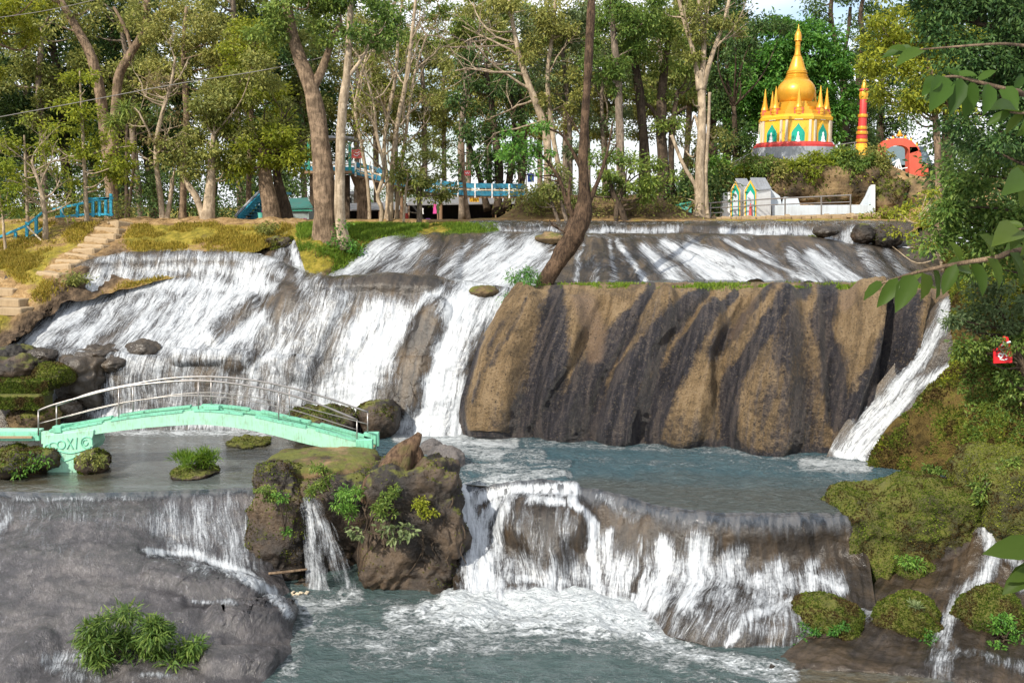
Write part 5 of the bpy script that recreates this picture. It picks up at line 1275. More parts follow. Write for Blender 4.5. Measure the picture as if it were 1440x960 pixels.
# plinth railing with figures
rl_ = thing('terrace_railing', 'thin metal railing along the stupa terrace', 'railing', W(1060, 240, 56.6))
for a_, b__ in (((1030, 229), (1064, 211)), ((1030, 234), (1064, 219)), ((1164, 206), (1204, 200)), ((1164, 212), (1204, 207))):
    m = MB(); m.tube([W(a_[0], a_[1], 56.8), W(b__[0], b__[1], 57.4)], .03, 6); m.build('rail', M['steel'], rl_)
for x, y0, y1 in ((1034, 226, 240), (1046, 220, 236), (1058, 214, 232), (1170, 205, 222), (1186, 203, 220), (1202, 200, 218)):
    m = MB(); m.tube([W(x, y0, 57), W(x, y1, 57)], .03, 6); m.build('post', M['steel'], rl_)

# red pillar
D1 = 59.0; m1 = mpp(D1); pc = W(1211, 214, D1)
pi_ = thing('temple_pillar', 'red and gold banded temple pillar with pointed top beside the stupa', 'pillar', pc)
def z1(y): return W(1211, y, D1)[2] - pc[2]
def lat1(name, prof, mat, n=16): m = MB(); m.lathe(pc, [(r * m1, z1(y)) for r, y in prof], n); return m.build(name, mat, pi_, smooth=True)
lat1('foot', [(9.5, 222), (9.5, 207), (8, 206), (8, 203), (6.8, 202)], M['yellow'], 8)
lat1('shaft', [(6.6, 203), (6.6, 196), (7.4, 195), (7.4, 191), (6.4, 190), (6.4, 184), (5.6, 183), (5.6, 166), (4.8, 165), (4.8, 133), (4.2, 132)], M['red'])
for y in (198, 187, 180, 163):
    lat1('gold_band', [(6.4 if y < 185 else 7.6, y + 2.2), (6.8 if y < 185 else 8.0, y), (6.4 if y < 185 else 7.6, y - 2.2)], M['gold'])
lat1('flame_collar', [(5.2, 140), (6.6, 134), (5.6, 129), (3.6, 128)], M['gold'], 8)
lat1('cap', [(4.2, 131), (6.6, 127.5), (6.2, 125.5), (3.4, 124.6)], M['red'])
lat1('pointed_tip', [(3.6, 125), (3.8, 121), (2.6, 118.5), (2.0, 114), (.3, 109)], M['gold'])

# red gate
D2 = 60.0; m2 = mpp(D2); gc = W(1271, 246, D2)
ga = thing('temple_gate', 'coral red arched temple gate with gold crest behind the ledge', 'gate', gc)
oy = lambda x, y, dd=0: W(x, y, D2 + dd)
pts_o = [(1236, 212), (1238, 204), (1246, 197.5), (1258, 194.5), (1272, 194.5), (1282, 198), (1288, 204), (1292, 212)]
pts_i = [(1245, 216), (1247, 210), (1253, 206.5), (1260, 204.5), (1269, 204.5), (1275, 207), (1278, 211), (1279, 216)]
m = MB()
for i in range(7): m.prism([oy(*pts_o[i]), oy(*pts_o[i + 1]), oy(*pts_i[i + 1]), oy(*pts_i[i])], (0, 0, 0), (0, .5, 0))
m.build('arch', M['coral'], ga)
m = MB(); m.prism([oy(1278.5, 206), oy(1292, 206), oy(1296, 216), oy(1297, 248), oy(1279.5, 248)], (0, 0, 0), (0, .7, 0)); m.build('pier', M['coral'], ga, bevel=.03)
m = MB(); m.prism([oy(1297, 228), oy(1306, 231), oy(1306, 248), oy(1297.2, 248)], (0, .1, 0), (0, .7, 0)); m.build('pier_wing', M['coral'], ga, bevel=.03)
m = MB(); m.prism([oy(1235, 211), oy(1245, 213), oy(1245, 248), oy(1235, 248)], (0, 0, 0), (0, .7, 0)); m.build('pier', M['coral'], ga, bevel=.03)
m = MB()
for x, y, s_ in ((1240, 200, 1.6), (1248, 195, 1.8), (1256, 191.5, 2.2), (1265, 187, 4.6), (1273, 190.5, 2.2), (1281, 194, 1.9), (1289, 201, 1.6)):
    m.lathe(oy(x, y + 5, .25), [(s_ * m2, 0), (s_ * 1.1 * m2, 1.6 * m2), (s_ * .5 * m2, 4 * m2), (.1, 5 * m2), (.02, s_ * 1.9 * m2)], 8)
m.build('crest', M['gold'], ga, smooth=True)
# building behind the gate
hb = thing('temple_hall', 'hall with a blue-grey hipped roof seen through the red gate', 'hall', W(1272, 246, 68))
m = MB(); D3 = 68; r0 = [W(1238, 232, D3), W(1312, 232, D3), W(1300, 206, D3 + 2.5), W(1248, 206, D3 + 2.5)]
m.prism(r0, (0, 0, 0), (0, 4, 0)); m.build('roof', M['slate'], hb)
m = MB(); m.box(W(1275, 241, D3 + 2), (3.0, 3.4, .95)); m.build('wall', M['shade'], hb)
wr_ = thing('white_gate_railing', 'small white fan-shaped railing inside the red gate', 'railing', W(1263, 246, 59.2))
m = MB()
for x in (1252, 1258, 1264, 1270): m.tube([W(1264, 224, 59.2), W(x, 246, 59.2)], .035, 6)
m.tube([W(1248, 240, 59.2), W(1276, 236, 59.2)], .035, 6); m.tube([W(1250, 232, 59.2), W(1264, 224, 59.2)], .03, 6); m.build('bars', M['white'], wr_)

# white shrine with two gables
D4 = 52.0; m4 = mpp(D4)
sh_ = thing('shrine', 'small white shrine with two pointed green-edged arches by the ledge', 'shrine', W(1050, 307, D4))
P4 = lambda x, y, dd=0: W(x, y, D4 + dd)
for gx0, gx1 in ((1028.5, 1050), (1050.5, 1063)):
    pass
def gable(xa, xb, xm, ytop, yeave, depth, dd):
    m = MB(); f = [P4(xa, 306, dd), P4(xb, 306, dd), P4(xb, yeave, dd), P4(xm, ytop, dd), P4(xa, yeave, dd)]
    m.prism(f, (0, 0, 0), depth); return m
dv_ = np.array([0.75, 1.4, 0])
m = gable(1027, 1041, 1034, 254.5, 268, dv_, 0.0); m.build('wall', M['white'], sh_)
m = gable(1046, 1064, 1055, 253, 269, dv_ * 1.0, -.15); m.build('wall', M['white'], sh_)
m = MB(); m.prism([P4(1063.5, 306, -.16), P4(1084, 306, .5), P4(1084, 266, .5), P4(1063.5, 268, -.16)], (0, 0, 0), (0, .12, 0)); m.build('side_wall', M['white'], sh_)
m = MB(); m.prism([P4(1055, 251.4, -.2), P4(1064.6, 268.6, -.2), P4(1085, 266.6, .5), P4(1076, 251.6, .6)], (0, 0, 0), (0, 0, .06)); m.prism([P4(1034, 252.6, -.1), P4(1042, 262, -.1), P4(1056, 262, .8), P4(1050, 252.6, .8)], (0, 0, 0), (0, 0, .06)); m.build('roof', M['greybase'], sh_)
for xa, xb, xm, yt, ye, dd in ((1027.5, 1041, 1034.3, 255, 268, -.03), (1047, 1063.5, 1055.3, 253.4, 268, -.19)):
    for mat, gr_, nm_, o_ in (('cream', 0, 'arch_trim', 0), ('teal', 1.8, 'arch_panel', -.02)):
        m = MB(); m.prism([P4(xa + gr_, 305, dd + o_), P4(xb - gr_, 305, dd + o_), P4(xb - gr_, ye + gr_, dd + o_), P4(xm, yt + gr_ * 2.2, dd + o_), P4(xa + gr_, ye + gr_, dd + o_)], (0, 0, 0), (0, .015, 0)); pp_ = m.build(nm_, M['yellow'] if mat == 'cream' else M['teal'], sh_)
    m = MB(); m.prism([P4(xa + 3.2, 305, dd - .045), P4(xb - 3.2, 305, dd - .045), P4(xb - 3.2, 275, dd - .045), P4(xm, 268, dd - .045), P4(xa + 3.2, 275, dd - .045)], (0, 0, 0), (0, .012, 0)); m.build('niche', M['whitewall'], sh_)
m = MB(); m.lathe(P4(1055, 305, -.35), [(2.4 * m4, 0), (2.2 * m4, 3 * m4), (1.6 * m4, 9 * m4), (1.8 * m4, 13 * m4), (.8 * m4, 15 * m4), (1.1 * m4, 17 * m4), (.2 * m4, 20 * m4)], 12); m.build('statue', M['signold'], sh_, smooth=True)
m = MB(); m.prism([P4(1015, 306, .2), P4(1026.6, 306, .1), P4(1026.6, 270, .1), P4(1017, 272, .2)], (0, 0, 0), (0, .5, 0)); m.build('side_pillar', M['white'], sh_, bevel=.02)
# pale low wall
lw2 = thing('low_wall', 'pale blue-white low wall with a ramped end below the ledge', 'wall', W(1150, 303, 52.8))
W4 = lambda x, y, dd=0: W(x, y, 52.9 + dd)
m = MB(); m.prism([W4(1086, 304), W4(1228, 300), W4(1228, 288), W4(1086, 289)], (0, 0, 0), (0, .22, 0)); m.build('parapet', M['whitewall'], lw2, bevel=.012)
m = MB(); m.prism([W4(1084, 290, .3), W4(1100, 290, .3), W4(1097, 276, .3), W4(1084, 266, .3)], (0, 0, 0), (0, .2, 0)); m.prism([W4(1100, 290, .3), W4(1126, 290, .3), W4(1122, 278, .3), W4(1103, 277, .3)], (0, 0, 0), (0, .2, 0)); m.build('ramped_panel', M['whitewall'], lw2, bevel=.012)
m = MB(); m.prism([W4(1210, 289, .25), W4(1226, 289, .25), W4(1228, 261, .25), W4(1224, 262, .25), W4(1218, 276, .25)], (0, 0, 0), (0, .2, 0)); m.build('end_panel', M['whitewall'], lw2, bevel=.012)
m = MB(); m.prism([W4(1226.4, 300, .2), W4(1231, 300, .2), W4(1231, 260, .2), W4(1226.4, 260, .2)], (0, 0, 0), (0, .24, 0)); m.build('end_post', M['white'], lw2, bevel=.012)
# terrace kerb
tk = thing('stone_edging', 'rough tan stone edging in front of the white shrine', 'edging', W(1100, 310, 51.4))
rng = np.random.default_rng(31)
b = MB()
for x in np.arange(982, 1240, 7.0):
    b.box(W(x, 309 - (x - 982) * .022 + rng.normal(0, .6), 51.2 + rng.normal(0, .05)), (.27, .4, .22), rz=rng.normal(0, .15), rx=rng.normal(0, .15))
tk_ = b.build('course', M['stone'], tk, bevel=.03)
# railing in front
fr_ = thing('metal_railing', 'grey metal railing in front of the white shrine and low wall', 'railing', W(1100, 308, 51.4))
D5 = 51.5
def bar(pts, r=.035, nm='rail', par=fr_, mat='steel'):
    m = MB(); m.tube(pts, r, 8); return m.build(nm, M[mat], par, smooth=True)
bar([W(991, 286, D5), W(1085, 279.5, D5), W(1197, 274.5, D5)]); bar([W(991, 293, D5), W(1085, 288, D5), W(1197, 284, D5)], .028); bar([W(991, 300, D5), W(1016, 299, D5)], .028)
for x, y0, y1 in ((991, 286, 309), (999, 285.5, 309), (1104, 279, 306), (1155, 276.5, 304), (1196, 274.5, 302)): bar([W(x, y0, D5), W(x, y1, D5)], .04, 'post')
# turquoise booth
tq = thing('small_booth', 'small turquoise booth at the end of the grey railing', 'booth', W(964, 310, 52))
m = MB(); m.box(W(963, 298, 52), (16 * mpp(52), .6, 24 * mpp(52))); m.build('wall', M['turq'], tq, bevel=.01)
m = MB(); m.prism([W(954, 290, 51.6), W(974, 284.5, 51.6), W(974, 283, 51.6), W(954, 288.4, 51.6)], (0, 0, 0), (0, .9, 0)); m.build('roof', M['green'], tq)
m = MB(); m.box(W(957, 304, 51.68), (3.4 * mpp(52), .02, 10 * mpp(52))); m.build('hatch', M['cream'], tq)

# ------------------------------------------------------------------ blue railings on the left bank
br1 = thing('blue_railing', 'bright blue wooden railing at the top of the grassy bank', 'railing', W(120, 306, 45.4))
def bluebeam(a_, b__, D, w, par, nm, mat='blue'):
    m = MB(); m.beam(W(a_[0], a_[1], D), W(b__[0], b__[1], D), w, w); return m.build(nm, M[mat], par, bevel=.008)
for a_, b__ in (((74, 294.5), (131, 283)), ((131, 282), (159, 278.5)), ((78, 305), (131, 301)), ((131, 301), (159, 302)), ((124, 279.5), (158, 279))): bluebeam(a_, b__, 45.4, .10, br1, 'rail')
for x, y0, y1 in ((87, 292, 306), (109, 288, 306), (131, 281, 305), (140, 283, 304), (149, 281, 303), (156, 272.5, 304)): bluebeam((x, y0), (x, y1), 45.4, .12, br1, 'post')
br2 = thing('blue_railing', 'blue stair railing dropping out of sight behind the small bare tree', 'railing', W(30, 350, 43.6))
for a_, b__ in (((-60, 352), (0, 333)), ((0, 333), (36, 318)), ((36, 318), (60, 299)), ((-60, 372), (0, 351)), ((0, 351), (40, 337)), ((40, 337), (62, 320))): bluebeam(a_, b__, 43.6, .10, br2, 'rail')
for x, y0, y1 in ((-20, 338, 360), (22, 326, 344), (38, 312, 340), (51, 306, 330)): bluebeam((x, y0), (x, y1), 43.6, .12, br2, 'post')
bluebeam((38, 318), (60, 340), 43.2, .06, br2, 'prop', 'cream')
# blue staircase
bs = thing('blue_staircase', 'steep blue wooden staircase with grey handrail behind the thick tree', 'staircase', W(350, 308, 49))
m = MB(); m.beam(W(336, 308, 49), W(374, 270, 50.5), .12, .34); m.build('stringer', M['blue'], bs, bevel=.01)
m = MB(); m.beam(W(354, 308, 50), W(382, 274, 51.5), .12, .34); m.build('stringer', M['blue'], bs, bevel=.01)
for i in range(9):
    t_ = i / 8; a_ = W(337, 307, 49) * (1 - t_) + W(374, 271, 50.5) * t_; b__ = W(355, 307, 50) * (1 - t_) + W(382, 275, 51.5) * t_
    m = MB(); m.beam(a_, b__, .32, .05); m.build('tread', M['bluelow'], bs)
m = MB(); m.tube([W(331, 304, 48.9), W(366, 268, 50.4)], .07, 8); m.build('handrail', M['greybase'], bs, smooth=True)
m = MB(); m.box(W(384, 272, 51), (1.6, 1.2, .12)); m.build('landing', M['blue'], bs)
# pail and pink bundle
pa = thing('pail', 'pale mint pail standing at the foot of the thick tree', 'pail', W(368, 308, 47.4))
m = MB(); m.lathe(W(368, 308, 47.4), [(.14, 0), (.19, .28), (.2, .3), (.17, .3), (.13, .04)], 16); m.build('bucket', M['turq'], pa, smooth=True)
pk = thing('cloth_bundle', 'magenta cloth bundle hanging beside the thick tree', 'cloth', W(372, 299, 48.6))
Qb, Fb, _ = rock_shape((372, 297), (4, 6.5), 48.6, amp=.25, seed=4, sub=4)
put('cloth', new_mesh('cloth', Qb - np.array(pk.location), Fb), M['pink'], pk)
# green hut
hu = thing('hut', 'small hut with dark green roof beside the big double trunk', 'hut', W(424, 312, 54))
m = MB(); m.prism([W(406, 294, 53.4), W(440, 293, 53.4), W(432, 280, 55), W(407, 281, 55)], (0, 0, 0), (0, 0, .08)); m.build('roof', M['hutroof'], hu)
m = MB(); m.box(W(424, 302, 54.4), (29 * mpp(54), 1.6, 17 * mpp(54))); m.build('wall', M['hutwall'], hu)
m = MB(); m.box(W(424, 296, 53.5), (30 * mpp(54), .08, 2 * mpp(54))); m.build('fascia', M['green'], hu)
cl = thing('cloth_bundle', 'bright pink cloth lying below the green-roofed hut', 'cloth', W(425, 312, 52.4))
Qb, Fb, _ = rock_shape((425, 310), (7, 2.6), 52.4, amp=.3, seed=6, sub=4)
put('cloth', new_mesh('cloth', Qb - np.array(cl.location), Fb), M['pink'], cl)

# ------------------------------------------------------------------ elevated walkway and lookout platform
DW = 55.0
lk = thing('lookout_platform', 'green-posted lookout platform with white and blue railing among the trees', 'platform', W(470, 315, DW))
LW = lambda x, y, dd=0: W(x, y, DW + dd)
m = MB(); m.box(LW(465, 243, .9), (68 * mpp(DW), 2.2, .14)); m.build('deck', M['wood'], lk)
for dd in (0, 2.0):
    for y, mat, h in ((238.5, 'blue', .30), (232, 'cream', .08), (228.5, 'white', .12)):
        m = MB(); m.box(LW(465, y, dd), (70 * mpp(DW), .06, h)); m.build('railing_band', M[mat], lk)
    for x in (434, 462, 484, 492):
        m = MB(); m.beam(LW(x, 200, dd), LW(x, 246, dd), .14); m.build('post', M['green'], lk)
m = MB(); m.box(LW(468, 194.5, 1), (62 * mpp(DW), 2.5, .12), ry=R(2)); m.build('roof', M['greybase'], lk)
for x in (440, 488):
    m = MB(); m.beam(LW(x, 246, 1.2), LW(x, 318, 1.2), .3); m.build('leg', M['bk_dark'], lk)
m = MB()
for a_, b__ in (((434, 228), (426, 233)), ((426, 233), (424, 240))): m.beam(LW(*a_), LW(*b__), .1, .14)
m.build('rail_return', M['blue'], lk)
wk = thing('elevated_walkway', 'blue and white elevated walkway sloping down through the trees', 'walkway', W(640, 318, DW))
line = [(492, 243, 0), (545, 257, 0), (600, 270, 0), (660, 275, 0), (740, 276, 0)]
for i in range(len(line) - 1):
    (xa, ya, _), (xb, yb_, _) = line[i], line[i + 1]
    m = MB(); m.beam(LW(xa, ya + 1.5, .7), LW(xb, yb_ + 1.5, .7), 1.3, .10); m.build('deck', M['wood'], wk)
    for dd in (0, 1.4):
        for off, h, mat in ((-3.2, .26, 'bluelow'), (-8.2, .07, 'cream'), (-14, .26, 'bluelow')):
            m = MB(); m.beam(LW(xa, ya + off, dd), LW(xb, yb_ + off, dd), .05, h); m.build('railing_band', M[mat], wk)
for x in np.arange(500, 741, 24):
    y = np.interp(x, [l_[0] for l_ in line], [l_[1] for l_ in line])
    for dd in (-.03, 1.43):
        m = MB(); m.beam(LW(x, y - 17, dd), LW(x, y + 3, dd), .08); m.build('post', M['white'], wk)
for i, x in enumerate(np.arange(640, 738, 6)):
    m = MB(); y = np.interp(x, [l_[0] for l_ in line], [l_[1] for l_ in line]); m.beam(LW(x, y + 2.6, -.1), LW(x, y + 2.6, 1.5), .10, .08); m.build('joist', M['wood'], wk)
for x, y1, r in ((511, 315, 8.5),):
    m = MB(); m.tube([LW(x - 5, 243, .7), LW(x - 3, 256, .7), LW(x, 272, .7), LW(x, 318, .7)], [r * 1.7 * mpp(DW), r * 1.35 * mpp(DW), r * mpp(DW), r * 1.1 * mpp(DW)], 14); m.build('support_column', M['bk_brown'], wk, smooth=True)
for x in (565, 620, 739):
    m = MB(); m.tube([LW(x, 268, .7), LW(x, 320, .7)], .10, 8); m.build('support_post', M['wood'], wk, smooth=True)

def sign(label, c, size, D, mat, marks, post=None, cat='sign'):
    s_ = thing('sign', label, cat, W(c[0], c[1] + size[1] / 2, D))
    m = MB(); m.box(W(c[0], c[1], D), (size[0] * mpp(D), .03, size[1] * mpp(D)), ry=R(marks.get('tilt', 0))); pb = m.build('panel', M[mat], s_, bevel=.004)
    if marks.get('strokes'):
        t_ = Tubes()
        for pts in marks['strokes']:
            q = cr([W(c[0] + x, c[1] + y, D - .022) for x, y in pts], max(8, 4 * len(pts))); t_.add(q, marks['r'] * mpp(D), 5)
        t_.build('lettering', M['white'], s_)
    if post:
        m = MB(); m.tube([W(p[0], p[1], D + .06) for p in post], [p[2] * mpp(D) for p in post], 10); m.build('post', M['bk_brown'], s_, smooth=True)
    return s_
sign('red square sign with white marks hung at the lookout platform', (501.5, 216.5), (14, 12), 54.6, 'signold', {'strokes': [[(-4, -3), (0, -1), (4, -3)], [(-4, 1), (0, 3), (4, 0)]], 'r': .5}, [(507, 210, .6), (507, 246, .6)])
sign('small red sign with white marks on a leaning brown pole', (657, 243.5), (9, 7), 50.0, 'signold', {'strokes': [[(-3, -1), (-1, 1), (0, -1.5), (1.5, 1), (3, -1)]], 'r': .4}, [(651, 200, 2.2), (652, 245, 2.4), (655, 280, 2.8), (660, 318, 4)])
sign('deep blue sign at the end of the elevated walkway', (746.5, 250), (9, 12), 54.5, 'bluesign', {}, [(740, 245, .8), (740, 300, .8)])
# yellow banner on stall
# market stalls
def stall(label, x0, x1, yr0, yr1, yb, D, seed):
    s_ = thing('market_stall', label, 'stall', W((x0 + x1) / 2, yb, D))
    m = MB(); m.prism([W(x0, yr1, D), W(x1, yr1 - 2, D), W(x1 - 8, yr0, D + 3), W(x0 + 4, yr0 + 2, D + 3)], (0, 0, 0), (0, 0, .08)); m.build('roof', M['tin'], s_)
    m = MB(); m.box(W((x0 + x1) / 2, (yr1 + yb) / 2, D + 3), ((x1 - x0) * mpp(D + 3) * 1.02, .1, (yb - yr1) * mpp(D + 3) * 1.15)); m.build('shade_back', M['shade'], s_)  # dark sheet painted as the shaded back of the stall interior
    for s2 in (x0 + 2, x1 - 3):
        m = MB(); m.box(W(s2, (yr1 + yb) / 2, D + 1.5), (.06, 2.8, (yb - yr1) * mpp(D) * 1.1)); m.build('shade_side', M['shade'], s_)  # dark side sheets, shade of the interior put into their colour
    for x in np.linspace(x0 + 3, x1 - 3, 4):
        m = MB(); m.beam(W(x, yr1, D + .1), W(x, yb + 1, D + .1), .08); m.build('post', M['wood'], s_)
    m = MB(); m.box(W((x0 + x1) / 2, yb - 5, D + 1.4), ((x1 - x0) * mpp(D) * .8, .8, .5)); m.build('counter', M['wood'], s_)
    rng = np.random.default_rng(seed)
    return s_
stall('dark market stall under a grey tin roof, behind the double trunk', 470, 566, 286, 297, 322, 63, 1)
stall('dark market stall with clothes, below the walkway end', 572, 700, 278, 289, 322, 64, 2)
stall('low dark stall under the lower end of the walkway', 690, 752, 283, 288, 322, 66, 3)
bnr = thing('banner', 'small yellow banner below the walkway', 'banner', W(667, 284, 60))
m = MB(); m.box(W(667, 281, 60), (13 * mpp(60), .03, 6 * mpp(60))); m.build('cloth', M['yellow'], bnr)
# far little house
fh = thing('house', 'far grey house with dark roof seen under the walkway', 'house', W(498, 290, 95))
m = MB(); m.box(W(497, 281, 95), (20 * mpp(95), 2, 16 * mpp(95))); m.build('wall', M['greybase'], fh)
m = MB(); m.prism([W(484, 277, 94), W(510, 277, 94), W(504, 269, 95), W(490, 269, 95)], (0, 0, 0), (0, 3, 0)); m.build('roof', M['tin'], fh)
for x in (492, 501):
    m = MB(); m.box(W(x, 282, 93.95), (4 * mpp(95), .06, 8 * mpp(95))); m.build('window', M['shade'], fh)
# hanging clothes
for lab, x, y, mat, w, h in (('magenta garment hanging at the market stall', 611.5, 294, 'pink', 5, 13), ('pale green garment hanging beside the magenta one', 616, 294, 'lf_pale', 4, 13), ('white garment hanging in the dark stall', 593, 297, 'white', 5, 8), ('small purple garment at the stall counter', 602, 311, 'purple', 7, 7)):
    g_ = thing('garment', lab, 'garment', W(x, y + h / 2, 62.5))
    m = MB(); D = 62.5
    prof = [(-.5, -.5), (-.2, -.55), (.2, -.55), (.5, -.5), (.42, 0), (.55, .5), (-.55, .5), (-.42, 0)]
    m.prism([W(x + a_ * w, y + b__ * h, D) for a_, b__ in prof], (0, 0, 0), (0, .12, 0)); m.build('cloth', M[mat], g_)

# ------------------------------------------------------------------ person near the stalls
def person():
    D = 58.0; g0 = W(571, 318, D); k = 1.0
    root = thing('person', 'person in a white top and dark red skirt standing by the stalls', 'person', g0)
    s_ = (W(571, 286, D)[2] - g0[2]) / 1.62
    J = {'pelvis': (0, 0, .88), 'waist': (0, 0, 1.02), 'chest': (0, .01, 1.25), 'neck': (0, 0, 1.40), 'head': (0, -.02, 1.50), 'top': (0, -.01, 1.60),
         'hl': (-.09, 0, .84), 'kl': (-.09, -.02, .48), 'al': (-.09, .03, .08), 'tl': (-.09, -.12, .03), 'hr': (.09, 0, .84), 'kr': (.10, -.01, .48), 'ar': (.10, .03, .08), 'tr': (.11, -.12, .03),
         'sl': (-.17, .01, 1.34), 'el': (-.22, .02, 1.08), 'wl': (-.20, -.06, .85), 'fl': (-.19, -.09, .75), 'sr': (.17, .01, 1.34), 'er': (.22, .02, 1.08), 'wr': (.16, -.16, .95), 'fr': (.12, -.22, .93)}
    rad = {'pelvis': .14, 'waist': .115, 'chest': .135, 'neck': .055, 'head': .09, 'top': .07, 'hl': .09, 'kl': .06, 'al': .04, 'tl': .035, 'hr': .09, 'kr': .06, 'ar': .04, 'tr': .035, 'sl': .06, 'el': .042, 'wl': .03, 'fl': .03, 'sr': .06, 'er': .042, 'wr': .03, 'fr': .03}
    E = [('pelvis', 'waist'), ('waist', 'chest'), ('chest', 'neck'), ('neck', 'head'), ('head', 'top'), ('pelvis', 'hl'), ('hl', 'kl'), ('kl', 'al'), ('al', 'tl'), ('pelvis', 'hr'), ('hr', 'kr'), ('kr', 'ar'), ('ar', 'tr'), ('chest', 'sl'), ('sl', 'el'), ('el', 'wl'), ('wl', 'fl'), ('chest', 'sr'), ('sr', 'er'), ('er', 'wr'), ('wr', 'fr')]
    ks = list(J); me = bpy.data.meshes.new('body')
    me.from_pydata([tuple(np.array(J[q]) * s_) for q in ks], [(ks.index(a_), ks.index(b__)) for a_, b__ in E], [])
    o_ = put('body', me, M['skin'], root)
    md = o_.modifiers.new('skin', 'SKIN'); 
    for i, q in enumerate(ks):
        sv = me.skin_vertices[0].data[i]; sv.radius = (rad[q] * s_, rad[q] * s_); sv.use_root = (q == 'pelvis')
    o_.modifiers.new('sub', 'SUBSURF').levels = 2; o_.modifiers['sub'].render_levels = 2
    z = lambda v: v * s_
    m = MB(); m.lathe(g0, [(z(.15), z(.86)), (z(.17), z(.95)), (z(.145), z(1.05)), (z(.17), z(1.22)), (z(.165), z(1.33)), (z(.07), z(1.41))], 18, sy=.75); m.build('shirt', M['white'], root, smooth=True)
    for s2, e_ in ((-1, J['el']), (1, J['er'])):
        m = MB(); m.tube([g0 + np.array([s2 * .15, .01, 1.34]) * s_, g0 + (np.array(J['sl' if s2 < 0 else 'sr']) * .5 + np.array(e_) * .5) * s_], [z(.075), z(.062)], 10); m.build('sleeve', M['white'], root, smooth=True)
    m = MB(); m.lathe(g0, [(z(.20), z(.16)), (z(.19), z(.5)), (z(.175), z(.85)), (z(.15), z(.93))], 18, sy=.8); m.build('skirt', M['red'], root, smooth=True)
    m = MB(); m.lathe(g0 + np.array([0, .012, 0]) * s_, [(z(.06), z(1.42)), (z(.098), z(1.5)), (z(.10), z(1.56)), (z(.07), z(1.625)), (z(.02), z(1.64))], 14); m.build('hair', M['hair'], root, smooth=True)
person()

# red sign on the right bank
sg = thing('sign', 'bright red sign with a white figure-like mark half hidden by leaves on the mossy bank', 'sign', W(1411, 512, 26.2))
m = MB(); DS = 26.2; S_ = lambda x, y, dd=0: W(x, y, DS + dd)
m.prism([S_(1398, 511), S_(1424, 510), S_(1423.5, 494), S_(1420, 482), S_(1418, 474), S_(1412, 472.5), S_(1410.5, 482), S_(1406, 488), S_(1398, 491)], (0, 0, 0), (0, .06, 0)); m.build('board', M['signred'], sg, bevel=.006)
t_ = Tubes()
for pts, r in (([(1404, 499), (1407, 497), (1410, 500), (1407, 503), (1404, 500)], .022), ([(1409, 499), (1413, 497), (1416, 501)], .02), ([(1411, 481), (1415, 482), (1421, 480.5)], .03), ([(1408, 486), (1412, 484.5), (1417, 486)], .024), ([(1406, 505), (1412, 506), (1417, 504)], .015)):
    t_.add(cr([S_(x, y, -.015) for x, y in pts], 16), r, 6)
t_.build('white_mark', M['white'], sg)
# litter at the foot of the spout
lt = thing('litter', 'small heap of pale rubbish washed up at the foot of the narrow spout', 'litter', W(418, 838, 25.0))
m = MB(); rng = np.random.default_rng(3)
for i in range(9): m.box(W(410 + rng.uniform(0, 22), 836 + rng.uniform(-6, 3), 24.8 + rng.uniform(-.1, .1)), (rng.uniform(.05, .16), rng.uniform(.05, .1), .03), rz=rng.uniform(0, 3), rx=rng.uniform(-.4, .4))
m.build('scraps', M['cream'], lt)
dw = thing('drift_log', 'broken branch caught under the mossy boulder by the spout', 'log', W(405, 806, 25.2))
tt = Tubes(); q, r_ = pl([(378, 806, 2), (400, 804, 2.4), (432, 800, 1.8)], 25.1); tt.add(q, r_, 8, seed=2, rough=.3); tt.build('wood', M['bk_brown'], dw)
# power cables
for lab, pts, D, r in (('lower thin overhead cable crossing the trees', [(-40, 172), (100, 146), (250, 118), (380, 97), (480, 72), (600, 20)], 42, .018), ('upper faint overhead cable near the top of the trees', [(-40, 30), (60, 16), (150, -4), (220, -22)], 44, .014)):
    c_ = thing('overhead_cable', lab, 'cable', W(*pts[0], D))
    tt = Tubes(); tt.add(cr([W(x, y, D) for x, y in pts], 60), r, 6); tt.build('wire', M['wire'], c_)
# ------------------------------------------------------------------ trees and plants
def clump_leaves(centres, rc, per, L, rng, flat=0.65, droop=0.25, up=1.0, spread=1.0):
    n = len(centres) * per
    k = np.repeat(np.arange(len(centres)), per)
    off = rng.normal(size=(n, 3)) * np.array([1, 1, flat]) * 0.5
    rcv = np.broadcast_to(rc, (len(centres),))[k][:, None]
    C = centres[k] + off * rcv
    tip = unit(unit(off) * 0.8 + rand_dirs(n, rng) * 0.7 * spread + np.array([0, 0, -droop]))
    nrm = unit(np.array([0, 0, up]) + rand_dirs(n, rng) * 0.75)
    return C, tip, nrm, rng.uniform(0.65, 1.15, n) * L

def ell_points(c, r, n, rng, shell=0.55):
    d = rand_dirs(n, rng); rad = rng.random(n) ** (1 / 3.0)
    rad = shell + (1 - shell) * rad if shell > 0 else rad
    rad = np.where(rng.random(n) < 0.3, rng.random(n) ** .5, rad)
    return c + d * rad[:, None] * r

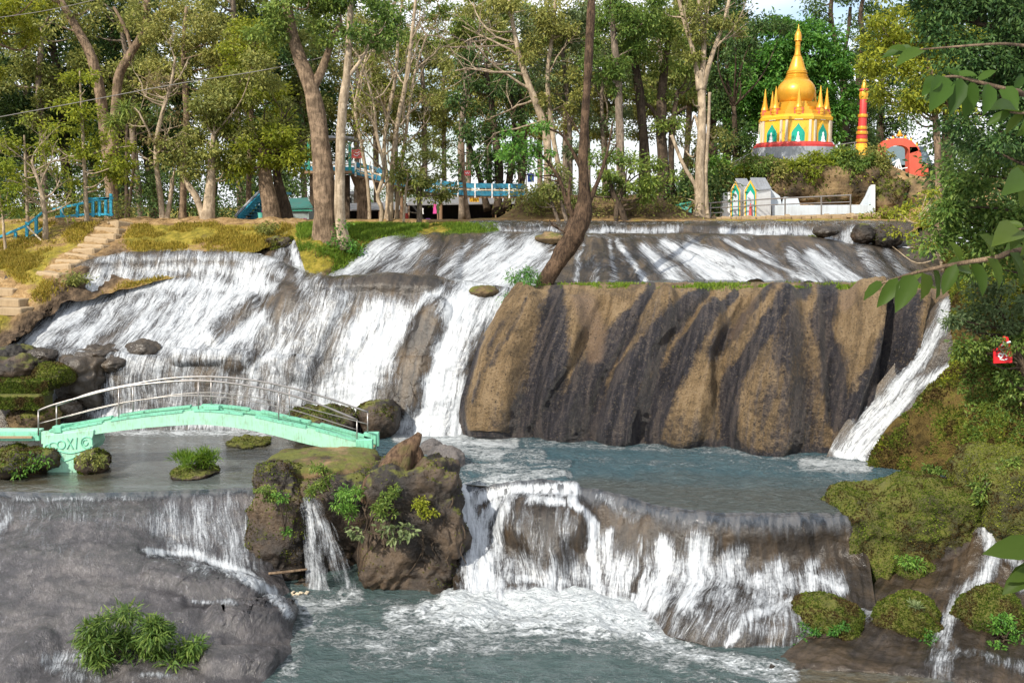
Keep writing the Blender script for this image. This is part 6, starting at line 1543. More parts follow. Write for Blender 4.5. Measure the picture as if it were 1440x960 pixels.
def grow(tb, p, d, L, r, lvl, rng, ends, wob=0.25, up=0.12, kids=(3, 5), sides=5, ratio=0.62):
    n = 6
    pts = [p]; dd = unit(np.asarray(d, float))
    for i in range(n):
        dd = unit(dd + rng.normal(size=3) * wob * 0.5 + np.array([0, 0, up * .4]))
        pts.append(pts[-1] + dd * L / n)
    pts = np.array(pts)
    tb.add(pts, np.linspace(r, r * 0.45, len(pts)), max(3, sides), cap=False)
    ends.append(pts[-1])
    if lvl <= 0: return
    for k in range(rng.integers(*kids)):
        t = rng.uniform(0.3, 1.0); i = min(int(t * n), n - 1)
        q = pts[i] + (pts[i + 1] - pts[i]) * (t * n - i)
        side = unit(dd * 0.75 + rand_dirs(1, rng)[0] * 0.85 + np.array([0, 0, up]))
        grow(tb, q, side, L * ratio * rng.uniform(.7, 1.15), r * (1 - .5 * t) * 0.6, lvl - 1, rng, ends, wob, up, kids, sides - 1, ratio)

def tree(name, label, D, trunks, blobs, leaf='lf_mid', L=0.24, dens=1.0, bark='bk_brown', limbs=(), twigs=None, seed=1, cat='tree', group=None,
         wr=0.5, rcpx=13, nbr=14, depth=0.9, shape='diamond', rough=0.25, loc=None, dz_base=-0.5, flat=0.65, droop=0.25):
    rng = np.random.default_rng(seed)
    m = mpp(D)
    base = W(trunks[0][0][0], trunks[0][0][1], D) if loc is None else np.asarray(loc, float)
    root = thing(name, label, cat, base, group)
    skel = []; skr = []
    tb = Tubes()
    for pts in trunks:
        P_ = np.array([W(p[0], p[1], D + (p[3] if len(p) > 3 else 0)) for p in pts]); P_[0, 2] += dz_base
        n = 7 * len(pts)
        q = cr(P_, n); r_ = np.maximum(cr(np.array([[p[2]] for p in pts], float) * m, n)[:, 0], .004)
        r_[:4] *= np.array([1.5, 1.32, 1.15, 1.05])
        tb.add(q, r_, 14, seed=seed, rough=rough)
        skel.append(q); skr.append(r_)
    bt = tb; anyb = True
    for pts in limbs:
        P_ = np.array([W(p[0], p[1], D + (p[3] if len(p) > 3 else 0)) for p in pts]); n = 5 * len(pts)
        q = cr(P_, n); r_ = np.maximum(cr(np.array([[p[2]] for p in pts], float) * m, n)[:, 0], .004)
        bt.add(q, r_, 8, seed=seed + 1, rough=.15); skel.append(q); skr.append(r_); anyb = True
    SK = np.concatenate(skel); SR = np.concatenate(skr)
    cents = []; wts = []
    for b in blobs:
        c = W(b[0], b[1], D + (b[5] if len(b) > 5 else 0)); r = np.array([b[2] * m, depth * (b[2] + b[3]) / 2 * m, b[3] * m])
        k = max(3, int(round(1.25 * (b[2] * b[3]) / (rcpx * rcpx))))
        cents.append(ell_points(c, r, k, rng)); wts += [b[4]] * k
    ends = []
    if twigs:
        for (x, y, ang, Lpx, rpx, lvl) in twigs['at']:
            p = W(x, y, D); d = np.array([math.cos(R(ang)), rng.normal() * .35, math.sin(R(ang))])
            grow(bt, p, d, Lpx * m, rpx * m, lvl, rng, ends, twigs.get('wob', .3), twigs.get('up', .1), twigs.get('kids', (3, 5)), 5); anyb = True
    if cents:
        cents = np.concatenate(cents); wts = np.array(wts)
        pick = rng.permutation(len(cents))[:nbr]
        for i in pick:
            t = cents[i]
            dist = np.linalg.norm(SK - t, axis=1) + 3.0 * np.maximum(0, SK[:, 2] - t[2] + 0.3)
            j = np.argmin(dist); s_ = SK[j]
            mid = (s_ + t) / 2 + np.array([0, 0, -.08]) * np.linalg.norm(t - s_) + rng.normal(size=3) * .12 * np.linalg.norm(t - s_)
            q = cr(np.array([s_, mid, t]), 9); r0 = min(SR[j] * .55, .035 * np.linalg.norm(t - s_) + .02)
            bt.add(q, np.linspace(r0, .012, 9), 6, cap=False); anyb = True
        per = int(np.clip(dens * 3.6 * math.pi * rcpx ** 2 / ((L / m) ** 2 * wr * .5), 5, 420))
        keep = rng.random(len(cents)) < np.clip(wts, 0, 1)
        cc = cents[keep]
        if len(cc):
            rc = rcpx * m * rng.uniform(.7, 1.5, len(cc))
            C, tip, nrm, LL = clump_leaves(cc, rc, per, L, rng, flat, droop)
            leaf_obj('crown', C, tip, nrm, LL, wr, M[leaf], root, rng, shape)
    if twigs and twigs.get('leaf'):
        e = np.array(ends); e = e[rng.random(len(e)) < twigs.get('leafp', .5)]
        if len(e):
            C, tip, nrm, LL = clump_leaves(e, rcpx * m * .8, twigs.get('per', 8), L, rng, .7)
            leaf_obj('crown', C, tip, nrm, LL, wr, M[twigs['leaf']], root, rng, shape)
    bt.build('trunk', M[bark], root)
    return root

# ---- front row on the left bank
tree('tree', 'massive old trunk forming the thicker half of the double trunk on the islet', 41.8, [[(458, 334, 18), (456, 300, 15.5), (455, 250, 14.5), (448, 180, 12.5), (438, 130, 11), (424, 90, 9.5), (412, 50, 7.5), (398, -20, 6)]],
     [(420, 20, 46, 36, .9), (470, 40, 44, 32, .9), (380, 40, 30, 30, .7), (440, -30, 60, 30, .9)], 'lf_mid', .20, 1.0, 'bk_brown', [[(436, 128, 8), (452, 100, 6), (466, 60, 4), (480, 30, 3)], [(446, 170, 6), (436, 140, 4), (432, 110, 3)]], seed=101, rough=.35)
tree('tree', 'slimmer trunk of the double trunk on the islet, leafy only at the top', 41.4, [[(484, 334, 9.5), (478, 300, 8), (478, 230, 7), (481, 160, 6.2), (487, 110, 5.6), (490, 70, 5), (494, -10, 3.4)]],
     [(520, 30, 44, 36, .85), (540, 60, 26, 22, .5), (500, -20, 50, 30, .9), (560, 20, 24, 24, .5)], 'lf_mid', .20, .9, 'bk_pale', [[(488, 110, 3), (508, 84, 2.5), (526, 50, 2)]], seed=102)
tree('tree', 'leaning thick brown tree with yellow-green crown beside the blue staircase', 47, [[(384, 312, 15), (380, 290, 12), (374, 262, 10), (372, 236, 8), (366, 200, 5)]],
     [(360, 205, 48, 38, .9), (330, 235, 34, 26, .7), (400, 225, 34, 28, .7), (345, 165, 44, 30, .8), (392, 185, 30, 25, .7)], 'lf_yellow', .21, .75, 'bk_brown', seed=103)
tree('tree', 'dark trunk close behind the thick brown leaning one', 48.2, [[(404, 312, 11), (400, 290, 9), (392, 262, 7), (388, 238, 5)]], [(410, 205, 40, 32, .7), (385, 150, 40, 30, .6)], 'lf_olive', .21, .7, 'bk_dark', seed=104)
tree('tree', 'pale forked tree with olive crown standing mid-way along the bank', 46.2, [[(293, 310, 10), (294, 285, 8), (297, 255, 6.5), (298, 225, 5), (300, 190, 3)], [(288, 296, 5), (276, 278, 4.5), (266, 262, 4), (255, 240, 3)]],
     [(300, 200, 52, 34, .9), (260, 215, 32, 28, .7), (320, 160, 48, 36, .9), (285, 135, 40, 30, .9), (340, 110, 44, 34, .9), (300, 235, 36, 16, .5)], 'lf_olive', .21, .85, 'bk_pale', seed=105)
tree('tree', 'twin-stemmed bare beige tree with a tangle of dry twigs', 46.5, [[(229, 308, 4.5), (226, 280, 4), (221, 240, 3.6), (220, 200, 3.2), (228, 160, 2.8), (240, 120, 2.2), (247, 80, 1.5)], [(232, 308, 3.8), (240, 275, 3), (243, 250, 2.5)]],
     [(235, 190, 30, 40, .25), (215, 130, 26, 30, .25)], 'lf_dry', .18, .5, 'bk_pale', twigs={'at': [(221, 235, 130, 50, 1.8, 2), (221, 215, 40, 56, 1.8, 2), (220, 200, 140, 56, 1.8, 2), (226, 165, 60, 50, 1.6, 2), (232, 150, 150, 56, 1.6, 2), (240, 120, 30, 46, 1.3, 2), (243, 250, 70, 46, 1.4, 2), (246, 90, 100, 50, 1, 2)], 'wob': .45, 'leaf': 'lf_olive', 'leafp': .4, 'per': 6}, seed=106)
tree('tree', 'big dark forked tree behind, its left limb bowing toward the frame edge', 54, [[(158, 300, 9), (155, 240, 8.5), (148, 190, 8), (140, 130, 7), (128, 80, 6.5), (108, 40, 5.5), (84, 0, 4.5), (70, -30, 4)], [(155, 205, 7), (162, 150, 6.5), (168, 105, 6), (186, 72, 5.5), (204, 40, 5), (206, 0, 4)]],
     [(200, 20, 50, 40, .6), (250, 10, 36, 30, .5), (90, 10, 44, 34, .6)], 'lf_olive', .24, .6, 'bk_brown', [[(204, 36, 4), (226, 18, 3), (260, 16, 2.5), (285, 30, 1.5)], [(186, 72, 3), (176, 40, 2.4), (160, 10, 2)]], seed=107)
tree('young_tree', 'young yellow-green tree with straight thin stem behind the blue railing', 45.2, [[(122, 309, 3.4), (120, 260, 2.8), (117, 200, 2.3), (114, 140, 1.7), (112, 100, 1)]],
     [(112, 118, 22, 22, .9), (108, 150, 28, 18, .8), (96, 190, 34, 16, .7), (150, 205, 38, 18, .8), (80, 220, 30, 14, .7), (160, 240, 32, 20, .7), (120, 245, 40, 16, .6), (175, 220, 16, 20, .5)], 'lf_yellow', .20, .75, 'bk_pale', seed=108, rcpx=10)
tree('bare_tree', 'small nearly bare tree with spreading beige twigs by the blue stair railing', 43.4, [[(62, 346, 4.2), (64, 320, 3.6), (63, 300, 3.4), (58, 270, 3), (52, 250, 2.4), (44, 225, 1.5)]], [], 'lf_yellow', .19, .6, 'bk_pale',
     twigs={'at': [(63, 300, 35, 40, 1.6, 2), (63, 292, 150, 44, 1.6, 2), (60, 280, 20, 44, 1.5, 2), (58, 270, 160, 50, 1.5, 2), (57, 262, 60, 44, 1.5, 2), (52, 250, 120, 50, 1.4, 2), (50, 240, 30, 50, 1.3, 2), (46, 230, 80, 46, 1.2, 2)], 'wob': .4, 'up': .12, 'leaf': 'lf_yellow', 'leafp': .38, 'per': 8}, seed=109, rcpx=9)
tree('sapling', 'thin sapling with yellow leaves at the very edge of the bank', 42.6, [[(8, 350, 2.2), (5, 320, 1.8), (2, 290, 1.5), (-4, 250, 1)]], [(4, 250, 26, 22, .8), (-14, 285, 22, 18, .7), (18, 290, 16, 16, .6), (-20, 220, 30, 24, .7)], 'lf_yellow', .19, .7, 'bk_pale', seed=110, rcpx=9)
tree('tree', 'leafy yellow-olive tree filling the top corner above the dark forest', 56, [[(-30, 306, 8), (-28, 200, 7), (-20, 90, 5), (-10, 20, 3)]], [(10, 30, 44, 36, .8), (-40, 70, 50, 50, .8), (30, 5, 40, 24, .7), (60, -20, 50, 24, .8), (5, 100, 26, 20, .4)], 'lf_yellow', .24, .7, 'bk_brown', seed=111)
tree('palm_like_tree', 'spiky-leaved tree top in the shade beside the young yellow-green tree', 50, [[(178, 306, 3), (178, 240, 2.6), (179, 175, 2.2)]], [(179, 165, 22, 18, 1.0)], 'lf_mid', .5, .9, 'bk_dark', seed=112, wr=.12, shape='blade', rcpx=12)
tree('tree', 'thin black stem in the shade left of the twin-stemmed bare tree', 50, [[(178, 306, 2.4), (184, 270, 2.2), (188, 235, 2), (190, 190, 1.6)]], [(196, 160, 30, 24, .5)], 'lf_dark', .22, .6, 'bk_dark', seed=113)
tree('young_tree', 'second yellow-green young tree, broad and low, left of the blue railing', 44.6, [[(40, 330, 2.6), (38, 290, 2.2), (36, 240, 1.8), (34, 190, 1)]], [(36, 200, 30, 20, .7), (20, 235, 34, 18, .6), (60, 225, 24, 16, .5), (30, 262, 30, 12, .5), (90, 275, 20, 12, .5)], 'lf_yellow', .19, .6, 'bk_pale', seed=114, rcpx=9)
tree('tree', 'tall olive tree with hanging foliage between the dark forked tree and the pale forked one', 52, [[(256, 306, 5), (258, 240, 4.6), (262, 160, 4), (258, 80, 3.2), (262, 10, 2.4)]], [(262, 30, 44, 34, .8), (235, 70, 34, 28, .7), (290, 70, 34, 28, .7), (270, 110, 40, 26, .8), (210, 110, 26, 24, .5), (320, 40, 36, 32, .8), (350, 85, 34, 30, .8)], 'lf_olive', .21, .75, 'bk_brown', seed=115)
tree('tree', 'yellowish tree filling the space left of the massive trunk', 50, [[(348, 306, 4), (350, 250, 3.6), (352, 180, 3), (356, 100, 2.4)]], [(360, 120, 40, 34, .8), (335, 70, 34, 30, .7), (395, 140, 24, 30, .7), (370, 50, 36, 30, .7), (400, 190, 26, 24, .6)], 'lf_yellow', .21, .7, 'bk_brown', seed=116)
# ---- centre tree leaning over the lip
tree('tree', 'tall lone tree leaning from the lip of the dry rock wall', 36.2, [[(752, 422, 10.5), (772, 388, 10.5), (790, 358, 11.5), (808, 328, 13), (819, 300, 12.5), (822, 275, 9), (820, 230, 7.2), (822, 180, 6.4), (826, 120, 5.8), (829, 60, 5.2), (832, 0, 4.8), (834, -40, 4.4)]],
     [(742, 192, 30, 26, 1.0), (720, 212, 20, 18, .9), (760, 215, 18, 16, .7), (738, 236, 22, 9, .6)], 'lf_bright', .17, .62, 'bk_rough',
     [[(806, 305, 4), (796, 282, 3), (788, 255, 2.4), (772, 230, 2), (748, 205, 1.4)], [(818, 240, 3), (806, 215, 2.3), (790, 190, 1.8), (768, 180, 1.2)], [(826, 290, 4), (838, 262, 3), (848, 235, 2.4), (856, 205, 1.6), (862, 170, 1)], [(805, 310, 3), (800, 280, 2.4), (802, 250, 1.8)]],
     twigs={'at': [(800, 330, 170, 40, 1.5, 1), (796, 270, 150, 50, 1.6, 2), (848, 235, 60, 40, 1.2, 1), (822, 200, 130, 60, 1.4, 2), (790, 250, 200, 40, 1.2, 1)], 'wob': .35}, seed=120, rough=.5, rcpx=9)
# ---- pale slim trunks, each its own tree
slim = [('pale twin-bent slim trunk nearest the double trunk', [(533, 318, 3.6), (537, 295, 3), (531, 275, 2.6), (540, 240, 2.4), (530, 190, 2), (524, 140, 1.6), (505, 80, 1.2)], 121),
        ('tallest of the pale slim trunks, rising straight out of the frame', [(546, 318, 5.5), (549, 290, 4.2), (552, 240, 4), (558, 180, 3.4), (570, 120, 3), (578, 60, 2.4), (586, -10, 2)], 122),
        ('pale slim trunk with a zigzag stem beside the tallest one', [(540, 320, 4), (546, 270, 3.4), (540, 220, 3), (544, 170, 2.6), (556, 110, 2.2), (560, 50, 1.8), (566, 0, 1.4)], 123),
        ('pale slim trunk forking high above the walkway ramp', [(556, 319, 3), (560, 270, 2.6), (568, 210, 2.4), (576, 150, 2), (584, 100, 1.6), (600, 50, 1.2)], 124),
        ('pale crooked trunk behind the slim group, bending toward the platform', [(520, 316, 2.6), (518, 270, 2.4), (508, 200, 2.2), (500, 150, 2), (512, 90, 1.6), (530, 30, 1.2)], 125)]
for i, (lab, pts, sd_) in enumerate(slim):
    tw = []
    rng = np.random.default_rng(sd_)
    for p in pts[2:]:
        for s_ in (60, 120): tw.append((p[0], p[1], s_ + rng.normal(0, 22), rng.uniform(40, 66), 1.4, 2))
    tree('slim_tree', lab, 47 + i * .6, [pts], [], 'lf_olive', .18, .5, 'bk_pale', twigs={'at': tw, 'wob': .35, 'up': .2, 'leaf': ['lf_olive', 'lf_dry', 'lf_yellow', 'lf_olive', 'lf_dry'][i], 'leafp': .45, 'per': 6}, seed=sd_, rcpx=11)
tree('bushy_tree', 'small bushy green tree in front of the walkway ramp', 46.4, [[(588, 318, 4.5), (590, 300, 3.6), (590, 270, 3), (592, 235, 2)]], [(592, 235, 36, 36, .9), (570, 255, 24, 22, .7), (615, 262, 26, 24, .8), (600, 205, 24, 20, .7), (590, 285, 28, 10, .6)], 'lf_olive', .18, .75, 'bk_grey', seed=130, rcpx=9)
tree('bushy_tree', 'light-leaved sapling mingled into the bushy tree by the ramp', 46.0, [[(566, 318, 2), (570, 280, 1.8), (574, 240, 1.4)]], [(572, 232, 22, 14, .8), (580, 258, 14, 10, .7)], 'lf_yellow', .18, .7, 'bk_pale', seed=131, rcpx=8)
tree('dark_tree', 'dark multi-stemmed tree behind the small red sign', 58, [[(700, 290, 6), (702, 250, 6), (698, 200, 5), (690, 140, 4), (682, 90, 3)], [(712, 285, 5), (718, 240, 5), (724, 190, 4), (716, 120, 3)], [(686, 285, 4), (672, 240, 4), (660, 205, 3), (648, 170, 2.4)], [(726, 288, 4), (738, 230, 3.6), (736, 170, 3), (728, 110, 2)]],
     [(690, 150, 44, 50, .9), (650, 110, 30, 40, .6), (700, 220, 36, 36, .8), (668, 200, 26, 32, .6), (725, 130, 26, 50, .7), (640, 225, 20, 22, .5), (690, 90, 40, 28, .7)], 'lf_dark', .24, .9, 'bk_dark', seed=132)
tree('dry_tree', 'leaning beige tree with a fan of bare branches above the walkway', 53, [[(768, 300, 6), (770, 250, 5.5), (768, 190, 5), (752, 140, 4.5), (735, 95, 4), (724, 50, 3), (716, 0, 2.4)], [(790, 290, 4), (786, 240, 3.8), (776, 180, 3.4), (770, 110, 3), (778, 40, 2.4), (782, -10, 2)]],
     [(720, 20, 60, 24, .7), (780, 20, 40, 40, .7), (740, 70, 40, 24, .45), (790, 120, 26, 40, .4)], 'lf_olive', .22, .9, 'bk_pale',
     twigs={'at': [(745, 125, 150, 90, 2.2, 2), (738, 105, 165, 100, 2.2, 2), (730, 80, 140, 90, 2, 2), (752, 140, 185, 90, 2, 2), (726, 60, 170, 90, 1.8, 2), (768, 160, 40, 60, 1.6, 2), (770, 110, 60, 60, 1.6, 2), (760, 170, 200, 70, 1.8, 2)], 'wob': .3, 'up': .02}, seed=133)
tree('tree', 'feathery green tree spreading along the top of the frame over the walkway', 60, [[(650, 300, 4), (648, 200, 4), (655, 120, 3.6), (660, 60, 3)]], [(640, 25, 50, 18, .9), (700, 10, 50, 16, .9), (610, 5, 40, 16, .8), (740, 30, 40, 18, .8), (670, 50, 40, 12, .7), (620, 60, 26, 12, .6), (700, 60, 44, 18, .7), (760, 70, 36, 20, .6), (580, 40, 40, 24, .5)], 'lf_mid', .22, .8, 'bk_grey', seed=134, rcpx=11, flat=.35)
tree('tree', 'airy pale-green tree with thin stems behind the lone leaning tree', 54, [[(800, 300, 4), (802, 240, 3.6), (800, 160, 3.2), (792, 80, 2.8), (788, 20, 2)], [(855, 290, 3.4), (850, 230, 3), (846, 150, 2.6), (850, 80, 2)]],
     [(790, 70, 46, 40, .7), (760, 30, 40, 30, .8), (810, 20, 40, 26, .8), (850, 60, 34, 34, .7), (775, 120, 30, 24, .45), (860, 110, 30, 30, .5), (800, 150, 30, 30, .5), (830, 200, 30, 30, .45), (775, 90, 40, 34, .6), (860, 170, 30, 34, .5)], 'lf_pale', .21, .8, 'bk_grey', twigs={'at': [(800, 180, 50, 50, 1.4, 2), (800, 140, 130, 56, 1.4, 2), (848, 180, 60, 50, 1.4, 2), (846, 140, 120, 50, 1.2, 2)], 'wob': .3}, seed=135)
tree('tree', 'straight grey trunk just beyond the lone leaning tree', 51, [[(874, 306, 7), (873, 240, 6), (871, 170, 5.4), (868, 100, 5), (862, 40, 4), (858, -10, 3.4)]], [(880, 40, 46, 34, .85), (850, 10, 40, 24, .8), (890, 90, 30, 26, .6), (905, 15, 36, 28, .8), (850, 80, 34, 34, .7), (880, 150, 24, 30, .45), (860, 220, 24, 30, .5)], 'lf_mid', .21, .8, 'bk_grey', seed=136)
tree('tree', 'two-stemmed dark tree in shade between the straight trunk and the slender one', 53, [[(905, 300, 8), (908, 240, 7), (904, 180, 6.5), (898, 120, 6), (890, 70, 4)], [(930, 300, 9), (932, 240, 8), (930, 180, 7.5), (932, 120, 6), (940, 60, 4)], [(946, 270, 4), (944, 200, 4), (952, 130, 3)]],
     [(930, 60, 46, 40, .8), (890, 110, 30, 34, .5), (955, 110, 32, 36, .6), (920, 20, 50, 26, .8), (940, 170, 26, 24, .45), (905, 190, 24, 20, .35)], 'lf_mid', .21, .8, 'bk_dark', [[(930, 175, 3), (914, 150, 2.4), (890, 140, 2)], [(932, 180, 3), (950, 160, 2.4), (966, 150, 2)]], seed=137)
tree('tree', 'leaning dark stem with a rounded leafy crown on the earth bank', 48.6, [[(884, 314, 5), (874, 295, 4.6), (862, 272, 4), (856, 250, 3)], [(866, 312, 4), (868, 290, 3.4), (880, 260, 2.6)]], [(880, 255, 44, 22, .95), (915, 268, 30, 18, .9), (850, 262, 24, 20, .8), (895, 238, 34, 16, .8), (930, 250, 20, 16, .6)], 'lf_mid', .20, .85, 'bk_dark', seed=138, rcpx=10)
tree('shrub', 'grey-green shrub on the earth bank left of the lone leaning tree', 48.4, [[(800, 310, 3), (790, 285, 2.6), (785, 262, 2)], [(790, 310, 2.6), (776, 285, 2.2), (768, 266, 1.6)]], [(780, 262, 30, 18, .8), (758, 275, 24, 14, .7), (800, 280, 20, 14, .6), (775, 240, 22, 14, .5)], 'lf_olive', .19, .75, 'bk_grey', seed=139, rcpx=9, cat='shrub')
tree('slender_tree', 'slender fork-topped tree beside the grey railing, bare stems at the top', 50.4, [[(985, 310, 9), (984, 280, 7), (985, 220, 6), (987, 160, 6), (986, 112, 6), (984, 100, 5)], [(985, 112, 4), (974, 70, 3.2), (962, 30, 2.6), (950, -20, 2)], [(986, 112, 4), (990, 60, 3.4), (984, 10, 2.6), (980, -20, 2)], [(987, 112, 4), (1004, 70, 3), (1018, 30, 2.4), (1030, -20, 2)], [(995, 306, 4), (992, 250, 3), (996, 180, 2.4), (998, 130, 2)], [(974, 308, 4), (980, 270, 3), (960, 230, 2.6), (944, 190, 2)]],
     [(985, 130, 30, 26, .6), (970, 190, 26, 28, .5, 4), (1010, 180, 22, 26, .5, 4), (985, 235, 28, 20, .6, 4.5), (960, 60, 30, 30, .4), (1020, 50, 30, 26, .4), (1000, 20, 40, 22, .5), (960, 275, 24, 16, .6, 4), (965, 10, 36, 20, .6)], 'lf_olive', .20, .7, 'bk_pale', twigs={'at': [(974, 70, 120, 60, 1.4, 2), (990, 60, 80, 60, 1.4, 2), (1004, 70, 50, 60, 1.4, 2), (1010, 60, 30, 50, 1.2, 1)], 'wob': .2, 'up': .2}, seed=140)
tree('tree', 'big bright green tree behind the golden stupa', 68, [[(1105, 250, 8), (1104, 180, 7), (1100, 110, 5)]], [(1060, 110, 34, 44, 1), (1090, 70, 40, 36, 1), (1140, 65, 40, 34, 1), (1165, 110, 30, 40, 1), (1050, 165, 30, 34, .9), (1172, 160, 26, 34, .9), (1110, 120, 50, 50, .9), (1085, 120, 50, 50, 1), (1140, 110, 50, 60, 1), (1060, 140, 44, 50, 1), (1160, 140, 40, 50, 1), (1090, 60, 44, 30, 1), (1075, 200, 36, 26, .7), (1115, 40, 34, 16, .9)], 'lf_bright', .34, 1.3, 'bk_dark', seed=141, rcpx=10, nbr=8)
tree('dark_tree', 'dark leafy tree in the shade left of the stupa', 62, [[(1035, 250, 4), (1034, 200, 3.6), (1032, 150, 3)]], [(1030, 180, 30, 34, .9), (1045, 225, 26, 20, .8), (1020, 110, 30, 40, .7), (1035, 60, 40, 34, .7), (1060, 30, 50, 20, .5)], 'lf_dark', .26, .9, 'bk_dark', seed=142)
tree('tree', 'twisted tall tree with snaking limbs against the sky beyond the red pillar', 74, [[(1190, 240, 7), (1188, 170, 6), (1186, 115, 5), (1180, 80, 4.4), (1174, 55, 3.6), (1168, 20, 3), (1172, -20, 2.4)], [(1212, 240, 6), (1210, 160, 5), (1208, 100, 4.4), (1214, 60, 4), (1210, 20, 3), (1218, -20, 2)], [(1181, 90, 3), (1192, 50, 2.6), (1196, 10, 2)]],
     [(1200, 160, 34, 50, .6), (1180, 200, 30, 24, .7), (1225, 130, 26, 40, .5), (1165, -5, 34, 16, .4), (1210, -5, 34, 18, .5), (1195, 60, 20, 20, .25), (1240, 60, 26, 30, .5), (1150, 18, 16, 10, .3)], 'lf_dark', .26, .8, 'bk_dark', seed=143)
# ---- right side
tree('tree', 'sunlit yellow-green tree hanging over the red gate', 36, [[(1322, 330, 6), (1320, 250, 5), (1318, 200, 4.4), (1312, 130, 4), (1300, 60, 3)]],
     [(1245, 70, 44, 40, .85), (1290, 40, 44, 34, .9), (1225, 120, 30, 30, .6), (1270, 130, 40, 36, .8), (1310, 110, 36, 44, .9), (1255, 20, 44, 26, .8), (1330, 60, 40, 40, .9), (1342, 165, 26, 24, .7), (1215, 60, 20, 20, .5)], 'lf_yellow', .17, .8, 'bk_brown', seed=150, rcpx=12)
tree('tree', 'dark overhanging tree filling the upper corner beside the yellow-green one', 22, [[(1600, 420, 22), (1590, 250, 18), (1560, 100, 14), (1530, -40, 10)]],
     [(1340, 20, 60, 40, .9), (1400, 70, 60, 60, .95), (1440, 20, 70, 50, .95), (1360, 100, 44, 40, .8), (1430, 150, 60, 50, .95), (1380, 170, 40, 36, .8), (1500, 100, 70, 90, .9), (1320, -20, 60, 24, .9), (1480, 200, 60, 50, .9), (1350, 60, 50, 50, .9), (1400, 130, 60, 60, .9), (1410, 210, 50, 40, .9), (1370, -10, 70, 40, .9)], 'lf_dark', .13, .85, 'bk_dark', [[(1560, 100, 9), (1480, 60, 7), (1400, 40, 4), (1330, 20, 2)], [(1580, 220, 8), (1500, 170, 6), (1430, 140, 4), (1370, 130, 2)]], seed=151, rcpx=20, nbr=34)
tree('tree', 'dense mid-green tree tumbling down the bank above the red sign', 25, [[(1480, 440, 10), (1470, 360, 8), (1450, 300, 6), (1430, 250, 4)]],
     [(1380, 240, 50, 40, .95), (1340, 270, 40, 36, .9), (1420, 290, 50, 44, .95), (1370, 320, 52, 38, .95), (1330, 330, 34, 30, .8), (1430, 350, 46, 40, .95), (1390, 370, 46, 26, .9), (1480, 300, 60, 60, .9), (1328, 300, 24, 26, .7), (1440, 230, 46, 34, .9)], 'lf_mid', .145, .85, 'bk_dark', seed=152, rcpx=17, nbr=26)
tree('shrub', 'pale blue-green leafy shrub hanging over the right stream', 27.2, [[(1440, 500, 5), (1420, 460, 4), (1400, 430, 3)]], [(1370, 430, 36, 24, .95), (1410, 420, 36, 26, .95), (1355, 455, 22, 16, .9), (1400, 455, 34, 18, .9), (1440, 440, 30, 30, .9), (1385, 405, 30, 14, .8)], 'lf_pale', .14, .75, 'bk_dark', seed=153, rcpx=13, cat='shrub')
tree('shrub', 'dense dark shrub beside the bright red sign on the mossy bank', 27.0, [[(1450, 560, 5), (1440, 520, 4), (1430, 490, 3)]], [(1450, 480, 34, 26, .9), (1380, 480, 26, 20, .7), (1440, 540, 36, 24, .8), (1350, 500, 18, 14, .5)], 'lf_mid', .13, .7, 'bk_dark', seed=156, rcpx=12, cat='shrub')
tree('shrub', 'thin yellow-leaved shrub at the right end of the upper step', 33.5, [[(1330, 360, 3), (1312, 335, 2.4), (1290, 305, 1.6)]], [(1285, 300, 26, 20, .7), (1275, 330, 22, 18, .6), (1300, 345, 22, 14, .6), (1265, 352, 14, 10, .5), (1310, 275, 20, 22, .7)], 'lf_yellow', .15, .55, 'bk_pale', seed=154, rcpx=9, cat='shrub')
tree('shrub', 'green shrub at the foot of the earth outcrop below the red gate', 50, [[(1255, 318, 2), (1254, 306, 1.6)]], [(1255, 300, 26, 10, .9), (1225, 306, 20, 7, .8), (1285, 296, 20, 14, .8)], 'lf_yellow', .19, .7, 'bk_dark', seed=155, rcpx=7, cat='shrub')
# ledge plants
for i, (lab, x, y, rx, ry, mat) in enumerate([('yellowish creeper spilling over the stupa ledge below the plinth', 1100, 250, 30, 16, 'lf_olive'), ('dense green creeper covering the ledge between plinth and red pillar', 1180, 252, 30, 14, 'lf_mid'), ('creeper at the overhung end of the stupa ledge', 1215, 250, 24, 16, 'lf_yellow'), ('leafy bush hanging over the middle of the stupa ledge', 1135, 240, 34, 20, 'lf_yellow'), ('bushy growth on the stupa ledge below the red pillar', 1190, 232, 34, 18, 'lf_mid'), ('dark bush on the end of the stupa ledge', 1228, 228, 20, 20, 'lf_olive'),
        ('bright bush left of the stupa ledge, behind the white shrine', 1008, 240, 26, 18, 'lf_bright'), ('low green bush under the stupa plinth', 1068, 238, 24, 12, 'lf_mid'), ('trailing green creeper dropping from the stupa ledge', 1142, 262, 8, 16, 'lf_bright'), ('small bush above the white shrine', 1040, 246, 16, 8, 'lf_yellow'), ('broad bush at the top of the ledge beside the red pillar', 1165, 222, 24, 9, 'lf_yellow')]):
    tree('bush', lab, 54.6 + .2 * (i % 3), [[(x, y + ry, 1.6), (x, y, 1)]], [(x, y, rx, ry, 1.0), (x + 3, y - 2, rx * 1.1, ry * 1.1, 1.0), (x - 4, y + 4, rx * .8, ry, 1.0)], mat, .20, 1.0, 'bk_dark', seed=160 + i, rcpx=7, cat='bush', nbr=5)

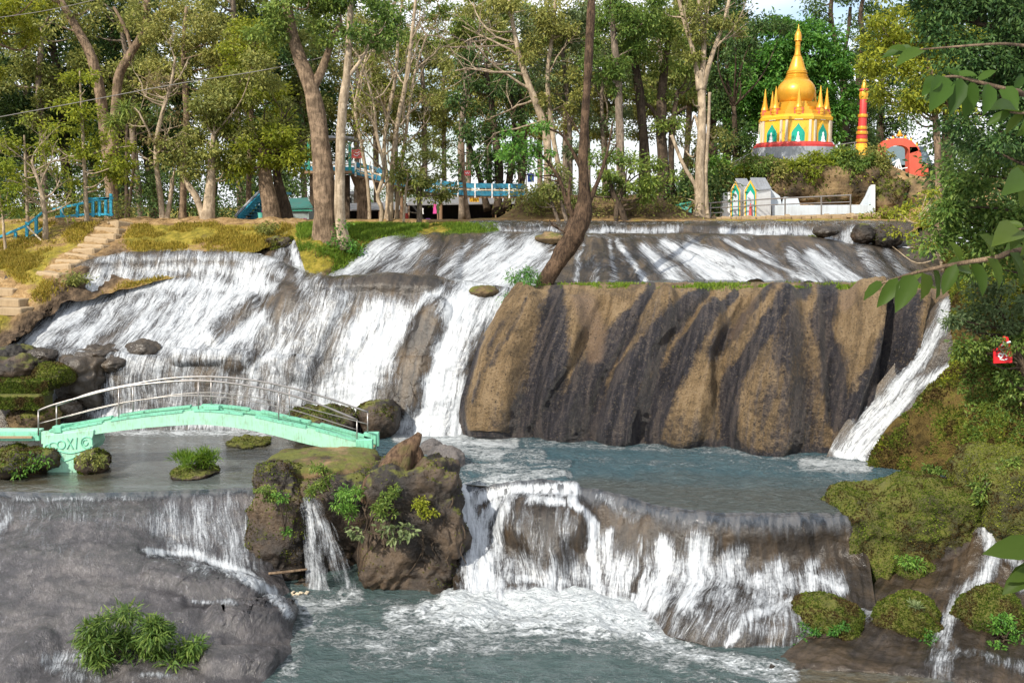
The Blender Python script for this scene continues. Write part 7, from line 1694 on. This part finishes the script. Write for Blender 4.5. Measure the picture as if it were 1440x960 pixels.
# ---- far forest: one leafy tree, copied
def copy_tree(o, loc, rz, s):
    c = o.copy(); COL.objects.link(c); c.location = tuple(loc); c.rotation_euler = (0, 0, rz); c.scale = (s, s, s)
    for ch in list(o.children):
        d = ch.copy(); COL.objects.link(d); d.parent = c
    return c
FARLAB = 'dark leafy tree of the far forest behind the nearer trunks'
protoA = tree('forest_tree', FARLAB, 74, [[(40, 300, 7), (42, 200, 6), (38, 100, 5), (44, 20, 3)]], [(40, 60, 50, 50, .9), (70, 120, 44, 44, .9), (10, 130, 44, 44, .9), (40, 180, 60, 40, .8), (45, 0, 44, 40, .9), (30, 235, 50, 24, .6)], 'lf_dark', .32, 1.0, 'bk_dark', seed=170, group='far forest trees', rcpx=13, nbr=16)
protoB = tree('forest_tree', 'tall olive-leaved tree of the far forest with a bare lower stem', 76, [[(300, 300, 5), (302, 200, 4.4), (298, 110, 4), (304, 30, 3)]], [(300, 40, 50, 44, .85), (330, 90, 36, 34, .8), (270, 100, 36, 34, .8), (300, 130, 46, 26, .7), (300, -10, 44, 30, .8)], 'lf_olive', .32, .8, 'bk_grey', seed=171, group='far forest trees with bare stems', rcpx=13, nbr=12)
rng = np.random.default_rng(99)
for k, (x, D) in enumerate([(-140, 70), (-60, 66), (105, 72), (170, 68), (220, 74), (350, 72), (400, 78), (0, 88), (130, 90), (260, 88), (450, 86), (1005, 84), (1240, 92), (1330, 66), (1420, 60), (1520, 56), (1020, 76)]):
    p = W(x, 306, D); p[2] = float(ground_z(p[0], D)) - .2
    copy_tree(protoA, p, rng.uniform(0, 6.28), rng.uniform(.85, 1.15))
for k, (x, D) in enumerate([(60, 64), (200, 66), (340, 70), (430, 74), (560, 92), (625, 100), (760, 96), (830, 90), (690, 84), (900, 82), (960, 78), (500, 76), (530, 84), (600, 78), (655, 72), (735, 76), (795, 72), (850, 76), (935, 72)]):
    p = W(x, 306, D); p[2] = float(ground_z(p[0], D)) - .2
    copy_tree(protoB, p, rng.uniform(0, 6.28), rng.uniform(.8, 1.1))

# ---- undergrowth behind the front row (nobody could count it)
def undergrowth(name, spans, mat, L, seed, kind='stuff'):
    rng = np.random.default_rng(seed); CC = []
    for x0, x1, y0, y1, D0_, D1_, n in spans:
        for _ in range(n):
            D = rng.uniform(D0_, D1_); CC.append(W(rng.uniform(x0, x1), rng.uniform(y0, y1), D))
    C, tip, nrm, LL = clump_leaves(np.array(CC), rng.uniform(.5, 1.1, len(CC)), 60, L, rng)
    o_ = leaf_obj(name, C, tip, nrm, LL, .5, M[mat], None, rng); o_['kind'] = kind; return o_
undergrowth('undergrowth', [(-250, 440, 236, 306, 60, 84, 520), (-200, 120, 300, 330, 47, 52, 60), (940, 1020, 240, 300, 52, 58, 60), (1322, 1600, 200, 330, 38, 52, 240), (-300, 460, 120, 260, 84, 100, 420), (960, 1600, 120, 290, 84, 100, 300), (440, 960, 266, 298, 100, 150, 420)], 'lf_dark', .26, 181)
undergrowth('undergrowth', [(740, 960, 285, 308, 49.4, 51, 50), (720, 790, 270, 300, 49.6, 52, 40), (1000, 1030, 225, 270, 53, 56, 26), (40, 180, 285, 306, 46.5, 48, 24)], 'lf_olive', .17, 182)

# ---- grass
def grass(name, P, mask, n, mat, seed, L=(.10, .24), wr=.10):
    rng = np.random.default_rng(seed)
    Q, Fa = grid_tris(P); mk = mask.reshape(-1)
    w = (mk[Fa[:, 0]] + mk[Fa[:, 1]] + mk[Fa[:, 2]]) / 3
    a, b, c = Q[Fa[:, 0]], Q[Fa[:, 1]], Q[Fa[:, 2]]
    nr = np.cross(b - a, c - a); ar = np.linalg.norm(nr, axis=1); nr /= ar[:, None] + 1e-9
    pr = ar * w + 1e-12; i = rng.choice(len(Fa), n, p=pr / pr.sum())
    u, v = rng.random((2, n)); f = u + v > 1; u[f] = 1 - u[f]; v[f] = 1 - v[f]
    C = a[i] + (b - a)[i] * u[:, None] + (c - a)[i] * v[:, None]
    N = nr[i] * np.sign(np.sum(nr[i] * (np.array([0, 0, CAMZ + 6]) - C), 1))[:, None]
    tip = unit(N * .4 + np.array([0, 0, .9]) + rand_dirs(n, rng) * .7)
    o_ = leaf_obj(name, C - N * .01, tip, rand_dirs(n, rng), rng.uniform(*L, n), wr, M[mat], None, rng, 'blade', .05); o_['kind'] = 'stuff'; return o_
inF = (pxL[..., 0] > -80)
grass('grass', LBANK, np.clip(LGRN * 1.6 - .5, 0, 1) * inF * sstep(-.05, .2, fbm(LBANK, .9, 4, 191)), 30000, 'grass', 191, (.08, .20), .22)
grass('grass', PM, sstep(-.2, .1, fbm(PM, .9, 4, 192)) * (pmx[..., 0] > 418) * (pmx[..., 1] > 316), 19000, 'grass_green', 192, (.10, .22), .2)
strip = sstep(397, 402, pxf[..., 1]) * (1 - sstep(404.5, 408, pxf[..., 1])) * sstep(-.05, .15, fbm(PF, 1.3, 3, 193))
grass('grass', PF, strip, 4200, 'grass_green', 193, (.05, .13), .35)
# mossy right bank cover
pxr = project(RBANK)
def bankcover(n, mat, seed, L, wr, thr, shape='diamond', xmax=1700):
    rng = np.random.default_rng(seed); Q, Fa = grid_tris(RBANK)
    def wf(p, nr): return sstep(thr, thr + .25, fbm(p, .8, 4, seed)) * (project(p)[:, 0] < xmax) + 1e-5
    C, N = tri_sample(Q, Fa, n, rng, wf); N = N * np.sign(np.sum(N * (np.array([0, 0, CAMZ]) - C), 1))[:, None]
    tip = unit(N * .6 + rand_dirs(n, rng) * .9 + np.array([0, 0, .1]))
    o_ = leaf_obj('ground_cover', C - N * .01, tip, unit(N + rand_dirs(n, rng) * .6), rng.uniform(*L, n), wr, M[mat], None, rng, shape); o_['kind'] = 'stuff'
bankcover(110000, 'moss_tuft', 201, (.04, .11), .6, -.4)
bankcover(16000, 'lf_mid', 202, (.06, .15), .5, .05)
bankcover(7000, 'lf_yellow', 203, (.06, .12), .5, .12)

# ---- single bushes
def bush(label, D, blobs, mat, L, per, seed, wr=.5, shape='diamond', rcpx=10, name='bush', cat='bush', flat=.7, droop=.2, base=None, stems=6, up=1.0, mat2=None):
    rng = np.random.default_rng(seed); m = mpp(D)
    b0 = blobs[0]; basep = W(*(base or (b0[0], b0[1] + b0[3])), D)
    root = thing(name, label, cat, basep)
    cents = np.concatenate([ell_points(W(b[0], b[1], D + (b[4] if len(b) > 4 else 0)), np.array([b[2], (b[2] + b[3]) * .5, b[3]]) * m, max(3, int(1.4 * b[2] * b[3] / rcpx ** 2)), rng, .35) for b in blobs])
    C, tip, nrm, LL = clump_leaves(cents, rcpx * m * rng.uniform(.7, 1.3, len(cents)), int(per * 1.9), L, rng, flat, droop, up)
    leaf_obj('foliage', C, tip, nrm, LL, wr, M[mat], root, rng, shape, smooth=shape == 'broad')
    tb = Tubes()
    for c in cents[rng.permutation(len(cents))[:stems]]:
        tb.add(cr(np.array([basep + rng.normal(size=3) * .05, (basep + c) / 2 + rng.normal(size=3) * .05, c]), 8), np.linspace(.02, .008, 8), 5, cap=False)
    tb.build('stem', M['bk_dark'], root)
    return root
bush('bright feathery bush at the foot of the lone leaning tree', 35.6, [(738, 402, 24, 24), (726, 418, 14, 14), (748, 385, 14, 12)], 'lf_bright', .17, 42, 210, .22, rcpx=8, base=(745, 428))
bush('large-leaved plant at the foot of the double trunk', 41.2, [(482, 330, 16, 18), (500, 345, 16, 10), (470, 345, 10, 10)], 'lf_bright', .17, 26, 211, .5, rcpx=8)
bush('low bright grass clump on the slope of the islet', 40.4, [(448, 355, 20, 16), (440, 375, 12, 10)], 'grass_green', .2, 40, 212, .14, rcpx=8)
bush('big dark green bush of narrow leaves on the wet grey slab', 20.2, [(150, 880, 34, 34), (200, 880, 44, 30), (245, 900, 36, 30), (180, 920, 56, 26), (265, 925, 26, 22), (135, 905, 22, 26), (225, 935, 40, 16)], 'lf_mid', .22, 66, 213, .17, 'blade', 14, base=(200, 955), stems=16, droop=.35)
bush('grassy tuft on a tiny islet in the calm pool', 28.6, [(272, 650, 32, 9), (255, 646, 12, 9), (290, 644, 10, 10)], 'grass_green', .26, 46, 214, .09, 'blade', 7, base=(272, 664), droop=-.5)
boulder('tiny earthy islet under the grassy tuft in the calm pool', (272, 664), (34, 7), 28.7, 'darkrock', 215, 900, sink=2.0, amp=.2, mL=(.03, .07))
bush('bright fern fringe on the islet rock under the footbridge end', 25.4, [(478, 700, 22, 20), (488, 722, 14, 14), (500, 690, 16, 10)], 'lf_bright', .13, 40, 216, .22, rcpx=8, droop=.5)
bush('small leafy plant on the face of the largest islet rock', 24.9, [(546, 708, 20, 16), (560, 690, 10, 8), (535, 720, 10, 10)], 'lf_mid', .11, 26, 217, .45, rcpx=7)
bush('pale two-toned broad-leaved plant on the largest islet rock', 24.6, [(540, 740, 20, 10), (505, 755, 12, 14), (556, 750, 20, 10), (580, 742, 10, 9)], 'lf_pale', .17, 7, 218, .5, 'broad', 8, droop=.3)
bush('yellow-green plant at the shoulder of the largest islet rock', 24.9, [(600, 718, 14, 14), (590, 706, 12, 8)], 'lf_yellow', .10, 26, 219, .5, rcpx=6)
bush('leafy tuft low on the boulder under the bridge end', 25.2, [(372, 692, 14, 10), (385, 704, 10, 8)], 'lf_mid', .10, 30, 220, .45, rcpx=6)
bush('bright leaves tucked beside the narrow spout', 25.0, [(402, 744, 6, 5), (395, 700, 8, 6)], 'lf_bright', .09, 20, 221, .5, rcpx=5)
bush('fresh green plant hanging from the islet rock by the spout', 25.6, [(462, 676, 14, 12), (448, 660, 12, 8), (440, 690, 10, 10)], 'lf_mid', .12, 34, 222, .4, rcpx=7)
bush('broad light-green leaves beside the ornate bridge foot', 28.2, [(26, 655, 26, 14), (50, 650, 12, 12), (0, 650, 14, 12)], 'lf_bright', .14, 22, 223, .42, rcpx=8)
bush('tuft of grass behind the ornate bridge foot', 27.8, [(122, 644, 12, 10), (140, 648, 12, 8)], 'lf_olive', .13, 36, 224, .3, rcpx=6)
bush('vivid fern tuft on the mossy lump under the largest mossy rock', 24.0, [(1284, 790, 16, 8)], 'lf_bright', .13, 60, 225, .2, rcpx=7)
bush('pale green tuft on top of the second mossy boulder', 21.9, [(1290, 856, 10, 7)], 'lf_pale', .16, 22, 226, .2, 'blade', 6, droop=-.3)
bush('spray of small bright leaves on the round mossy boulder', 21.7, [(1140, 888, 16, 14), (1170, 884, 14, 8), (1130, 905, 10, 8), (1182, 880, 8, 6)], 'lf_bright', .075, 18, 227, .6, rcpx=6)
bush('small bright leaves low on the second mossy boulder', 21.5, [(1305, 895, 12, 10), (1290, 912, 12, 8)], 'lf_bright', .085, 20, 228, .5, rcpx=6)
bush('leafy plant at the foot of the corner mossy boulder', 21.2, [(1412, 880, 16, 16), (1400, 905, 14, 8), (1425, 900, 12, 12)], 'lf_bright', .10, 22, 229, .5, rcpx=7)
bush('fern tuft on the crest of the largest mossy rock', 25.4, [(1322, 690, 12, 8)], 'lf_yellow', .18, 30, 230, .14, 'blade', 6, droop=-.3)
bush('green leafy plant on the broad mossy hump', 24.2, [(1395, 665, 14, 10), (1375, 690, 16, 14), (1420, 655, 20, 12)], 'lf_mid', .12, 30, 231, .5, rcpx=8)
bush('fringe of dark leaves where the mossy bank meets the pool', 28.2, [(1330, 662, 36, 8), (1370, 658, 20, 12)], 'lf_mid', .13, 30, 232, .4, rcpx=7)
bush('dark green bush on the grassy bank below the steps', 38.4, [(88, 402, 24, 12), (110, 390, 12, 10)], 'lf_olive', .14, 40, 233, .4, rcpx=7)
bush('green leaves half covering the bright red sign', 26.0, [(1402, 482, 8, 8), (1416, 490, 6, 7), (1425, 486, 8, 6)], 'lf_mid', .13, 9, 234, .4, rcpx=5)
bush('mossy shrub on the bank by the small fall at the top', 43.0, [(372, 322, 16, 10)], 'lf_olive', .13, 50, 235, .5, rcpx=6)

# ---- near branches at the right edge: one broad-leaved tree whose trunk stands outside the picture
nb = thing('broadleaf_tree', 'near tree reaching in with sprays of large glossy leaves', 'tree', (9.5, 6.0, 1.2))
rng = np.random.default_rng(55)
tt = Tubes(); tt.add(cr(np.array([[9.5, 6.0, 1.2], [9.3, 6.0, 6], [8.8, 5.8, 10], [8.4, 5.6, 13.5]]), 30), np.linspace(.22, .10, 30), 14, seed=3, rough=.2)
LIMB = cr(np.array([[9.0, 5.9, 8.6], [7.6, 5.3, 10.6], [6.2, 4.7, 11.6], [4.8, 4.4, 11.5], [4.1, 4.2, 10.9], [3.9, 4.0, 10.1], [4.0, 3.9, 9.3], [4.1, 3.8, 8.6]]), 60)
tt.add(LIMB, np.linspace(.085, .012, 60), 10, seed=4, rough=.15); tt.build('trunk', M['bk_brown'], nb)
def spray(pts, D, leaves, rpx=2.5):
    q = np.array([W(p[0], p[1], D + p[2]) for p in pts])
    s0 = LIMB[20:][np.argmin(np.abs(LIMB[20:, 2] - q[0][2] - .15))]
    qq = cr(np.concatenate([[s0, s0 * .55 + q[0] * .45 + np.array([0, 0, .06])], q]), 40)
    tb = Tubes(); tb.add(qq, np.linspace(.016, .004, 40), 7); b_ = tb.build('branch', M['bk_brown'], nb)
    C = []; T = []; N = []; L = []
    for (x, y, tx, ty, n_tilt, dd) in leaves:
        a_ = W(x, y, D + dd); e_ = W(tx, ty, D + dd + rng.normal(0, .06)); C.append(a_); T.append(e_ - a_); L.append(np.linalg.norm(e_ - a_) * 1.05)
        N.append(np.array([rng.normal(0, .25), -.75 + n_tilt, .7]))
    o_ = leaf_obj('leaf_spray', np.array(C), np.array(T), unit(np.array(N)), np.array(L), .43, M['lf_broad'], b_, rng, 'broad', .10, True)
spray([(1470, 345, .1), (1400, 362, 0), (1340, 372, 0), (1285, 384, 0), (1240, 398, 0)], 3.6,
      [(1245, 396, 1213, 420, 0, 0), (1262, 390, 1236, 430, .2, -.02), (1284, 385, 1262, 434, 0, 0), (1296, 383, 1300, 424, .1, -.05), (1312, 378, 1322, 418, .1, 0), (1330, 374, 1352, 406, 0, .02), (1345, 371, 1326, 412, .2, -.03), (1300, 380, 1275, 398, -.2, .05), (1330, 372, 1370, 380, -.3, .05), (1365, 366, 1385, 412, 0, 0), (1388, 362, 1410, 405, .1, -.03), (1350, 368, 1338, 340, -.3, .03), (1395, 360, 1385, 330, -.2, .02), (1420, 355, 1442, 400, 0, 0), (1410, 356, 1448, 352, -.2, .04)])
spray([(1480, 130, .1), (1430, 128, 0), (1385, 118, 0), (1345, 108, 0), (1318, 110, 0)], 4.2,
      [(1318, 110, 1300, 130, 0, 0), (1330, 108, 1312, 150, .1, 0), (1350, 109, 1330, 96, -.3, .03), (1352, 110, 1338, 158, .1, -.03), (1375, 114, 1400, 98, -.3, .02), (1368, 113, 1358, 165, .2, 0), (1390, 118, 1386, 158, .1, -.02), (1340, 108, 1372, 104, -.2, .05), (1410, 122, 1430, 150, .1, 0), (1425, 125, 1440, 105, -.3, .04)])
spray([(1490, 165, .1), (1450, 160, 0), (1420, 158, 0)], 4.0, [(1422, 158, 1388, 175, -.2, 0), (1440, 159, 1414, 186, .1, 0), (1450, 160, 1434, 190, .1, .02), (1432, 158, 1400, 148, -.3, .03)])
spray([(1480, 68, .1), (1440, 76, 0), (1275, 74, 0)] if False else [(1500, 60, .1), (1400, 62, 0), (1290, 70, 0)], 5.2, [(1288, 70, 1240, 78, 0, 0), (1276, 72, 1252, 66, -.3, .02), (1300, 70, 1262, 88, .1, 0)])
spray([(1500, 240, .1), (1470, 244, 0), (1440, 248, 0)], 3.4, [(1442, 246, 1416, 268, 0, 0), (1452, 244, 1424, 240, -.3, .02), (1450, 247, 1436, 290, .1, 0)])
spray([(1500, 310, .1), (1460, 316, 0), (1430, 324, 0)], 3.5, [(1432, 322, 1402, 338, -.2, 0), (1445, 320, 1420, 350, .1, 0), (1455, 318, 1440, 356, .1, .02), (1440, 320, 1414, 312, -.3, .02)])
spray([(1500, 750, .1), (1470, 762, 0), (1446, 772, 0)], 3.6, [(1460, 766, 1390, 776, -.4, 0), (1470, 790, 1412, 832, .2, .02), (1462, 800, 1420, 815, -.1, .03)])
# ------------------------------------------------------------------ camera, light, sky
cam = bpy.data.cameras.new('camera'); cam.lens = 36.0 * F / 1440.0; cam.sensor_width = 36.0; cam.clip_start = 0.05; cam.clip_end = 3000
co = bpy.data.objects.new('camera', cam); COL.objects.link(co)
co.location = (0, 0, CAMZ); co.rotation_euler = (R(90) - PITCH, 0, 0)
SC.camera = co

SUN_EL, SUN_AZ = 38.0, -141.0     # azimuth measured from the view direction, negative to the left
sd = bpy.data.lights.new('sun', 'SUN'); sd.energy = 4.1; sd.angle = R(0.55); sd.color = (1.0, 0.93, 0.80)
so = bpy.data.objects.new('sun', sd); COL.objects.link(so)
a = R(SUN_AZ); e = R(SUN_EL)
dirv = Vector((math.sin(a) * math.cos(e), math.cos(a) * math.cos(e), math.sin(e)))
so.rotation_euler = dirv.to_track_quat('Z', 'Y').to_euler()
so.location = (-20, -20, 40)

wd = bpy.data.worlds.new('World'); SC.world = wd; wd.use_nodes = True
nt = wd.node_tree; nt.nodes.clear()
o = nt.nodes.new('ShaderNodeOutputWorld'); bg = nt.nodes.new('ShaderNodeBackground'); bg.inputs[1].default_value = 0.14
sky = nt.nodes.new('ShaderNodeTexSky'); sky.sky_type = 'NISHITA'; sky.sun_disc = False
sky.sun_elevation = e; sky.sun_rotation = a; sky.air_density = 1.0; sky.dust_density = 1.5
tc = nt.nodes.new('ShaderNodeTexCoord'); mp = nt.nodes.new('ShaderNodeMapping'); mp.inputs['Scale'].default_value = (1, 1, 2.5)
nz = nt.nodes.new('ShaderNodeTexNoise'); nz.inputs['Scale'].default_value = 3.0; nz.inputs['Detail'].default_value = 6
mr = nt.nodes.new('ShaderNodeMapRange'); mr.interpolation_type = 'SMOOTHSTEP'; mr.inputs[1].default_value = 0.30; mr.inputs[2].default_value = 0.60
mx = nt.nodes.new('ShaderNodeMix'); mx.data_type = 'RGBA'; mx.inputs[7].default_value = (7.2, 7.4, 7.7, 1)
nt.links.new(tc.outputs['Generated'], mp.inputs[0]); nt.links.new(mp.outputs[0], nz.inputs['Vector']); nt.links.new(nz.outputs['Fac'], mr.inputs[0])
nt.links.new(mr.outputs[0], mx.inputs[0]); nt.links.new(sky.outputs[0], mx.inputs[6]); nt.links.new(mx.outputs[2], bg.inputs[0]); nt.links.new(bg.outputs[0], o.inputs[0])
SC.view_settings.view_transform = 'Standard'; SC.view_settings.look = 'None'; SC.view_settings.gamma = 1.0; SC.view_settings.exposure = 0.42
SC.view_settings.use_curve_mapping = False
SC.render.film_transparent = False
SC.cycles.max_bounces = 6; SC.cycles.diffuse_bounces = 3; SC.cycles.glossy_bounces = 2; SC.cycles.transmission_bounces = 3; SC.cycles.transparent_max_bounces = 8
SC.cycles.caustics_reflective = False; SC.cycles.caustics_refractive = False
